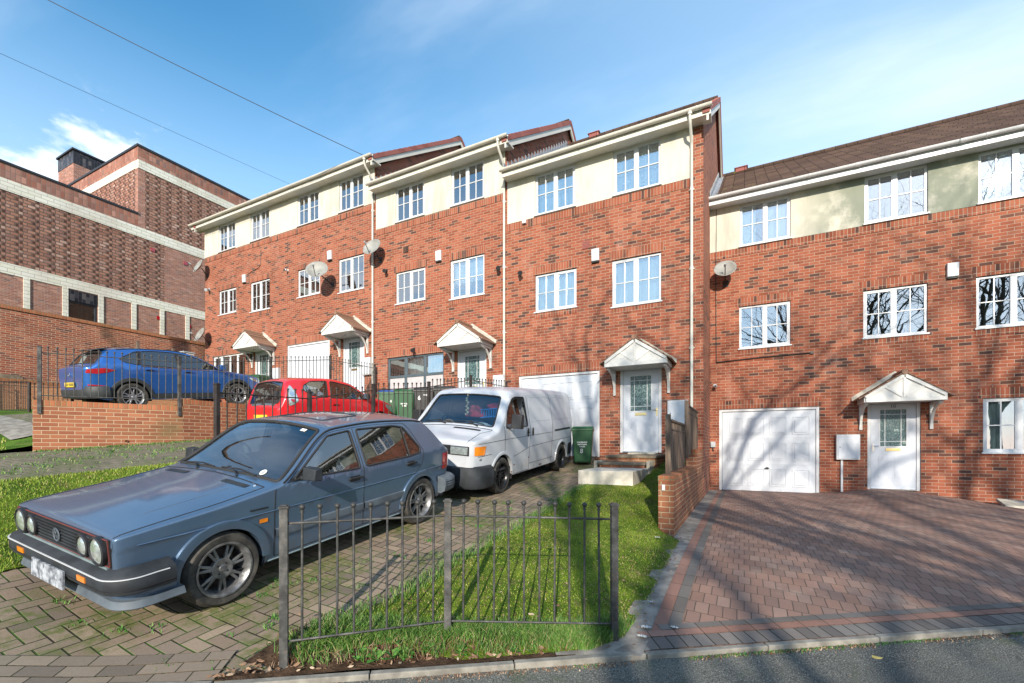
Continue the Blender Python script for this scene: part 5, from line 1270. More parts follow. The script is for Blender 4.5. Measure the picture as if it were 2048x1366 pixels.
    # ring emblem with two stacked strokes
    e = MB(); e.tube([(xf + .02, .046 * math.cos(a), .647 + .046 * math.sin(a)) for a in np.linspace(0, 2 * math.pi, 22, endpoint=False)], .006, 6, closed=True)
    for P in ([(-.020, .040), (0, .004), (.020, .040)], [(-.038, .022), (-.018, -.040), (0, -.004), (.018, -.040), (.038, .022)]): e.tube([(xf + .02, a, .647 + b) for a, b in P], .005, 5)
    e.obj('emblem', MAT['car_plastic2'], gr)
    # bumpers, spoiler, plate
    prof = [(0, .365), (.045, .360), (.095, .385), (.105, .43), (.105, .485), (.085, .515), (0, .545)]
    fb = wrap(S_, t, 'front_bumper', MAT['car_plastic'], prof, 1.62, True, .085, xend=1.895)
    wrap(S_, fb, 'bumper_strip', MAT['upvc'], [(.098, .492), (.107, .492), (.107, .497), (.098, .497)], 1.66, True, .085, xend=1.895)
    wrap(S_, fb, 'bumper_groove', MAT['black'], [(.09, .412), (.1065, .412), (.1065, .418), (.09, .418)], 1.64, True, .085, xend=1.895)
    wrap(S_, t, 'front_spoiler', MAT['blue_grey'], [(-.05, .29), (.015, .29), (.035, .32), (.035, .366), (-.02, .366)], 1.60, True, .15, xend=1.88)
    wrap(S_, t, 'spoiler_lip', MAT['car_plastic2'], [(0, .262), (.065, .255), (.075, .265), (.055, .312), (.0, .315)], 1.56, True, .11, xend=1.88)
    rb = wrap(S_, t, 'rear_bumper', MAT['car_plastic2'], [(0, .34), (.05, .33), (.11, .37), (.125, .44), (.12, .52), (.09, .55), (0, .56)], -1.60, False, .13, xend=-1.88)
    [wrap(S_, rb, 'bumper_groove', MAT['car_plastic'], [(.11, z), (.127, z), (.127, z + .006), (.11, z + .006)], -1.62, False, .13, xend=-1.88) for z in (.42, .455, .49)]
    for sg in (1, -1):
        q = MB(); q.box(1.99, 2.0075, .50 * sg - .055, .50 * sg + .055, .430, .468); q.obj('front_indicator', MAT['amber'], fb)
    q = MB(); Mx = Matrix.Translation((2.022, 0, .38)) @ Matrix.Rotation(R(-6), 4, 'Y'); n = q.vs([Mx @ Vector(p) for p in ((0, -.26, -.065), (0, .26, -.065), (0, .26, .065), (0, -.26, .065), (-.012, -.26, -.065), (-.012, .26, -.065), (-.012, .26, .065), (-.012, -.26, .065))])
    for f_ in ((0, 1, 2, 3), (7, 6, 5, 4), (0, 4, 5, 1), (1, 5, 6, 2), (2, 6, 7, 3), (3, 7, 4, 0)): q.face(*[n + k for k in f_])
    o = q.obj('number_plate', MAT['plate_blur'], t); o['label'] = 'white number plate with blurred characters'
    # wipers, aerial stub, tax discs
    for y0, y1 in ((.50, -.02), (-.12, -.62)):
        w = MB(); A = S_.topp(.775, y0 - .25, .02); w.tube([S_.topp(.80, y0 - .18, .012), S_.topp(.745, (y0 + y1) / 2 - .05, .035)], .009, 6); w.tube([S_.topp(.735, y0, .022), S_.topp(.705, lerp(y0, y1, .5), .024), S_.topp(.72, y1, .022)], .008, 6); w.obj('wiper', MAT['black'], t, smooth=60)
    w = MB(); p = S_.topp(.86, .66, .0); w.sphere(p, .014, 6); w.tube([p, p + Vector((.02, 0, .05))], .004, 5); w.obj('aerial_stub', MAT['chrome'], t)
    d = MB(); 
    pts = [(.668 + .03 * math.cos(a) * 1.0, .50 + .036 * math.sin(a)) for a in np.linspace(0, 2 * math.pi, 20, endpoint=False)]
    d.poly([S_.topp(x, y, .002) for x, y in pts]); o = d.obj('tax_disc', MAT['white_mark'], t, fix=False)
    d = MB(); d.poly([S_.topp(x, y, .003) for x, y in ((.19, .40), (.19, .47), (.155, .47), (.155, .40))]); d.obj('sticker', MAT['white_mark'], t, fix=False)
    d = MB(); [d.poly([S_.topp(.668 + a, .50 + b, .0035) for a, b in ((u, -.022), (u, .022), (u + .006, .022), (u + .006, -.022))]) for u in (-.012, 0, .012)]; d.obj('tax_disc_print', MAT['car_plastic2'], o, fix=False)
    # cabin
    q = MB(); q.box(-1.6, .78, -.70, .70, .30, .34).box(.55, .80, -.68, .68, .34, .86); q.obj('cabin_floor', MAT['interior'], t); q = MB(); q.box(.30, .76, -.66, .66, .80, .90); q.obj('dashboard', MAT['interior'], t, bevel=.05)
    q = MB(); q.box(-1.75, -1.05, -.60, .60, .84, .86); q.obj('parcel_shelf', MAT['interior'], t)
    for y in (.36, -.36): seatobj(t, -.12, y, .38); 
    seatobj(t, -.85, 0, .38, 1.15, .18, False, h=.52); steering(t, .28, -.36, .86)
    place2(t, (-4.524, 3.425, -1.0635 + .006), -90, -6.62, -5.63)
    return t
GOLF = golf()

def mirror_glass(o, sg):
    if sg < 0: o.data.transform(Matrix.Scale(-1, 4, (0, 1, 0))); o.data.flip_normals()

def car(label, name, spec):
    """shared build of a car's skin: body, glass, arches, wheels, seams"""
    t = thing(name, label, spec['cat'], local=True); S_ = Shell(**spec['shell'])
    xs = sorted(set(np.round(list(np.arange(S_.x0, S_.x1, .05)) + [p[0] for p in spec['shell']['top']] + [S_.x0 + d for d in (0, .005, .015, .03)] + [S_.x1 - d for d in (0, .005, .015, .03)], 4)))
    qs = [0, .12, .25, .38, .5, .6, .7, .8, .88, .95, 1, 1.15, 1.3, 1.45, 1.6, 1.75, 1.9, 2, 2.1, 2.25, 2.4, 2.6, 2.8, 3]
    fa, ra_, R_, ra = spec['axles'] + spec['wheel'][:2]; body = MAT[spec['paint']]
    holes = [S_.sidepoly(arch_poly(x, R_, ra)) for x in (fa, ra_)]; sw = [rnd_poly(P, spec.get('rr', .04)) for P in spec['side_windows']]
    holes += [S_.sidepoly(P) for P in sw]
    wtop = lambda x: S_.W(x, S_.top(x) - S_.crown(x)) - S_.rad(x)
    def endwin(xa, xb, ia, ib):      # full-width screen between two stations
        P = [(xa, 0), (xa, wtop(xa) - ia), (xb, wtop(xb) - ib), (xb, 0)]; mid = []
        K = [P[0]] + [p for p in rnd_poly(P, .05) if p[1] > .02] + [P[3]]; return K
    scr = [('windscreen', endwin(*spec['windscreen']))] + ([('rear_window', endwin(*spec['rear_window']))] if spec.get('rear_window') else [])
    hh = [[(x, min(q, 3)) for x, q in S_.toppoly(P)] for _, P in scr]
    S_.mesh('body', body, t, None, holes + hh, xs, qs)
    gm = MAT[spec.get('glass', 'car_glass')]
    for (nm, P), h in zip(scr, hh):
        o = S_.mesh(nm, gm, t, h, [], xs, qs, off=-.004); seal(S_, o, P[1:-1] + [(x, -y) for x, y in P[1:-1][::-1]], top=True, r=.013)
    for sg in (1, -1):
        for P in sw:
            o = S_.mesh('side_window', gm, t, S_.sidepoly(P), [], xs, qs, off=-.004, both=False); mirror_glass(o, sg); seal(S_, o, P, sg, .009)
        for x in (fa, ra_):
            if spec.get('arch'): arch_trim(S_, t, x, R_, ra, sg, MAT[spec['arch'][0]], spec['arch'][1], spec['arch'][2])
            well(t, x, R_, ra + .01, S_.wb(x) - .02, sg)
            w_ = spec['wheel']; wheel(t, x, (S_.wb(x) - w_[3] / 2 - w_[7]) * sg, sg, R_, w_[2], w_[3], w_[4], w_[5], rim=w_[6], turn=.3)
        for P in spec['seams']: seam(S_, t, P, sg, .004)
    cap(S_, t, S_.x1, body, 'front_panel'); cap(S_, t, S_.x0, body, 'rear_panel'); under(S_, t, spec.get('under', .25))
    return t, S_
def sidepatch(S_, t, name, mat, P, sgs=(1, -1), off=.005, step=.05):
    for sg in sgs:
        pts, F = cdt(densify(P, .04), [], step); q = MB(); q.vs([S_.side(x, z, off, sg) for x, z in pts]); q.f = F; q.mi = [0] * len(F); q.obj(name, MAT[mat] if isinstance(mat, str) else mat, t, smooth=60)
def toppatch(S_, t, name, mat, P, off=.006, step=.05):
    pts, F = cdt(densify(P, .04), [], step); q = MB(); q.vs([S_.topp(x, y, off) for x, y in pts]); q.f = F; q.mi = [0] * len(F); return q.obj(name, MAT[mat], t, smooth=60)

# ======================= white panel van
def van():
    spec = dict(cat='van', paint='van_white', axles=(1.46, -1.46), wheel=(.315, .375, .225, .21, 'multi', 10, 'black_alloy', .015), arch=None, glass='car_glass',
        shell=dict(top=[(2.33, .80), (2.325, .90), (2.30, .945), (2.2, .985), (1.90, 1.075), (1.70, 1.135), (1.64, 1.165), (1.10, 1.70), (1.02, 1.765), (.90, 1.80), (.5, 1.835), (-.6, 1.86), (-1.9, 1.85), (-2.15, 1.82), (-2.235, 1.74), (-2.26, 1.45)],
            crown=[(2.33, .005), (1.9, .05), (1.6, .055), (1.0, .05), (-2.0, .05), (-2.26, .02)],
            wb=[(2.33, .70), (2.31, .76), (2.24, .825), (2.0, .875), (1.4, .905), (.6, .92), (-1.6, .92), (-2.1, .905), (-2.22, .87), (-2.26, .82)],
            belt=[(2.4, 1.06), (-2.3, 1.10)], tumble=.17, sill=[(2.33, .34), (2.0, .30), (1.4, .27), (-2.0, .27), (-2.26, .36)], rad=[(2.33, .05), (1.7, .07), (1.0, .10), (-2.26, .10)], tuck=.03),
        side_windows=[[(1.38, 1.12), (1.18, 1.60), (.98, 1.655), (.52, 1.655), (.50, 1.12)]], windscreen=(1.62, 1.12, .045, .05),
        seams=[[(1.44, 1.16), (1.42, .98), (1.40, .72)], [(.40, 1.67), (.39, 1.0), (.39, .28)], [(.39, .285), (1.0, .285)],
               [(-.78, 1.68), (-.80, 1.08), (-.80, .28)], [(2.20, .905), (1.4, .93), (.4, .935), (-.8, .94)], [(2.2, .70), (1.85, .72)], [(1.06, .60), (.4, .72), (-.8, .745), (-2.2, .76)], [(.37, .40), (-.9, .40)]], under=.30)
    t, S_ = car('scruffy white panel van with black wheels and an amber corner lamp', 'panel_van', spec)
    for sg in (1, -1):
        for P in ([(.30, 1.20), (.30, 1.66), (-.70, 1.67), (-.72, 1.20)], [(-.86, 1.20), (-.86, 1.67), (-1.72, 1.66), (-1.80, 1.20)]): seam(S_, t, rnd_poly(P, .06), sg, .0045, closed=True, name='panel_shade_line', mat='grey_box', off=-.001)  # grey outlines colour in the shading round the recessed side panels
        sidepatch(S_, t, 'sliding_door_rail', 'black', [(-.92, .945), (-.92, .985), (-1.95, .995), (-1.95, .955)], (sg,))
        handle(t, S_, .50, 1.0, sg, 'black', .045); 
        for x in (.50, .28): sidepatch(S_, t, 'door_handle', 'black', rnd_poly([(x - .035, .93), (x - .035, 1.08), (x + .035, 1.08), (x + .035, .93)], .03), (sg,), .012)
        mirror(t, S_, 1.27, 1.13, sg, 'black', (.13, .20, .23), .05)
        sidepatch(S_, t, 'indicator', 'amber', [(2.27, .725), (2.27, .865), (2.03, .865), (2.06, .725)], (sg,), .010)
        q = MB(); q.box(2.31, 2.345, sg * .40 if sg > 0 else -.74, .74 if sg > 0 else -.40, .725, .87); h = q.obj('headlight', MAT['black'], t, bevel=.01)
        q = MB(); q.box(2.345, 2.352, .415 if sg > 0 else -.725, .725 if sg > 0 else -.415, .74, .855); q.obj('headlight_glass', MAT['lamp_glass'], h, bevel=.003)
        sidepatch(S_, t, 'rear_bumper_side', 'car_plastic', [(-1.87, .34), (-1.86, .62), (-2.24, .62), (-2.24, .36)], (sg,), .012)
        sidepatch(S_, t, 'front_bumper_side', 'car_plastic', [(2.27, .29), (2.27, .555), (1.86, .555), (1.845, .31)], (sg,), .013)
        arch_trim(S_, t, 1.46, .315, .375, sg, MAT['van_white'], .04, .008); arch_trim(S_, t, -1.46, .315, .375, sg, MAT['van_white'], .04, .008)
        for i, (x, z, w) in enumerate(((1.1, .33, .05), (-.2, .31, .08), (.40, .52, .03), (1.03, .45, .03))): sidepatch(S_, t, 'rust_patch', simple('rust', (.16, .06, .025), .9, var=.5, scale=30), [(x - w, z - .012), (x - w * .3, z + .02), (x + w, z + .008), (x + w * .4, z - .016)], (sg,), .003)
    G = MB(); G.box(2.32, 2.334, -.40, .40, .725, .875); g = G.obj('grille', MAT['black'], t); q = MB(); [q.box(2.334, 2.345, -.39, .39, .735 + k * .027, .747 + k * .027) for k in range(5)]; q.obj('grille_slat', MAT['car_plastic'], g)
    wrap(S_, t, 'front_bumper', MAT['car_plastic'], [(0, .21), (.05, .20), (.085, .26), (.09, .42), (.07, .53), (0, .555)], 1.90, True, .24, xend=2.30)
    q = MB(); q.box(2.375, 2.392, .40, .60, .30, .37).box(2.375, 2.392, -.60, -.40, .30, .37).obj('bumper_recess', MAT['black'], t, bevel=.01)
    toppatch(S_, t, 'bonnet_vent', 'black', [(1.75, .10), (1.75, .62), (1.805, .62), (1.805, .10)])
    seam(S_, t, [(2.31, .70), (1.9, .68), (1.70, .80)], top=True, r=.005); seam(S_, t, [(2.31, -.70), (1.9, -.68), (1.70, -.80)], top=True, r=.005)
    seam(S_, t, [(1.69, .80), (1.69, 0), (1.69, -.80)], top=True, r=.008)
    for y0, y1 in ((.60, .0), (-.05, -.62)):
        w = MB(); w.tube([S_.topp(1.66, y0 - .1, .012), S_.topp(1.60, (y0 + y1) / 2, .035)], .010, 6); w.tube([S_.topp(1.61, y0, .022), S_.topp(1.58, (y0 + y1) / 2, .024), S_.topp(1.60, y1, .022)], .009, 6); w.obj('wiper', MAT['black'], t, smooth=60)
    q = MB(); q.box(-.1, 1.6, -.86, .86, .40, .44).box(-.12, -.08, -.84, .84, .44, 1.15).box(-.12, -.08, -.68, .68, 1.15, 1.70); q.obj('cabin_floor', MAT['interior'], t); q = MB(); q.box(1.15, 1.60, -.80, .80, .98, 1.10); q.obj('dashboard', MAT['interior'], t, bevel=.04)
    for y in (.45, -.45): seatobj(t, .55, y, .62, .5, .2, True, h=.62)
    steering(t, 1.05, -.45, 1.12)
    # bits and pieces lying behind the windscreen travel with the van but are loose things on the dashboard
    def loose(nm, lb, cat, fn, mat, **k):
        q = MB(); fn(q); o = q.obj(nm, MAT[mat] if isinstance(mat, str) else mat, None, **k); tag(o, lb, cat); o.matrix_world = t.matrix_world; return o
    place2(t, (-4.623, 8.275, -.622 + .006), -88.9, -4.88, -4.36)
    def lump(q, cx, cy, cz, rx, ry, rz, seed):
        r_ = random.Random(seed); ph = [r_.uniform(0, 6) for _ in range(6)]
        q.grid(lambda a, b: (cx + rx * math.cos(a) * math.sin(b) * (1 + .22 * math.sin(3 * a + ph[0]) * math.sin(2 * b + ph[1])), cy + ry * math.sin(a) * math.sin(b) * (1 + .2 * math.sin(4 * b + ph[2] + a)), cz + max(-.01, rz * math.cos(b) * (1 + .35 * math.sin(5 * a + ph[3])))), list(np.linspace(0, 2 * math.pi, 26)), list(np.linspace(.02, math.pi - .02, 14)))
    loose('towel', 'crumpled pale cloth lying on the van dashboard', 'cloth', lambda q: lump(q, 1.38, .42, 1.10, .13, .26, .07, 2), simple('pale cloth', (.6, .66, .68), .95), smooth=60)
    loose('soft_toy', 'tan furry bundle on the far side of the van dashboard', 'toy', lambda q: lump(q, 1.36, -.30, 1.10, .10, .15, .09, 5), simple('tan plush', (.45, .27, .12), .95, var=.4, scale=30), smooth=60)
    loose('red_bag', 'red bag hanging in the middle of the van cab', 'bag', lambda q: lump(q, .95, .02, 1.28, .10, .22, .15, 9), simple('red nylon', (.45, .02, .03), .7, var=.4, scale=14), smooth=60)
    loose('red_bag', 'red bag behind the blue basket in the van cab', 'bag', lambda q: lump(q, .92, .46, 1.44, .08, .20, .07, 11), simple('red nylon 2', (.45, .02, .03), .7, var=.4, scale=14), smooth=60)
    def basket(q):
        for k in range(7): q.box(.98, 1.0, .18 + k * .05, .20 + k * .05, 1.26 + k * .006, 1.40 + k * .006)
        q.hexa([(.97, .17, 1.39), (1.02, .17, 1.39), (1.02, .52, 1.43), (.97, .52, 1.43), (.97, .17, 1.41), (1.02, .17, 1.41), (1.02, .52, 1.45), (.97, .52, 1.45)]); q.hexa([(.97, .17, 1.25), (1.02, .17, 1.25), (1.02, .52, 1.29), (.97, .52, 1.29), (.97, .17, 1.27), (1.02, .17, 1.27), (1.02, .52, 1.31), (.97, .52, 1.31)])
    loose('basket', 'bright blue slatted basket behind the van windscreen', 'basket', basket, simple('blue basket', (.03, .28, .75), .5))
    def charm(q):
        r_ = random.Random(4)
        for k in range(9): q.sphere((1.16 + r_.uniform(-.01, .01), -.02 + r_.uniform(-.03, .03), 1.60 - k * .036), r_.uniform(.016, .026), 6)
        q.tube([(1.15, -.02, 1.68), (1.16, -.02, 1.30)], .004, 5)
    loose('hanging_charm', 'pale string of charms hanging from the van mirror', 'ornament', charm, simple('charm', (.6, .55, .35), .6, var=.5, scale=40), smooth=60)
    # lettering left on the wing
    m = text_curve('WGA', .05, .001); m.transform(Matrix.Translation(S_.side(2.13, .655, .004)) @ Matrix.Rotation(R(90), 4, 'X') @ Matrix.Rotation(R(180), 4, 'Y')); m.materials.append(MAT['black'])
    o = bpy.data.objects.new('wing_lettering', m); col.objects.link(o); o.parent = t
    return t
VAN = van()

# ======================= blue SUV
def suv():
    spec = dict(cat='car', paint='blue', axles=(1.3375, -1.3375), wheel=(.345, .40, .235, .22, 'fork', 5, 'silver', .01), arch=('cladding', .075, .014), glass='car_glass_dark',
        shell=dict(top=[(2.27, .62), (2.24, .76), (2.15, .86), (1.9, .95), (1.3, 1.06), (1.08, 1.10), (.30, 1.50), (.10, 1.565), (-.4, 1.625), (-1.0, 1.625), (-1.45, 1.585), (-1.66, 1.535), (-1.72, 1.49), (-1.98, 1.17), (-2.05, 1.12), (-2.17, 1.08), (-2.20, .98), (-2.21, .80)],
            crown=[(2.27, .005), (2.1, .04), (1.3, .06), (.9, .06), (0, .05), (-1.5, .06), (-1.9, .05), (-2.21, .02)],
            wb=[(2.27, .50), (2.2, .66), (2.05, .78), (1.7, .87), (1.2, .905), (0, .90), (-1.2, .915), (-1.7, .89), (-2.0, .82), (-2.15, .73), (-2.21, .64)],
            belt=[(2.3, 1.0), (1.0, 1.02), (0, 1.05), (-1.2, 1.11), (-2.2, 1.15)], tumble=.46, sill=[(2.27, .36), (1.8, .27), (-1.8, .27), (-2.21, .40)], rad=[(2.27, .05), (1.3, .08), (.9, .06), (0, .05), (-1.7, .05), (-2.0, .06), (-2.21, .05)], tuck=.07),
        side_windows=[[(1.00, 1.07), (.30, 1.41), (-.12, 1.50), (-.16, 1.09)], [(-.24, 1.095), (-.21, 1.51), (-.70, 1.525), (-1.00, 1.50), (-1.10, 1.14)], [(-1.16, 1.145), (-1.06, 1.49), (-1.16, 1.475), (-1.52, 1.29), (-1.42, 1.20)]],
        windscreen=(1.05, .26, .03, .03), rear_window=(-1.74, -1.97, .10, .08), rr=.035,
        seams=[[(1.0, 1.04), (.98, .75), (.92, .42)], [(-.20, 1.06), (-.22, .7), (-.20, .42)], [(-1.08, 1.12), (-1.16, .98), (-1.10, .84), (-.98, .74), (-.86, .42)], [(.92, .42), (-.86, .42)]], under=.30)
    t, S_ = car('bright blue crossover parked nose in behind the low brick wall', 'crossover_car', spec)
    for sg in (1, -1):
        sidepatch(S_, t, 'sill_cladding', 'cladding', [(.88, .29), (.88, .41), (-.88, .41), (-.88, .29)], (sg,), .014)
        sidepatch(S_, t, 'bumper_side', 'cladding', [(-1.77, .31), (-1.78, .52), (-2.18, .62), (-2.19, .42)], (sg,), .012)
        sidepatch(S_, t, 'bumper_side', 'cladding', [(1.79, .30), (1.80, .50), (2.2, .50), (2.2, .36)], (sg,), .012)
        sidepatch(S_, t, 'tail_light', 'red_lens', rnd_poly([(-1.62, 1.00), (-1.85, 1.05), (-2.14, 1.01), (-2.16, .93), (-1.98, .91), (-1.78, .945)], .02), (sg,), .010)
        sidepatch(S_, t, 'headlight', 'lamp_glass', [(2.1, .74), (1.9, .85), (1.68, .90), (1.80, .80), (2.1, .70)], (sg,), .008)
        sidepatch(S_, t, 'reflector', 'red_lens', [(-1.86, .60), (-1.86, .63), (-2.14, .66), (-2.14, .63)], (sg,), .016)
        sidepatch(S_, t, 'pillar_trim', 'black', [(-1.10, 1.14), (-1.18, 1.145), (-1.10, 1.50), (-1.00, 1.51)], (sg,), .003); sidepatch(S_, t, 'pillar_trim', 'black', [(-.16, 1.09), (-.24, 1.09), (-.21, 1.52), (-.12, 1.51)], (sg,), .003)
        mirror(t, S_, .86, 1.08, sg, 'blue', (.15, .17, .13), .04); handle(t, S_, 0, .99, sg, 'blue', .20); handle(t, S_, -.92, 1.02, sg, 'blue', .20)
        MB().tube([S_.side(x, S_.belt(x) + .012, .006, sg) for x in np.arange(1.0, -1.2, -.1)], .008, 5).obj('chrome_strip', MAT['chrome'], t, smooth=60)
        MB().tube([S_.P(x, 1.6).xyz * 1 if sg > 0 else Vector((S_.P(x, 1.6).x, -S_.P(x, 1.6).y, S_.P(x, 1.6).z)) for x in np.arange(.1, -1.55, -.1)], .016, 6).obj('roof_rail', MAT['black'], t, smooth=60)
    wrap(S_, t, 'rear_bumper', MAT['cladding'], [(0, .34), (.03, .32), (.07, .38), (.075, .52), (.05, .60), (0, .62)], -1.80, False, .30, xend=-2.14)
    wrap(S_, t, 'front_bumper', MAT['cladding'], [(0, .28), (.04, .27), (.06, .32), (.05, .42), (0, .44)], 1.80, True, .35, xend=2.18)
    sp = MB(); sp.hexa([(-1.60, -.58, 1.545), (-1.60, .58, 1.545), (-1.80, .54, 1.50), (-1.80, -.54, 1.50), (-1.60, -.58, 1.575), (-1.60, .58, 1.575), (-1.80, .54, 1.525), (-1.80, -.54, 1.525)]); sp.obj('roof_spoiler', MAT['black'], t, bevel=.01)
    q = MB(); q.box(-2.245, -2.222, -.26, .26, .60, .71); o = q.obj('number_plate', MAT['plate_yellow'], t, bevel=.006); o['label'] = 'yellow rear number plate'
    b = MB(); [b.box(-2.247, -2.2455, -.22 + k * .066 + (.03 if k > 3 else 0), -.18 + k * .066 + (.03 if k > 3 else 0), .625, .69) for k in range(6)]; b.obj('plate_marks', MAT['cladding'], o)
    e = MB(); e.tube([(-2.222, .052 * math.cos(a), .90 + .052 * math.sin(a)) for a in np.linspace(0, 2 * math.pi, 20, endpoint=False)], .007, 6, closed=True); e.tube([(-2.222, -.05, .915), (-2.222, .005, .905), (-2.222, -.005, .895), (-2.222, .05, .885)], .006, 5); e.obj('emblem', MAT['chrome'], t)
    q = MB(); q.box(-1.6, .9, -.78, .78, .38, .42); q.obj('cabin_floor', MAT['interior'], t)
    for y in (.38, -.38): seatobj(t, -.05, y, .55)
    seatobj(t, -.95, 0, .58, 1.3, .2, False, h=.55)
    place2(t, (-14.65, 7.193, 1.114 + .01), 89.3, 6.95, 2.89); return t
SUV = suv()

# ======================= red city car
def red():
    spec = dict(cat='car', paint='red', axles=(1.17, -1.17), wheel=(.275, .315, .18, .165, 'fork', 5, 'silver', .02), arch=None, glass='car_glass',
        shell=dict(top=[(1.87, .50), (1.85, .62), (1.78, .72), (1.5, .86), (1.05, .985), (.92, 1.02), (.38, 1.34), (.22, 1.395), (-.3, 1.465), (-.9, 1.455), (-1.22, 1.40), (-1.27, 1.37), (-1.46, .90), (-1.50, .82), (-1.545, .74), (-1.56, .55)],
            crown=[(1.87, .005), (1.5, .06), (.95, .06), (.3, .05), (-1.2, .06), (-1.45, .04), (-1.56, .02)],
            wb=[(1.87, .42), (1.8, .60), (1.6, .72), (1.2, .79), (.4, .81), (-.9, .81), (-1.25, .79), (-1.45, .73), (-1.53, .67), (-1.56, .60)],
            belt=[(1.9, .86), (.8, .87), (-.5, .93), (-1.6, .99)], tumble=.36, sill=[(1.87, .28), (1.4, .20), (-1.3, .20), (-1.56, .30)], rad=[(1.87, .05), (.9, .06), (.3, .05), (-1.2, .07), (-1.4, .09), (-1.56, .05)], tuck=.05),
        side_windows=[[(.86, .90), (.34, 1.255), (-.20, 1.36), (-.30, .955)], [(-.38, .965), (-.29, 1.365), (-.70, 1.355), (-.93, 1.25), (-.96, 1.14), (-.78, 1.02)]], windscreen=(.90, .36, .03, .03), rear_window=(-1.285, -1.47, .055, .05), rr=.05,
        seams=[[(.86, .87), (.86, .6), (.80, .26)], [(-.335, .94), (-.36, .7), (-.34, .26)], [(-.85, 1.0), (-.95, .8), (-.84, .55), (-.75, .26)], [(.80, .26), (-.74, .26)]], under=.24)
    t, S_ = car('small red hatchback seen from behind with its big glass tailgate', 'city_car', spec)
    for sg in (1, -1):
        sidepatch(S_, t, 'tail_light', 'lamp_glass', rnd_poly([(-1.335, 1.22), (-1.345, .80), (-1.26, .82), (-1.13, .90), (-1.16, 1.10), (-1.245, 1.26)], .03), (sg,), .009)
        for z in (.93, 1.06): 
            p = S_.side(-1.25, z, .014, sg); n = S_.N(-1.25, .8); n.y *= sg; Q = n.to_track_quat('Z', 'Y').to_matrix(); MB().poly([p + Q @ Vector((.05 * math.cos(a), .05 * math.sin(a), 0)) for a in np.linspace(0, 2 * math.pi, 16, endpoint=False)]).obj('lamp_bulb', MAT['chrome'] if z > 1 else MAT['red_lens'], t, fix=False)
        mirror(t, S_, .70, .93, sg, 'black', (.12, .15, .12), .03); handle(t, S_, -.20, .80, sg, 'red', .15)
        seatobj(t, .0, .34 * sg, .38, .46)
        sidepatch(S_, t, 'headlight', 'lamp_glass', [(1.78, .56), (1.62, .74), (1.35, .82), (1.42, .68), (1.7, .52)], (sg,), .008)
    seatobj(t, -.75, 0, .42, 1.1, .15, True, h=.52)
    toppatch(S_, t, 'wiper_base', 'black', [(-1.478, -.05), (-1.478, .05), (-1.495, .05), (-1.495, -.05)]); w = MB(); w.tube([S_.topp(-1.48, 0, .02), S_.topp(-1.40, -.28, .02)], .009, 5); w.obj('rear_wiper', MAT['black'], t)
    toppatch(S_, t, 'tailgate_trim', 'car_plastic2', [(-1.476, -.50), (-1.476, .50), (-1.50, .46), (-1.50, -.46)], .004)
    m = text_curve('C1', .09, .001, .001); m.transform(Matrix.Translation(S_.topp(-1.49, -.42, .012)) @ Matrix.Rotation(R(-90), 4, 'Z') @ Matrix.Rotation(R(75), 4, 'X')); m.materials.append(MAT['chrome']); o = bpy.data.objects.new('tailgate_lettering', m); col.objects.link(o); o.parent = t
    q = MB(); q.box(-1.575, -1.558, -.26, .26, .50, .61); q.obj('number_plate', MAT['plate_yellow'], t)
    q = MB(); q.box(-1.3, .9, -.7, .7, .28, .32); q.obj('cabin_floor', MAT['interior'], t); q = MB(); q.box(.5, .9, -.66, .66, .78, .88); q.obj('dashboard', MAT['interior'], t, bevel=.04)
    w = MB(); w.tube([S_.topp(-.2, 0, 0), S_.topp(-.2, 0, 0) + Vector((-.12, 0, .22))], .004, 5); w.obj('aerial', MAT['black'], t)
    place2(t, (-9.531, 8.075, .256 + .01), 84.5, 5.95, 2.31); return t
RED = red()
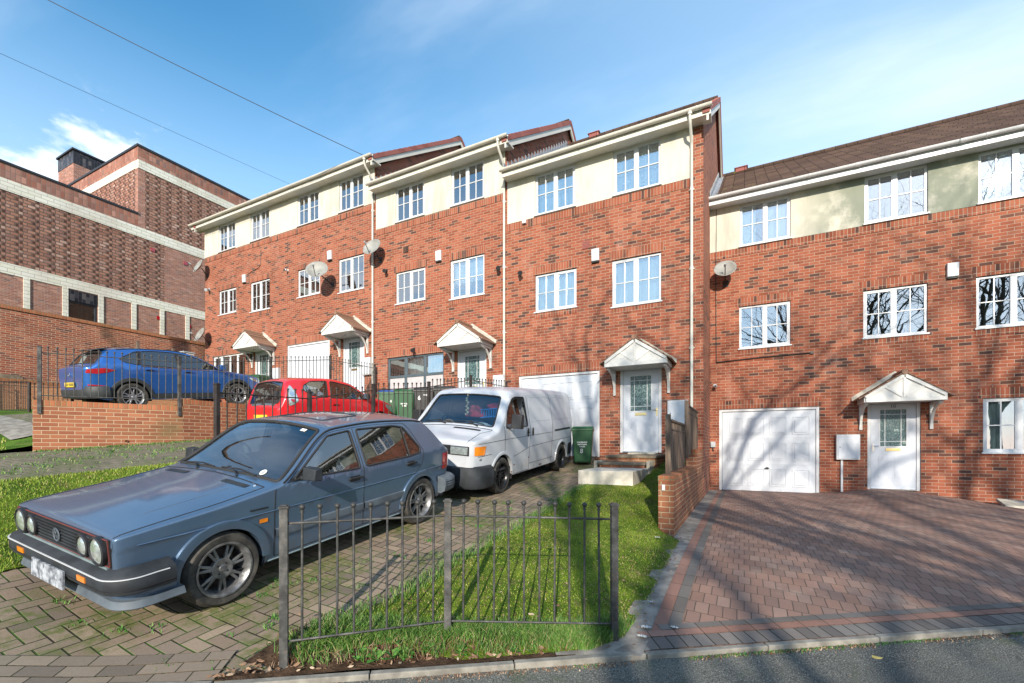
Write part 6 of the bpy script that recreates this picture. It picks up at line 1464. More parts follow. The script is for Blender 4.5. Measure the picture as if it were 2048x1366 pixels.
# ---------------------------------------------------------------- railings
def railing(label, posts, gap, group='iron railings', mat='iron', rb=.008, rp=.025, fin=.019, top=.115, low=.09, skip_last=False, nobars=(), cap_=True):
    t = thing('iron_railing', label, 'railing', (posts[0][0], posts[0][1], posts[0][3]), group); m = MAT[mat]
    for i, (u, v, zt, zb) in enumerate(posts):
        a = posts[min(i + 1, len(posts) - 1)]; b = posts[max(i - 1, 0)] if i == len(posts) - 1 else posts[i]; an = math.atan2(a[1] - b[1], a[0] - b[0]); q = MB()
        Mx = Matrix.Translation((u, v, 0)) @ Matrix.Rotation(an, 4, 'Z'); r = rp
        def bx(r, z0, z1): q.hexa([Mx @ Vector(p) for p in ((-r, -r, z0), (r, -r, z0), (r, r, z0), (-r, r, z0), (-r, -r, z1), (r, -r, z1), (r, r, z1), (-r, r, z1))])
        bx(r, zb - .25, zt - .012)
        if cap_: bx(r + .006, zt - .018, zt - .004); bx(r - .004, zt - .004, zt + .004)
        q.obj('post', m, t, bevel=.003)
    for i in range(len(posts) - 1):
        if i in nobars: continue
        A, B = Vector(posts[i][:2]), Vector(posts[i + 1][:2]); L = (B - A).length; n = max(2, round(L / gap)); za, zb = posts[i][2] - top, posts[i + 1][2] - top; ba, bb = posts[i][3] + low, posts[i + 1][3] + low
        MB().tube([(A.x, A.y, za), (B.x, B.y, zb)], rb * 1.05, 8).obj('rail', m, t, smooth=60); MB().tube([(A.x, A.y, ba), (B.x, B.y, bb)], rb * 1.0, 8).obj('rail', m, t, smooth=60)
        h = ((za - ba) + (zb - bb)) / 2 + .085; q = MB(); q.tube([(0, 0, 0), (0, 0, h)], rb, 8); q.sphere((0, 0, h + fin * .8), fin, 8); q.tube([(0, 0, h - .022), (0, 0, h - .010)], rb * 1.6, 8)
        first = None
        for k in range(1, n):
            f_ = k / n; p = A.lerp(B, f_); z = lerp(ba, bb, f_)
            if first is None: first = q.obj('bar', m, t, smooth=50); o = first
            else: o = first.copy(); col.objects.link(o)
            o.location = (p.x, p.y, z); o.rotation_euler = (rng.uniform(-.008, .008), rng.uniform(-.008, .008), 0)
    return t
railing('weathered grey railing between three posts across the near grass', [(-2.60, 1.895, -.375, -1.33), (-1.875, 2.655, -.375, -1.33), (-.835, 3.245, -.41, -1.37)], .106)
railing('tall thin railing along the wall beside the bright blue car', [(-11.64, 3.47, 1.86, .86), (-10.74, 5.36, 1.92, .90), (-10.76, 7.47, 2.29, 1.22), (-10.76, 9.34, 2.65, 1.55), (-10.84, 11.2, 2.70, 1.66)], .115, rb=.0085, rp=.028)
railing('dark railing between the red car and the grey hatchback', [(-5.92, 3.38, .795, -.30), (-6.07, 4.87, .865, -.16), (-6.02, 6.19, 1.14, .04), (-5.97, 7.76, 1.38, .24), (-5.97, 9.42, 1.75, .50), (-5.90, 11.15, 1.78, .66)], .135, mat='iron_dark', rb=.009, rp=.027)
railing('low dark railing at the far left in front of the planter', [(-21, 4.9, 2.02, 1.0), (-18.9, 4.75, 1.88, .9), (-16.4, 4.7, 1.66, .72), (-15.4, 5.2, 1.62, .72)], .13, mat='iron_dark', rb=.009, rp=.024)

# ---------------------------------------------------------------- garden walls
def walling(name, label, path, tops, bases, th, mat, cope=None, cat='wall', cope_h=.105, steps=()):
    t = thing(name, label, cat, (*path[0], bases[0])); q = MB(); c = MB()
    for i in range(len(path) - 1):
        A, B = Vector(path[i]), Vector(path[i + 1]); n = Vector((-(B - A).y, (B - A).x)).normalized() * th; a2, b2 = A + n, B + n; ch = cope_h if cope else 0
        q.hexa([(A.x, A.y, bases[i] - .4), (B.x, B.y, bases[i + 1] - .4), (b2.x, b2.y, bases[i + 1] - .4), (a2.x, a2.y, bases[i] - .4), (A.x, A.y, tops[i] - ch), (B.x, B.y, tops[i + 1] - ch), (b2.x, b2.y, tops[i + 1] - ch), (a2.x, a2.y, tops[i] - ch)])
        if cope: e = n.normalized() * .004; c.hexa([(A.x - e.x, A.y - e.y, tops[i] - ch), (B.x - e.x, B.y - e.y, tops[i + 1] - ch), (b2.x + e.x, b2.y + e.y, tops[i + 1] - ch), (a2.x + e.x, a2.y + e.y, tops[i] - ch), (A.x - e.x, A.y - e.y, tops[i]), (B.x - e.x, B.y - e.y, tops[i + 1]), (b2.x + e.x, b2.y + e.y, tops[i + 1]), (a2.x + e.x, a2.y + e.y, tops[i])])
    q.obj('brickwork', MAT[mat], t)
    if cope: c.obj('coping', MAT[cope], t)
    return t
wl = thing('garden_wall', 'low brick wall with a soldier course carrying the tall railing', 'wall', (-11.75, 3.25, -.1))
def local_wall(par, A, B, z0, z1, th, cope_h, mat='garden_brick', cm='garden_soldier'):
    A, B = Vector(A), Vector(B); L = (B - A).length; an = math.atan2((B - A).y, (B - A).x); W_ = Matrix.Translation((A.x, A.y, 0)) @ Matrix.Rotation(an, 4, 'Z'); P = TREE[par.name].inverted()
    for nm, m, q in (('brickwork', mat, MB().box(0, L, 0, th, z0, z1 - cope_h)), ('coping', cm, MB().box(-.003, L + .003, -.004, th + .004, z1 - cope_h, z1) if cope_h else None)):
        if q: o = q.obj(nm, MAT[m], None); o.parent = par; o.matrix_parent_inverse = P @ W_
local_wall(wl, (-11.68, 3.39), (-10.72, 5.42), -.6, .865, .215, .105); local_wall(wl, (-10.72, 5.424), (-10.70, 7.3), -.6, 1.02, .215, .105); local_wall(wl, (-10.70, 7.30), (-10.70, 9.3), -.4, 1.28, .215, .105); local_wall(wl, (-10.70, 9.30), (-10.70, 11.345), -.3, 1.60, .215, .105)
q = MB(); A = Vector((-11.68, 3.39)); d = (Vector((-10.72, 5.42)) - A).normalized(); n = Vector((d.y, -d.x)); p = A + d * 1.32 + n * .002
q.tube([(p.x - n.x * .05, p.y - n.y * .05, .11), (p.x + n.x * .03, p.y + n.y * .03, .11)], .022, 12, cap=False); q.obj('drain_pipe', MAT['upvc'], wl)
rw = thing('garden_wall', 'stepped brick retaining wall between the lawn and the red block driveway', 'wall', (-.84, 6.45, -1.2))
def axis_wall(par, u0, u1, v0, v1, z0, z1, ch=.075):
    MB().box(u0, u1, v0, v1, z0, z1 - ch).obj('brickwork', MAT['garden_brick'], par); MB().box(u0 - .004, u1 + .004, v0 - .004, v1, z1 - ch, z1).obj('coping', MAT['garden_soldier'], par)
axis_wall(rw, -1.05, -.845, 6.45, 9.75, -1.6, -.40); axis_wall(rw, -1.05, -.845, 9.755, 11.345, -1.6, -.06)
MB().box(-1.0, -.96, 6.425, 6.449, -.60, -.52).obj('wall_tag', MAT['upvc'], rw, bevel=.004)
def panel(label, v0, v1, z0, z1, u=-.985):
    t = thing('fence_panel', label, 'fence panel', (u, v0, z0), 'timber panels on the retaining wall'); MB().box(u - .035, u + .035, v0 - .035, v0 + .035, z0 - .02, z1 + .06).obj('post', MAT['wood'], t, bevel=.006)
    n = int((v1 - v0) / .11); 
    for i in range(n):
        a = v0 + .04 + i * (v1 - v0 - .04) / n; w = (v1 - v0 - .04) / n; MB().box(u - .010 - (i % 2) * .006, u + .010 - (i % 2) * .006, a + .003, a + w - .003, z0 + .03, z1 - .16 + rng.uniform(-.004, .004)).obj('board', MAT['wood'], t)
    for z in (z0 + .22, z1 - .24): MB().box(u - .045, u - .0165, v0 + .035, v1, z - .03, z + .03).obj('rail', MAT['wood'], t)
    q = MB(); q.box(u - .02, u + .02, v0 + .036, v1, z1 - .03, z1); q.obj('capping', MAT['wood'], t)
    q = MB(); q.box(u - .014, u + .014, v0 + .036, v1, z1 - .158, z1 - .135); k = v0 + .09
    while k < v1: q.box(u - .008, u + .008, k, k + .018, z1 - .134, z1 - .031); k += .09
    q.obj('trellis', MAT['wood'], t)
panel('weathered timber panel on the lower step of the retaining wall', 6.9, 8.95, -.40, .41); panel('weathered timber panel nearest the house on the retaining wall', 9.0, 11.2, -.20, .80, -.955)

ow = thing('boundary_wall', 'tall old mottled brick wall with a mossy coping behind the blue car', 'wall', (-22, 4, 1.4))
MB().box(-22.3, -22, -4, 15.8, .2, 4.62).obj('brickwork', MAT['old_brick'], ow); MB().box(-22.34, -21.96, -4, 15.8, 4.62, 4.74).obj('coping', MAT['garden_soldier'], ow)
q = MB(); r_ = random.Random(5)
for k in range(60): v = r_.uniform(2, 12); q.box(-22.0, -21.97 + r_.uniform(0, .03), v, v + r_.uniform(.2, .7), 2.02 + r_.uniform(0, .3), 2.1 + r_.uniform(0, .35))
q.obj('crumbling_base', MAT['tread'], ow)
pw = thing('planter_wall', 'low pale orange brick retaining wall in front of the tall old wall', 'wall', (-19.6, 6, 1.1)); MB().box(-21.95, -19.5, -2, 11.2, .2, 1.93).obj('brickwork', MAT['planter_brick'], pw); MB().box(-19.75, -19.49, -2, 11.2, 1.93, 2.04).obj('coping', MAT['garden_soldier'], pw)
MB().box(-21.95, -19.76, -2, 11.2, 1.931, 1.99).obj('soil_fill', MAT['soil'], pw)
for i, (u, v, z) in enumerate(((-20.5, 8.8, 4.02), (-20.5, 10.0, 3.95), (-20.6, 9.25, 3.78), (-20.6, 10.35, 3.72))):
    t = tag(MB().box(u - .045, u + .045, v - .045, v + .045, 1.97, z).obj('timber_post', MAT['wood'], None, bevel=.008), ['tallest timber post standing above the roof of the blue car', 'second tall timber post above the roof of the blue car', 'short timber post between the two tall ones behind the blue car', 'short timber post nearest the house behind the blue car'][i], 'post', 'timber posts on the planter')
t = thing('utility_cabinet', 'cream cabinet on the planter left of the row of houses', 'cabinet', (-20.9, 10.6, 1.98)); MB().box(-21.1, -20.7, 10.5, 10.9, 1.98, 3.92).obj('case', MAT['cream_pvc'], t, bevel=.02); MB().box(-21.13, -20.67, 10.47, 10.93, 3.92, 3.97).obj('lid', MAT['grey_box'], t, bevel=.01)

# ---------------------------------------------------------------- modern brick building on the left
mb = thing('brick_building', 'large modern building of brown brick with projecting headers and white glazed bands', 'building', (-30, 8, 1)); XU = -30.0
def facep(name, mat, v0, v1, z0, z1, dx=0., th=.3): return MB().box(XU - th, XU + dx, v0, v1, z0, z1).obj(name, MAT[mat], mb)
winv = (9.95, 11.12); TX = 14.2
w = MB(); 
for a, b, c, d in ((-16, winv[0], 0, 7.9), (winv[1], 34, 0, 7.9), (winv[0], winv[1], 7.85, 7.9), (winv[0], winv[1], 0, 6.2)): w.box(XU - .3, XU, a, b, c, d)
w.obj('wall', MAT['modern'], mb)
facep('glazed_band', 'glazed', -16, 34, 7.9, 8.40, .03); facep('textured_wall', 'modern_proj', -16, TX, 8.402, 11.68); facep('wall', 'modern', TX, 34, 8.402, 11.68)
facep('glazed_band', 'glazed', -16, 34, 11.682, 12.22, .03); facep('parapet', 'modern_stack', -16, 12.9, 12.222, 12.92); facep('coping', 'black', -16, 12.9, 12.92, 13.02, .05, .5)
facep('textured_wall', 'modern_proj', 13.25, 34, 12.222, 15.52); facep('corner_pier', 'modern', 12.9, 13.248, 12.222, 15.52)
facep('glazed_band', 'glazed', 12.9, 34, 15.522, 16.0, .03); facep('parapet', 'modern_stack', 12.9, 34, 16.002, 16.72); 
k = MB(); k.box(-52, XU + .05, 12.84, 34, 16.72, 16.84); k.obj('coping', MAT['black'], mb)
k = MB(); k.box(-52, XU - .302, 12.9, 33.9, 15.995, 16.715); k.obj('parapet', MAT['modern_stack'], mb); k = MB(); k.box(-52, XU - .303, 12.87, 33.8, 15.52, 15.99); k.obj('glazed_band', MAT['glazed'], mb)
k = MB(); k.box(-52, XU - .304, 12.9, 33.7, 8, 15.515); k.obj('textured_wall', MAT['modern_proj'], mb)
k = MB(); k.box(-52, XU - .31, -15.9, 12.85, 0, 12.80); k.obj('main_block', MAT['modern'], mb)
for v in (8.5 - 1.35 * 5, 8.5 - 1.35 * 4, 8.5 - 1.35 * 3, 8.5 - 1.35 * 2, 8.5 - 1.35, 8.5, 9.86, 11.26, 12.7, 14.06, 15.4): MB().box(XU, XU + .045, v - .11, v + .11, 3.2, 7.9).obj('pilaster', MAT['glazed'], mb)
wn = MB(); wn.box(XU - .12, XU - .02, winv[0], winv[0] + .08, 6.2, 7.32).box(XU - .12, XU - .02, winv[1] - .08, winv[1], 6.2, 7.32).box(XU - .12, XU - .02, winv[0] + .08, winv[1] - .08, 7.24, 7.32); wo = wn.obj('window', MAT['black'], mb)
MB().box(XU - .10, XU - .08, winv[0], winv[1], 6.2, 7.3).obj('pane', MAT['glass'], wo); MB().box(XU - .16, XU - .14, winv[0], winv[1], 6.2, 7.3).obj('blind', MAT['drape_warm'], wo); MB().box(XU - .2, XU + .03, winv[0] + .0, winv[1], 7.32, 7.85).obj('tiled_head', MAT['dark_tile'], wo)
for v, z in ((13.6, 11.2), (15.3, 11.05), (13.9, 7.4), (15.5, 7.3)): MB().box(XU, XU + .03, v - .1, v + .1, z - .1, z + .1).obj('wall_vent', MAT['red_lens'], mb)
ch = MB(); ch.box(-41.2, -38.9, 13.2, 16.8, 12, 18.5); co = ch.obj('chimney', MAT['modern'], mb); MB().box(-41.22, -38.88, 13.18, 16.82, 18.5, 19.35).obj('tiled_head', MAT['dark_tile'], co); MB().box(-41.3, -38.8, 13.1, 16.9, 19.35, 19.45).obj('coping', MAT['black'], co)

# ---------------------------------------------------------------- wheelie bins
def bin_(label, u, v, z, body, lid, rot=0, marks=(), scale=1., open_=0):
    t = thing('wheelie_bin', label, 'bin', local=True, group='wheelie bins'); H = 1.0
    b = MB(); b.hexa([(-.22, -.27, .05), (.22, -.27, .05), (.22, .25, .05), (-.22, .25, .05), (-.28, -.34, H - .04), (.28, -.34, H - .04), (.28, .34, H - .04), (-.28, .34, H - .04)]); b.obj('body', MAT[body], t, bevel=.03, smooth=50)
    r = MB(); r.box(-.295, .295, -.355, .33, H - .09, H - .03); r.obj('rim', MAT[body], t, bevel=.012)
    l = MB(); l.hexa([(-.29, -.37, H - .028), (.29, -.37, H - .028), (.29, .33, H - .028), (-.29, .33, H - .028), (-.25, -.33, H + .03), (.25, -.33, H + .03), (.27, .30, H + .055), (-.27, .30, H + .055)]); l.obj('lid', MAT[lid], t, bevel=.014, smooth=50)
    h = MB(); h.tube([(-.25, .30, H), (-.25, .40, H + .02), (.25, .40, H + .02), (.25, .30, H)], .018, 8); h.obj('handle', MAT[lid], t, smooth=50)
    for s in (-1, 1):
        q = MB(); q.lathe([(.02, -.025), (.10, -.025), (.105, 0), (.10, .025), (.02, .025)], (.27 * s, .28, .105), 'x', 20, closed=True); q.obj('wheel', MAT['rubber'], t, smooth=40)
    for s, size, x, zz in marks:
        m = text_curve(s, size, .003, .002); tl = math.atan2(.07, H - .09); m.transform(Matrix.Translation((x, -.275 - .07 * (zz - .05) / (H - .09) - .004, zz)) @ Matrix.Rotation(R(90) - 0 + tl, 4, 'X')); m.materials.append(MAT['white_mark'])
        o = bpy.data.objects.new('lettering', m); col.objects.link(o); o.parent = t
    t.location = (u, v, z); t.rotation_euler = (0, 0, rot); t.scale = (scale,) * 3; return t
bin_('dark green bin numbered 8 standing between the white van and the door steps', -3.50, 10.62, Z8(-3.4, 10.6) + .005, 'green_bin', 'green_bin', .25, [('8', .17, -.02, .36), ('HOUSEHOLD', .045, 0, .60), ('RECYCLING', .045, 0, .54), ('WASTE', .045, 0, .48)], .88)
bin_('green bin with a blue lid behind the nose of the red car', -9.35, 10.3, ZB(-9.3, 10.3) + .1, 'green_bin', 'blue_lid', .5, [('4', .10, .1, .7)])
bin_('plain green bin between the blue lidded bin and the black bin', -8.62, 10.2, ZB(-8.6, 10.2) + .1, 'green_bin', 'green_bin', .45, [('RECYCLE', .05, 0, .62), ('HERE', .05, 0, .56)])
bin_('black bin marked 6 beside the green bins', -7.9, 10.15, ZB(-7.9, 10.2) + .1, 'black_bin', 'black_bin', .45, [('6', .16, -.12, .74), ('5', .10, .12, .52), ('WASTE', .05, .08, .82)])
bin_('second black bin behind the far edge of the white van', -7.25, 10.2, ZB(-7.2, 10.2) + .1, 'black_bin', 'black_bin', .4)
bin_('green bin below the leftmost porch', -16.1, 10.7, ZA(-16, 10.7) + .03, 'green_bin', 'green_bin', .3)
t = thing('door_wreath', 'small dark wreath hanging beside the leftmost door', 'wreath', (-17.62, D0 - .03, 3.62)); MB().tube([(-17.62 + .16 * math.cos(a), D0 - .05, 3.62 + .17 * math.sin(a)) for a in np.linspace(0, 2 * math.pi, 18, endpoint=False)], .05, 6, closed=True).obj('wreath', simple('wreath', (.05, .045, .03), .9, var=.5, scale=30), t)
tag(MB().box(-3.72, -3.42, 9.58, 9.68, Z8(-3.5, 9.6) - .01, Z8(-3.5, 9.6) + .07).obj('brick', MAT['tread'], None, bevel=.006), 'loose brick chocking the rear wheel of the van', 'brick')
s = thing('stone_slab', 'pale stone slab leaning by the wall at the right edge', 'slab', (4.9, 12.9, -1.25)); MB().hexa([(4.72, 12.75, -1.24), (5.9, 12.65, -1.30), (6.0, 13.3, -1.24), (4.8, 13.35, -1.18), (4.72, 12.75, -1.19), (5.9, 12.65, -1.25), (6.0, 13.3, -1.17), (4.8, 13.35, -1.11)]).obj('slab', MAT['concrete'], s, bevel=.006)

# ---------------------------------------------------------------- overhead wires and their pole (the pole stands just outside the picture)
C2W = lambda x, y, z: (.8897 * x - .4565 * y, .4565 * x + .8897 * y, z)
def wire(label, a, b, sag, r):
    pts = []
    for i in range(25): f_ = i / 24; p = Vector(a).lerp(Vector(b), f_); p.z -= sag * 4 * f_ * (1 - f_); pts.append(p)
    return tag(MB().tube(pts, r, 5).obj('overhead_wire', MAT['cable'], None), label, 'wire', 'overhead wires')
wire('thick overhead wire sloping down to the eaves above the middle dish', C2W(-4.86, 14.75, 9.5), C2W(-15.7, 10.6, 13.0), .12, .010)
wire('thin faint overhead wire crossing the clouds on the left', C2W(-9.2, 34, 16.4), C2W(-15.7, 10.6, 10.9), .05, .006)
pl = thing('utility_pole', 'timber utility pole carrying the overhead wires', 'pole', C2W(-15.7, 10.6, -.4)); x, y, _ = C2W(-15.7, 10.6, 0); MB().tube([(x, y, -.5), (x, y, 13.4)], [.16, .10], 10).obj('shaft', MAT['wood'], pl, smooth=60); MB().box(x - .5, x + .5, y - .05, y + .05, 12.9, 13.05).obj('crossarm', MAT['wood'], pl)

# ---------------------------------------------------------------- bare street trees across the road, behind the viewer: they shade the right-hand plot and show in its windows
def bark():
    m = M('bark', .95, 0, .2); n = m.noise(6, 5, .6, stretch=(3, 3, .6)); m.color(m.ramp(n, [(.3, (.03, .025, .02)), (.7, (.12, .10, .08))])); m.bump(n, .6, .02); return m.mat
MAT['bark'] = bark()
def bare_tree(label, x, y, H, seed, lean=(0, 0), r0=.22):
    r_ = random.Random(seed); z = -1.6; t = thing('bare_tree', label, 'tree', (x, y, z), 'bare street trees across the road'); tr = MB(); br = MB(); cnt = [0]
    def grow(p, d, L, r, depth):
        n = 4 if depth < 2 else 3; pts = [p]; q = p.copy(); dd = d.copy()
        for i in range(n):
            dd = (dd + Vector((r_.uniform(-1, 1), r_.uniform(-1, 1), r_.uniform(-.4, .8))) * (.13 if depth else .06)).normalized(); q = q + dd * L / n; pts.append(q.copy())
        rs = [lerp(r, r * .62, i / n) for i in range(n + 1)]
        (tr if depth == 0 else br).tube(pts, rs, 8 if depth == 0 else (6 if depth < 3 else 3), cap=False); cnt[0] += 1
        if depth >= 6 or r < .007: return
        k = {0: 4, 1: 4, 2: 3, 3: 3, 4: 2, 5: 2}[depth]
        for j in range(k):
            f_ = 1 - .55 * (j / k) if depth else 1 - .35 * j / k; i = min(n, max(1, int(f_ * n))); base = pts[i]; a = 2 * math.pi * (j / k + r_.random() * .3); up = Vector((math.cos(a), math.sin(a), 0)); sp = r_.uniform(.45, .85)
            nd = (dd * math.cos(sp) + (up - dd * up.dot(dd)).normalized() * math.sin(sp)).normalized(); nd.z += .12; nd.normalize()
            grow(base, nd, L * r_.uniform(.62, .82), rs[i] * r_.uniform(.60, .76), depth + 1)
    grow(Vector((x, y, z)), Vector((lean[0], lean[1], 1)).normalized(), H * .32, r0, 0)
    tr.obj('trunk', MAT['bark'], t, smooth=60, fix=False); br.obj('branches', MAT['bark'], t, smooth=60, fix=False)
bare_tree('leafless tree across the road nearest the viewer', 5.9, -6.0, 19, 3, (.04, .02), .24)
bare_tree('leafless tree across the road with two heavy limbs', 8.7, -9.6, 22, 8, (-.05, .03), .30)
bare_tree('leafless tree across the road furthest right', 12.6, -7.4, 21, 21, (-.02, .0), .28)

bare_tree('leafless tree set back behind the others across the road', 3.9, -10.5, 20, 34, (.02, .05), .24)
# ---------------------------------------------------------------- grass, weeds, leaves
def blade_mat(name, stops):
    m = M(name, .6, 0, .35); g = m.new('ShaderNodeNewGeometry'); x, y, z = m.sep(m.tc()); rnd = S(m.nt, g.outputs['Random Per Island']); c = m.ramp(rnd, stops); m.color(c)
    m.b.inputs['Subsurface Weight'].default_value = 0; return m.mat
MAT['blades'] = blade_mat('grass blades', [(0, (.07, .13, .010)), (.3, (.13, .22, .016)), (.65, (.22, .31, .025)), (.85, (.28, .30, .05)), (1, (.36, .28, .12))])
MAT['blades_dark'] = blade_mat('rank grass', [(0, (.035, .10, .018)), (.5, (.08, .19, .03)), (.85, (.15, .26, .05)), (1, (.35, .30, .16))])
MAT['weed'] = blade_mat('weed leaves', [(0, (.03, .11, .018)), (.6, (.07, .20, .03)), (1, (.13, .27, .05))])
MAT['dead'] = blade_mat('dead leaves', [(0, (.10, .05, .025)), (.4, (.20, .11, .06)), (.8, (.33, .21, .13)), (1, (.45, .36, .25))])
def scatter(name, label, cat, pts, fz, mat, hmin, hmax, wd, seed, bend=.5, kind='stuff', dz=0.):
    r_ = np.random.RandomState(seed); n = len(pts); P = np.array([(u, v, fz(u, v) + dz) for u, v in pts]); a = r_.uniform(0, 2 * np.pi, n); h = r_.uniform(hmin, hmax, n); b = r_.uniform(.1, bend, n) * h; w = wd * r_.uniform(.6, 1.3, n); ta = r_.uniform(0, 2 * np.pi, n)
    dx, dy = np.cos(a), np.sin(a); px, py = np.cos(ta) * w / 2, np.sin(ta) * w / 2; V = np.zeros((n, 5, 3)); z = np.zeros(n)
    V[:, 0] = P + np.stack([-px, -py, z], 1); V[:, 1] = P + np.stack([px, py, z], 1); mid = P + np.stack([dx * b * .35, dy * b * .35, h * .6], 1); V[:, 2] = mid + np.stack([px * .8, py * .8, z], 1); V[:, 3] = mid - np.stack([px * .8, py * .8, z], 1); V[:, 4] = P + np.stack([dx * b, dy * b, h], 1)
    me = bpy.data.meshes.new(name); base = np.arange(n)[:, None] * 5; F4 = (base + np.array([0, 1, 2, 3])); F3 = (base + np.array([3, 2, 4]))
    me.vertices.add(n * 5); me.vertices.foreach_set('co', V.reshape(-1)); me.loops.add(n * 7); me.polygons.add(n * 2)
    loops = np.concatenate([F4, F3], 1).reshape(-1); me.loops.foreach_set('vertex_index', loops); st_ = np.stack([np.arange(n) * 7, np.arange(n) * 7 + 4], 1).reshape(-1); me.polygons.foreach_set('loop_start', st_); me.update(); me.validate()
    me.materials.append(mat); o = bpy.data.objects.new(name, me); col.objects.link(o); tag(o, label, cat); o['kind'] = kind; return o
def sample(poly, n, seed, dens=None):
    r_ = random.Random(seed); x0, x1 = min(p[0] for p in poly), max(p[0] for p in poly); y0, y1 = min(p[1] for p in poly), max(p[1] for p in poly); out = []
    while len(out) < n:
        x, y = r_.uniform(x0, x1), r_.uniform(y0, y1)
        if inpoly(x, y, poly) and (dens is None or r_.random() < dens(x, y)): out.append((x, y))
    return out
LW = [(-2.62, 2.2), (-2.60, 8.0), (-1.75, 8.0), (-1.72, 9.9), (-1.62, 11.2), (-1.06, 11.2), (-1.06, 6.4), (-.74, 6.2), (-.72, 4.0), (-.78, 3.3), (-.95, kerb_v(-.95) + .06), (-1.9, kerb_v(-1.9) + .30)]
nz = lambda x, y: .5 + .5 * math.sin(x * 3.1 + math.sin(y * 2.3) * 2) * math.sin(y * 2.7 + x)
scatter('grass', 'short bright lawn between the railing and the door steps', 'grass', sample(LW, 60000, 1), ZL, MAT['blades'], .006, .026, .0065, 1, 1.1)
scatter('grass', 'longer rank grass along the foot of the near railing', 'grass', sample(LW + [(-2.6, kerb_v(-2.6) + .15)], 15000, 2, lambda x, y: max(0, 1 - abs(y - (1.95 + .66 * (x + 2.4))) / .55) ** 1.2 * (.2 + .8 * nz(x * 2.3, y * 2))), ZL, MAT['blades_dark'], .03, .11, .006, 2, .9)
scatter('grass', 'ragged grass along the edge of the near driveway', 'grass', sample([(-2.75, 2.0), (-2.52, 2.0), (-2.52, 8.0), (-2.66, 8.0)], 3500, 3, lambda x, y: .15 + .85 * nz(x, y * 1.7)), ZL, MAT['blades_dark'], .02, .07, .006, 3)
BK = [(edge8(v) + .03, v) for v in (-.2, 0, 1, 2, 3, 4, 6, 9, 11.2)] + [(-6.9, 11.3), (-6.9, 6), (-7.2, 3.5), (-7.7, 2), (-8.1, .8), (-8.6, -1), (-9, kerb_v(-9))]
scatter('grass', 'bright grass bank behind the grey hatchback', 'grass', sample(BK, 42000, 4, lambda x, y: 1 if y < 5 else .3), ZBANK, MAT['blades'], .012, .040, .007, 4, .9, dz=.01)
scatter('grass', 'grass at the far left beyond the low wall', 'grass', sample([(-11.9, 3.1), (-12.6, 3.3), (-18, 3.2), (-18, -1), (-12, -1)], 14000, 5), ZA, MAT['blades'], .03, .08, .016, 5, .8)
jt = sample([(-5.4, .2), (-2.7, 1.8), (-2.7, 8), (-3.4, 8), (-3.5, 3), (-5.4, 1.4)], 60, 6, lambda x, y: nz(x * 1.5, y))
pts = []; r_ = random.Random(12)
for (x, y) in jt: pts += [(x + r_.gauss(0, .03), y + r_.gauss(0, .03)) for _ in range(r_.randint(6, 26))]
scatter('weeds', 'small weeds growing in the joints of the brown block paving', 'weeds', pts, Z8, MAT['weed'], .008, .035, .008, 6, 1.2)
pts = []
for k in range(150):
    v = r_.uniform(3.4, 7.5); u = -10.72 + (-(5.4 - v) * .47 if v < 5.4 else 0) + abs(r_.gauss(.08, .12)); pts += [(u + r_.gauss(0, .05), v + r_.gauss(0, .05)) for _ in range(14)]
for (x, y) in sample([(-11.3, 3.2), (-10.6, 5), (-7.5, 5), (-8, 2.5), (-9, 0), (-11, 0)], 220, 9): pts += [(x + r_.gauss(0, .06), y + r_.gauss(0, .06)) for _ in range(12)]
scatter('weeds', 'straggling weeds on the mossy paving below the low wall', 'weeds', pts, ZB, MAT['blades_dark'], .01, .05, .012, 7, 1.2)
pts = [(u, kerb_v(u) - .065 - abs(r_.gauss(0, .035))) for u in [r_.uniform(-3, 8) for _ in range(5200)] if nz(u * 2, 1) > .25]
scatter('weeds', 'moss and dead grass caught along the kerb', 'weeds', pts, lambda u, v: kerb_z(u) - .04, MAT['dead'], .004, .016, .008, 8, 1.5)
pts = [(u, kerb_v(u) - .06 - abs(r_.gauss(0, .025))) for u in [r_.uniform(-1, 8) for _ in range(5200)] if nz(u * 1.4, 3) > .35]
scatter('moss', 'green moss along the foot of the kerb', 'moss', pts, lambda u, v: kerb_z(u) - .04, MAT['weed'], .004, .018, .007, 9, 1.2)
# broad leaved weeds along the fence
scatter('grass', 'straw coloured dead blades scattered through the lawn', 'grass', sample(LW, 9000, 15, lambda x, y: nz(x * 2.1, y * 1.6) ** 2), ZL, MAT['dead'], .008, .03, .005, 15, 1.4)
SS = [(-2.7, kerb_v(-2.7) + .10), (-1.0, kerb_v(-1.0) + .05), (-1.0, kerb_v(-1) + .2), (-1.9, kerb_v(-1.9) + .5), (-2.7, 2.15)]
ptk = []
for (x, y) in sample(SS, 210, 41, lambda x, y: .25 + .75 * smooth(-2.4, -1.4, x)):
    ptk += [(x + r_.gauss(0, .022), y + abs(r_.gauss(0, .022))) for _ in range(r_.randint(6, 24))]
scatter('grass', 'tufts of grass coming through the soil beside the kerb', 'grass', ptk, ZL, MAT['blades_dark'], .02, .10, .005, 42, 1.2)
scatter('grass', 'dry straw stalks among the tufts beside the kerb', 'grass', sample(SS, 1500, 43), ZL, MAT['dead'], .02, .09, .0035, 44, 1.6)
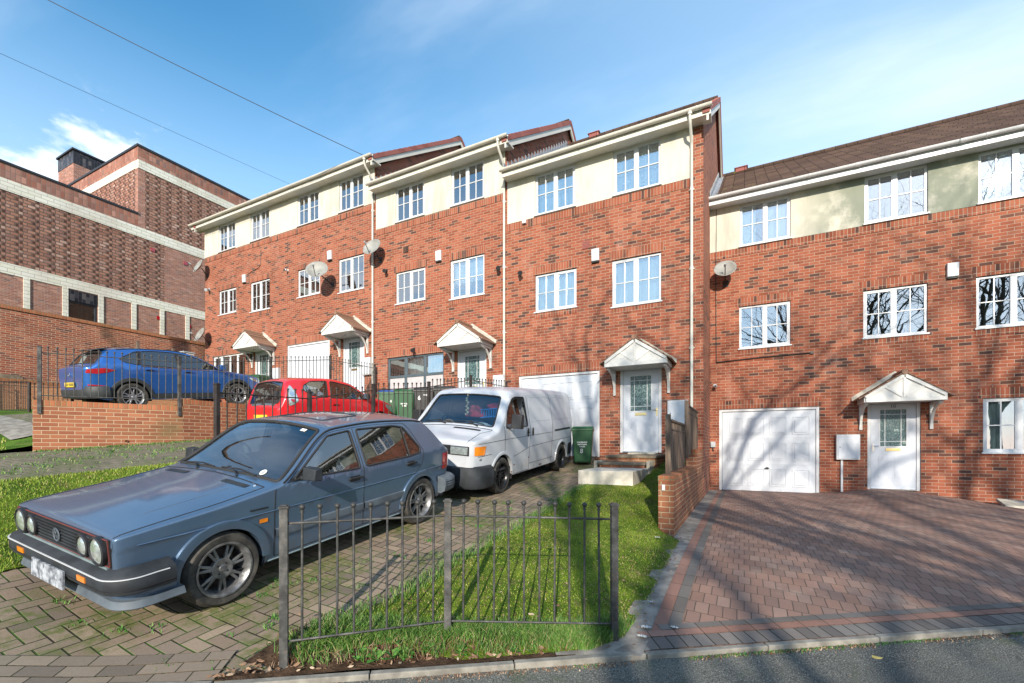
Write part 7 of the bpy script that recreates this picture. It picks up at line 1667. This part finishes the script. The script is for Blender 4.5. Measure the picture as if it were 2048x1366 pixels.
def rosettes():
    q = MB(); r_ = random.Random(31)
    for k in range(40):
        f_ = r_.random(); u = lerp(-2.62, -.9, f_); v = 1.92 + (u + 2.6) * .80 + r_.gauss(.02, .10); v = max(v, kerb_v(u) + .10); z = ZL(u, v) + .01; n = r_.randint(7, 14); s = r_.uniform(.025, .07) * (1.3 if .25 < f_ < .6 else .8)
        for i in range(n):
            a = 2 * math.pi * i / n + r_.uniform(-.3, .3); L = s * r_.uniform(.7, 1.25); el = r_.uniform(.25, 1.1); d = Vector((math.cos(a) * math.cos(el), math.sin(a) * math.cos(el), math.sin(el))); sd = Vector((-math.sin(a), math.cos(a), 0)); w_ = L * r_.uniform(.16, .30); p = Vector((u, v, z))
            P = [p, p + d * L * .35 + sd * w_ * .6, p + d * L * .7 + sd * w_ - Vector((0, 0, L * .05)), p + d * L - Vector((0, 0, L * .22)), p + d * L * .7 - sd * w_ - Vector((0, 0, L * .05)), p + d * L * .35 - sd * w_ * .6]; q.poly(P)
    o = q.obj('weeds', MAT['weed'], None, fix=False); tag(o, 'broad leaved weeds at the foot of the near railing', 'weeds'); o['kind'] = 'stuff'
rosettes()
def litter():
    q = MB(); r_ = random.Random(77)
    def leaf(u, v, z, s):
        a = r_.uniform(0, 6.28); Q = Matrix.Rotation(a, 3, 'Z') @ Matrix.Rotation(r_.uniform(-.7, .7), 3, 'X') @ Matrix.Rotation(r_.uniform(-.5, .5), 3, 'Y'); c = Vector((u, v, z + s * .25))
        q.poly([c + Q @ Vector(p) for p in ((-s, 0, 0), (-s * .4, s * .42, s * .12), (s * .4, s * .36, .02 * s), (s, 0, s * .2), (s * .4, -s * .36, 0), (-s * .4, -s * .42, s * .1))])
    for k in range(420):
        u = r_.uniform(-2.9, -1.2); v = max(kerb_v(u) + .03, kerb_v(u) + abs(r_.gauss(.22, .22))); leaf(u, v, (lerp(kerb_z(u), ZL(max(u, -2.6), v), smooth(0, .3, v - kerb_v(u)))) + .02, r_.uniform(.008, .03))
    for k in range(170): u, v = r_.uniform(-.92, -.62), r_.uniform(3.1, 6.4); leaf(u - abs(r_.gauss(0, .05)), v, ZR(-.76, v) + .015, r_.uniform(.008, .02))
    for k in range(140): u, v = r_.uniform(-2.4, -.9), r_.uniform(3, 8); leaf(u, v, ZL(u, v) + .02, r_.uniform(.008, .018))
    for k in range(26):
        u = r_.uniform(-2.8, -2.0); v = kerb_v(u) + r_.uniform(.08, .4); z = ZL(max(u, -2.6), v) + .01; a = r_.uniform(0, 3.14); L = r_.uniform(.05, .14); q.tube([(u, v, z), (u + math.cos(a) * L * .5, v + math.sin(a) * L * .5, z + .02), (u + math.cos(a) * L, v + math.sin(a) * L, z)], .0025, 4)
    for k in range(200): u = r_.uniform(-3, 8); w_ = abs(r_.gauss(0, .5)) + .07; leaf(u, kerb_v(u) - w_, kerb_z(u) - .075 + .01, r_.uniform(.003, .009))
    o = q.obj('dead_leaves', MAT['dead'], None, fix=False); tag(o, 'dead brown leaves and twigs on the soil by the kerb', 'leaves'); o['kind'] = 'stuff'
litter()
MAT['petal'] = simple('white litter', (.55, .55, .53), .8, var=.1)
def scrap(label, u, v, z, s, seed, mat='petal', nm='paper_scrap', cat='litter', group='white scraps on the ground'):
    r_ = random.Random(seed); q = MB(); n = 9
    q.grid(lambda a, b: (u + (a - .5) * s * 1.3 * (1 + .3 * math.sin(7 * b + seed)), v + (b - .5) * s * .9 * (1 + .3 * math.sin(9 * a + seed)), z + .006 + s * .25 * abs(math.sin(9 * a + seed) * math.cos(7 * b))), list(np.linspace(0, 1, n)), list(np.linspace(0, 1, 6)))
    return tag(q.obj(nm, MAT[mat], None, smooth=50, fix=False), label, cat, group)
scrap('white scrap on the grass by the front of the retaining wall', -.98, 5.95, ZL(-.98, 5.95) + .03, .045, 1); scrap('white scrap on the concrete edging half way down the lawn', -.70, 3.95, ZR(-.7, 3.95) + .01, .035, 2)
scrap('long white scrap where the edging meets the kerb band', -.66, 3.50, ZR(-.66, 3.5) + .01, .05, 3); scrap('white scrap on the dark header blocks', -.47, 3.60, ZR(-.47, 3.6) + .012, .04, 4); scrap('white scrap nearest the kerb on the edging', -.66, 3.36, ZR(-.66, 3.36) + .01, .045, 5)
scrap('small white scrap on the paving behind the near railing', -2.63, 3.05, Z8(-2.63, 3.05) + .005, .028, 7); scrap('yellow leaf lying on the road by the kerb', .82, 3.99, kerb_z(.8) - .075, .035, 6, 'amber', 'fallen_leaf', 'leaf', None) if False else None
lf = MB(); c = Vector((.82, 3.99, kerb_z(.8) - .068)); lf.poly([c + Vector(p) for p in ((-.04, 0, .004), (-.015, .022, .012), (.01, .02, .002), (.045, .008, .012), (.02, -.015, .002), (-.015, -.02, .01))]); tag(lf.obj('fallen_leaf', simple('yellow leaf', (.55, .42, .12), .7), None, fix=False), 'yellow leaf lying on the road by the kerb', 'leaf')
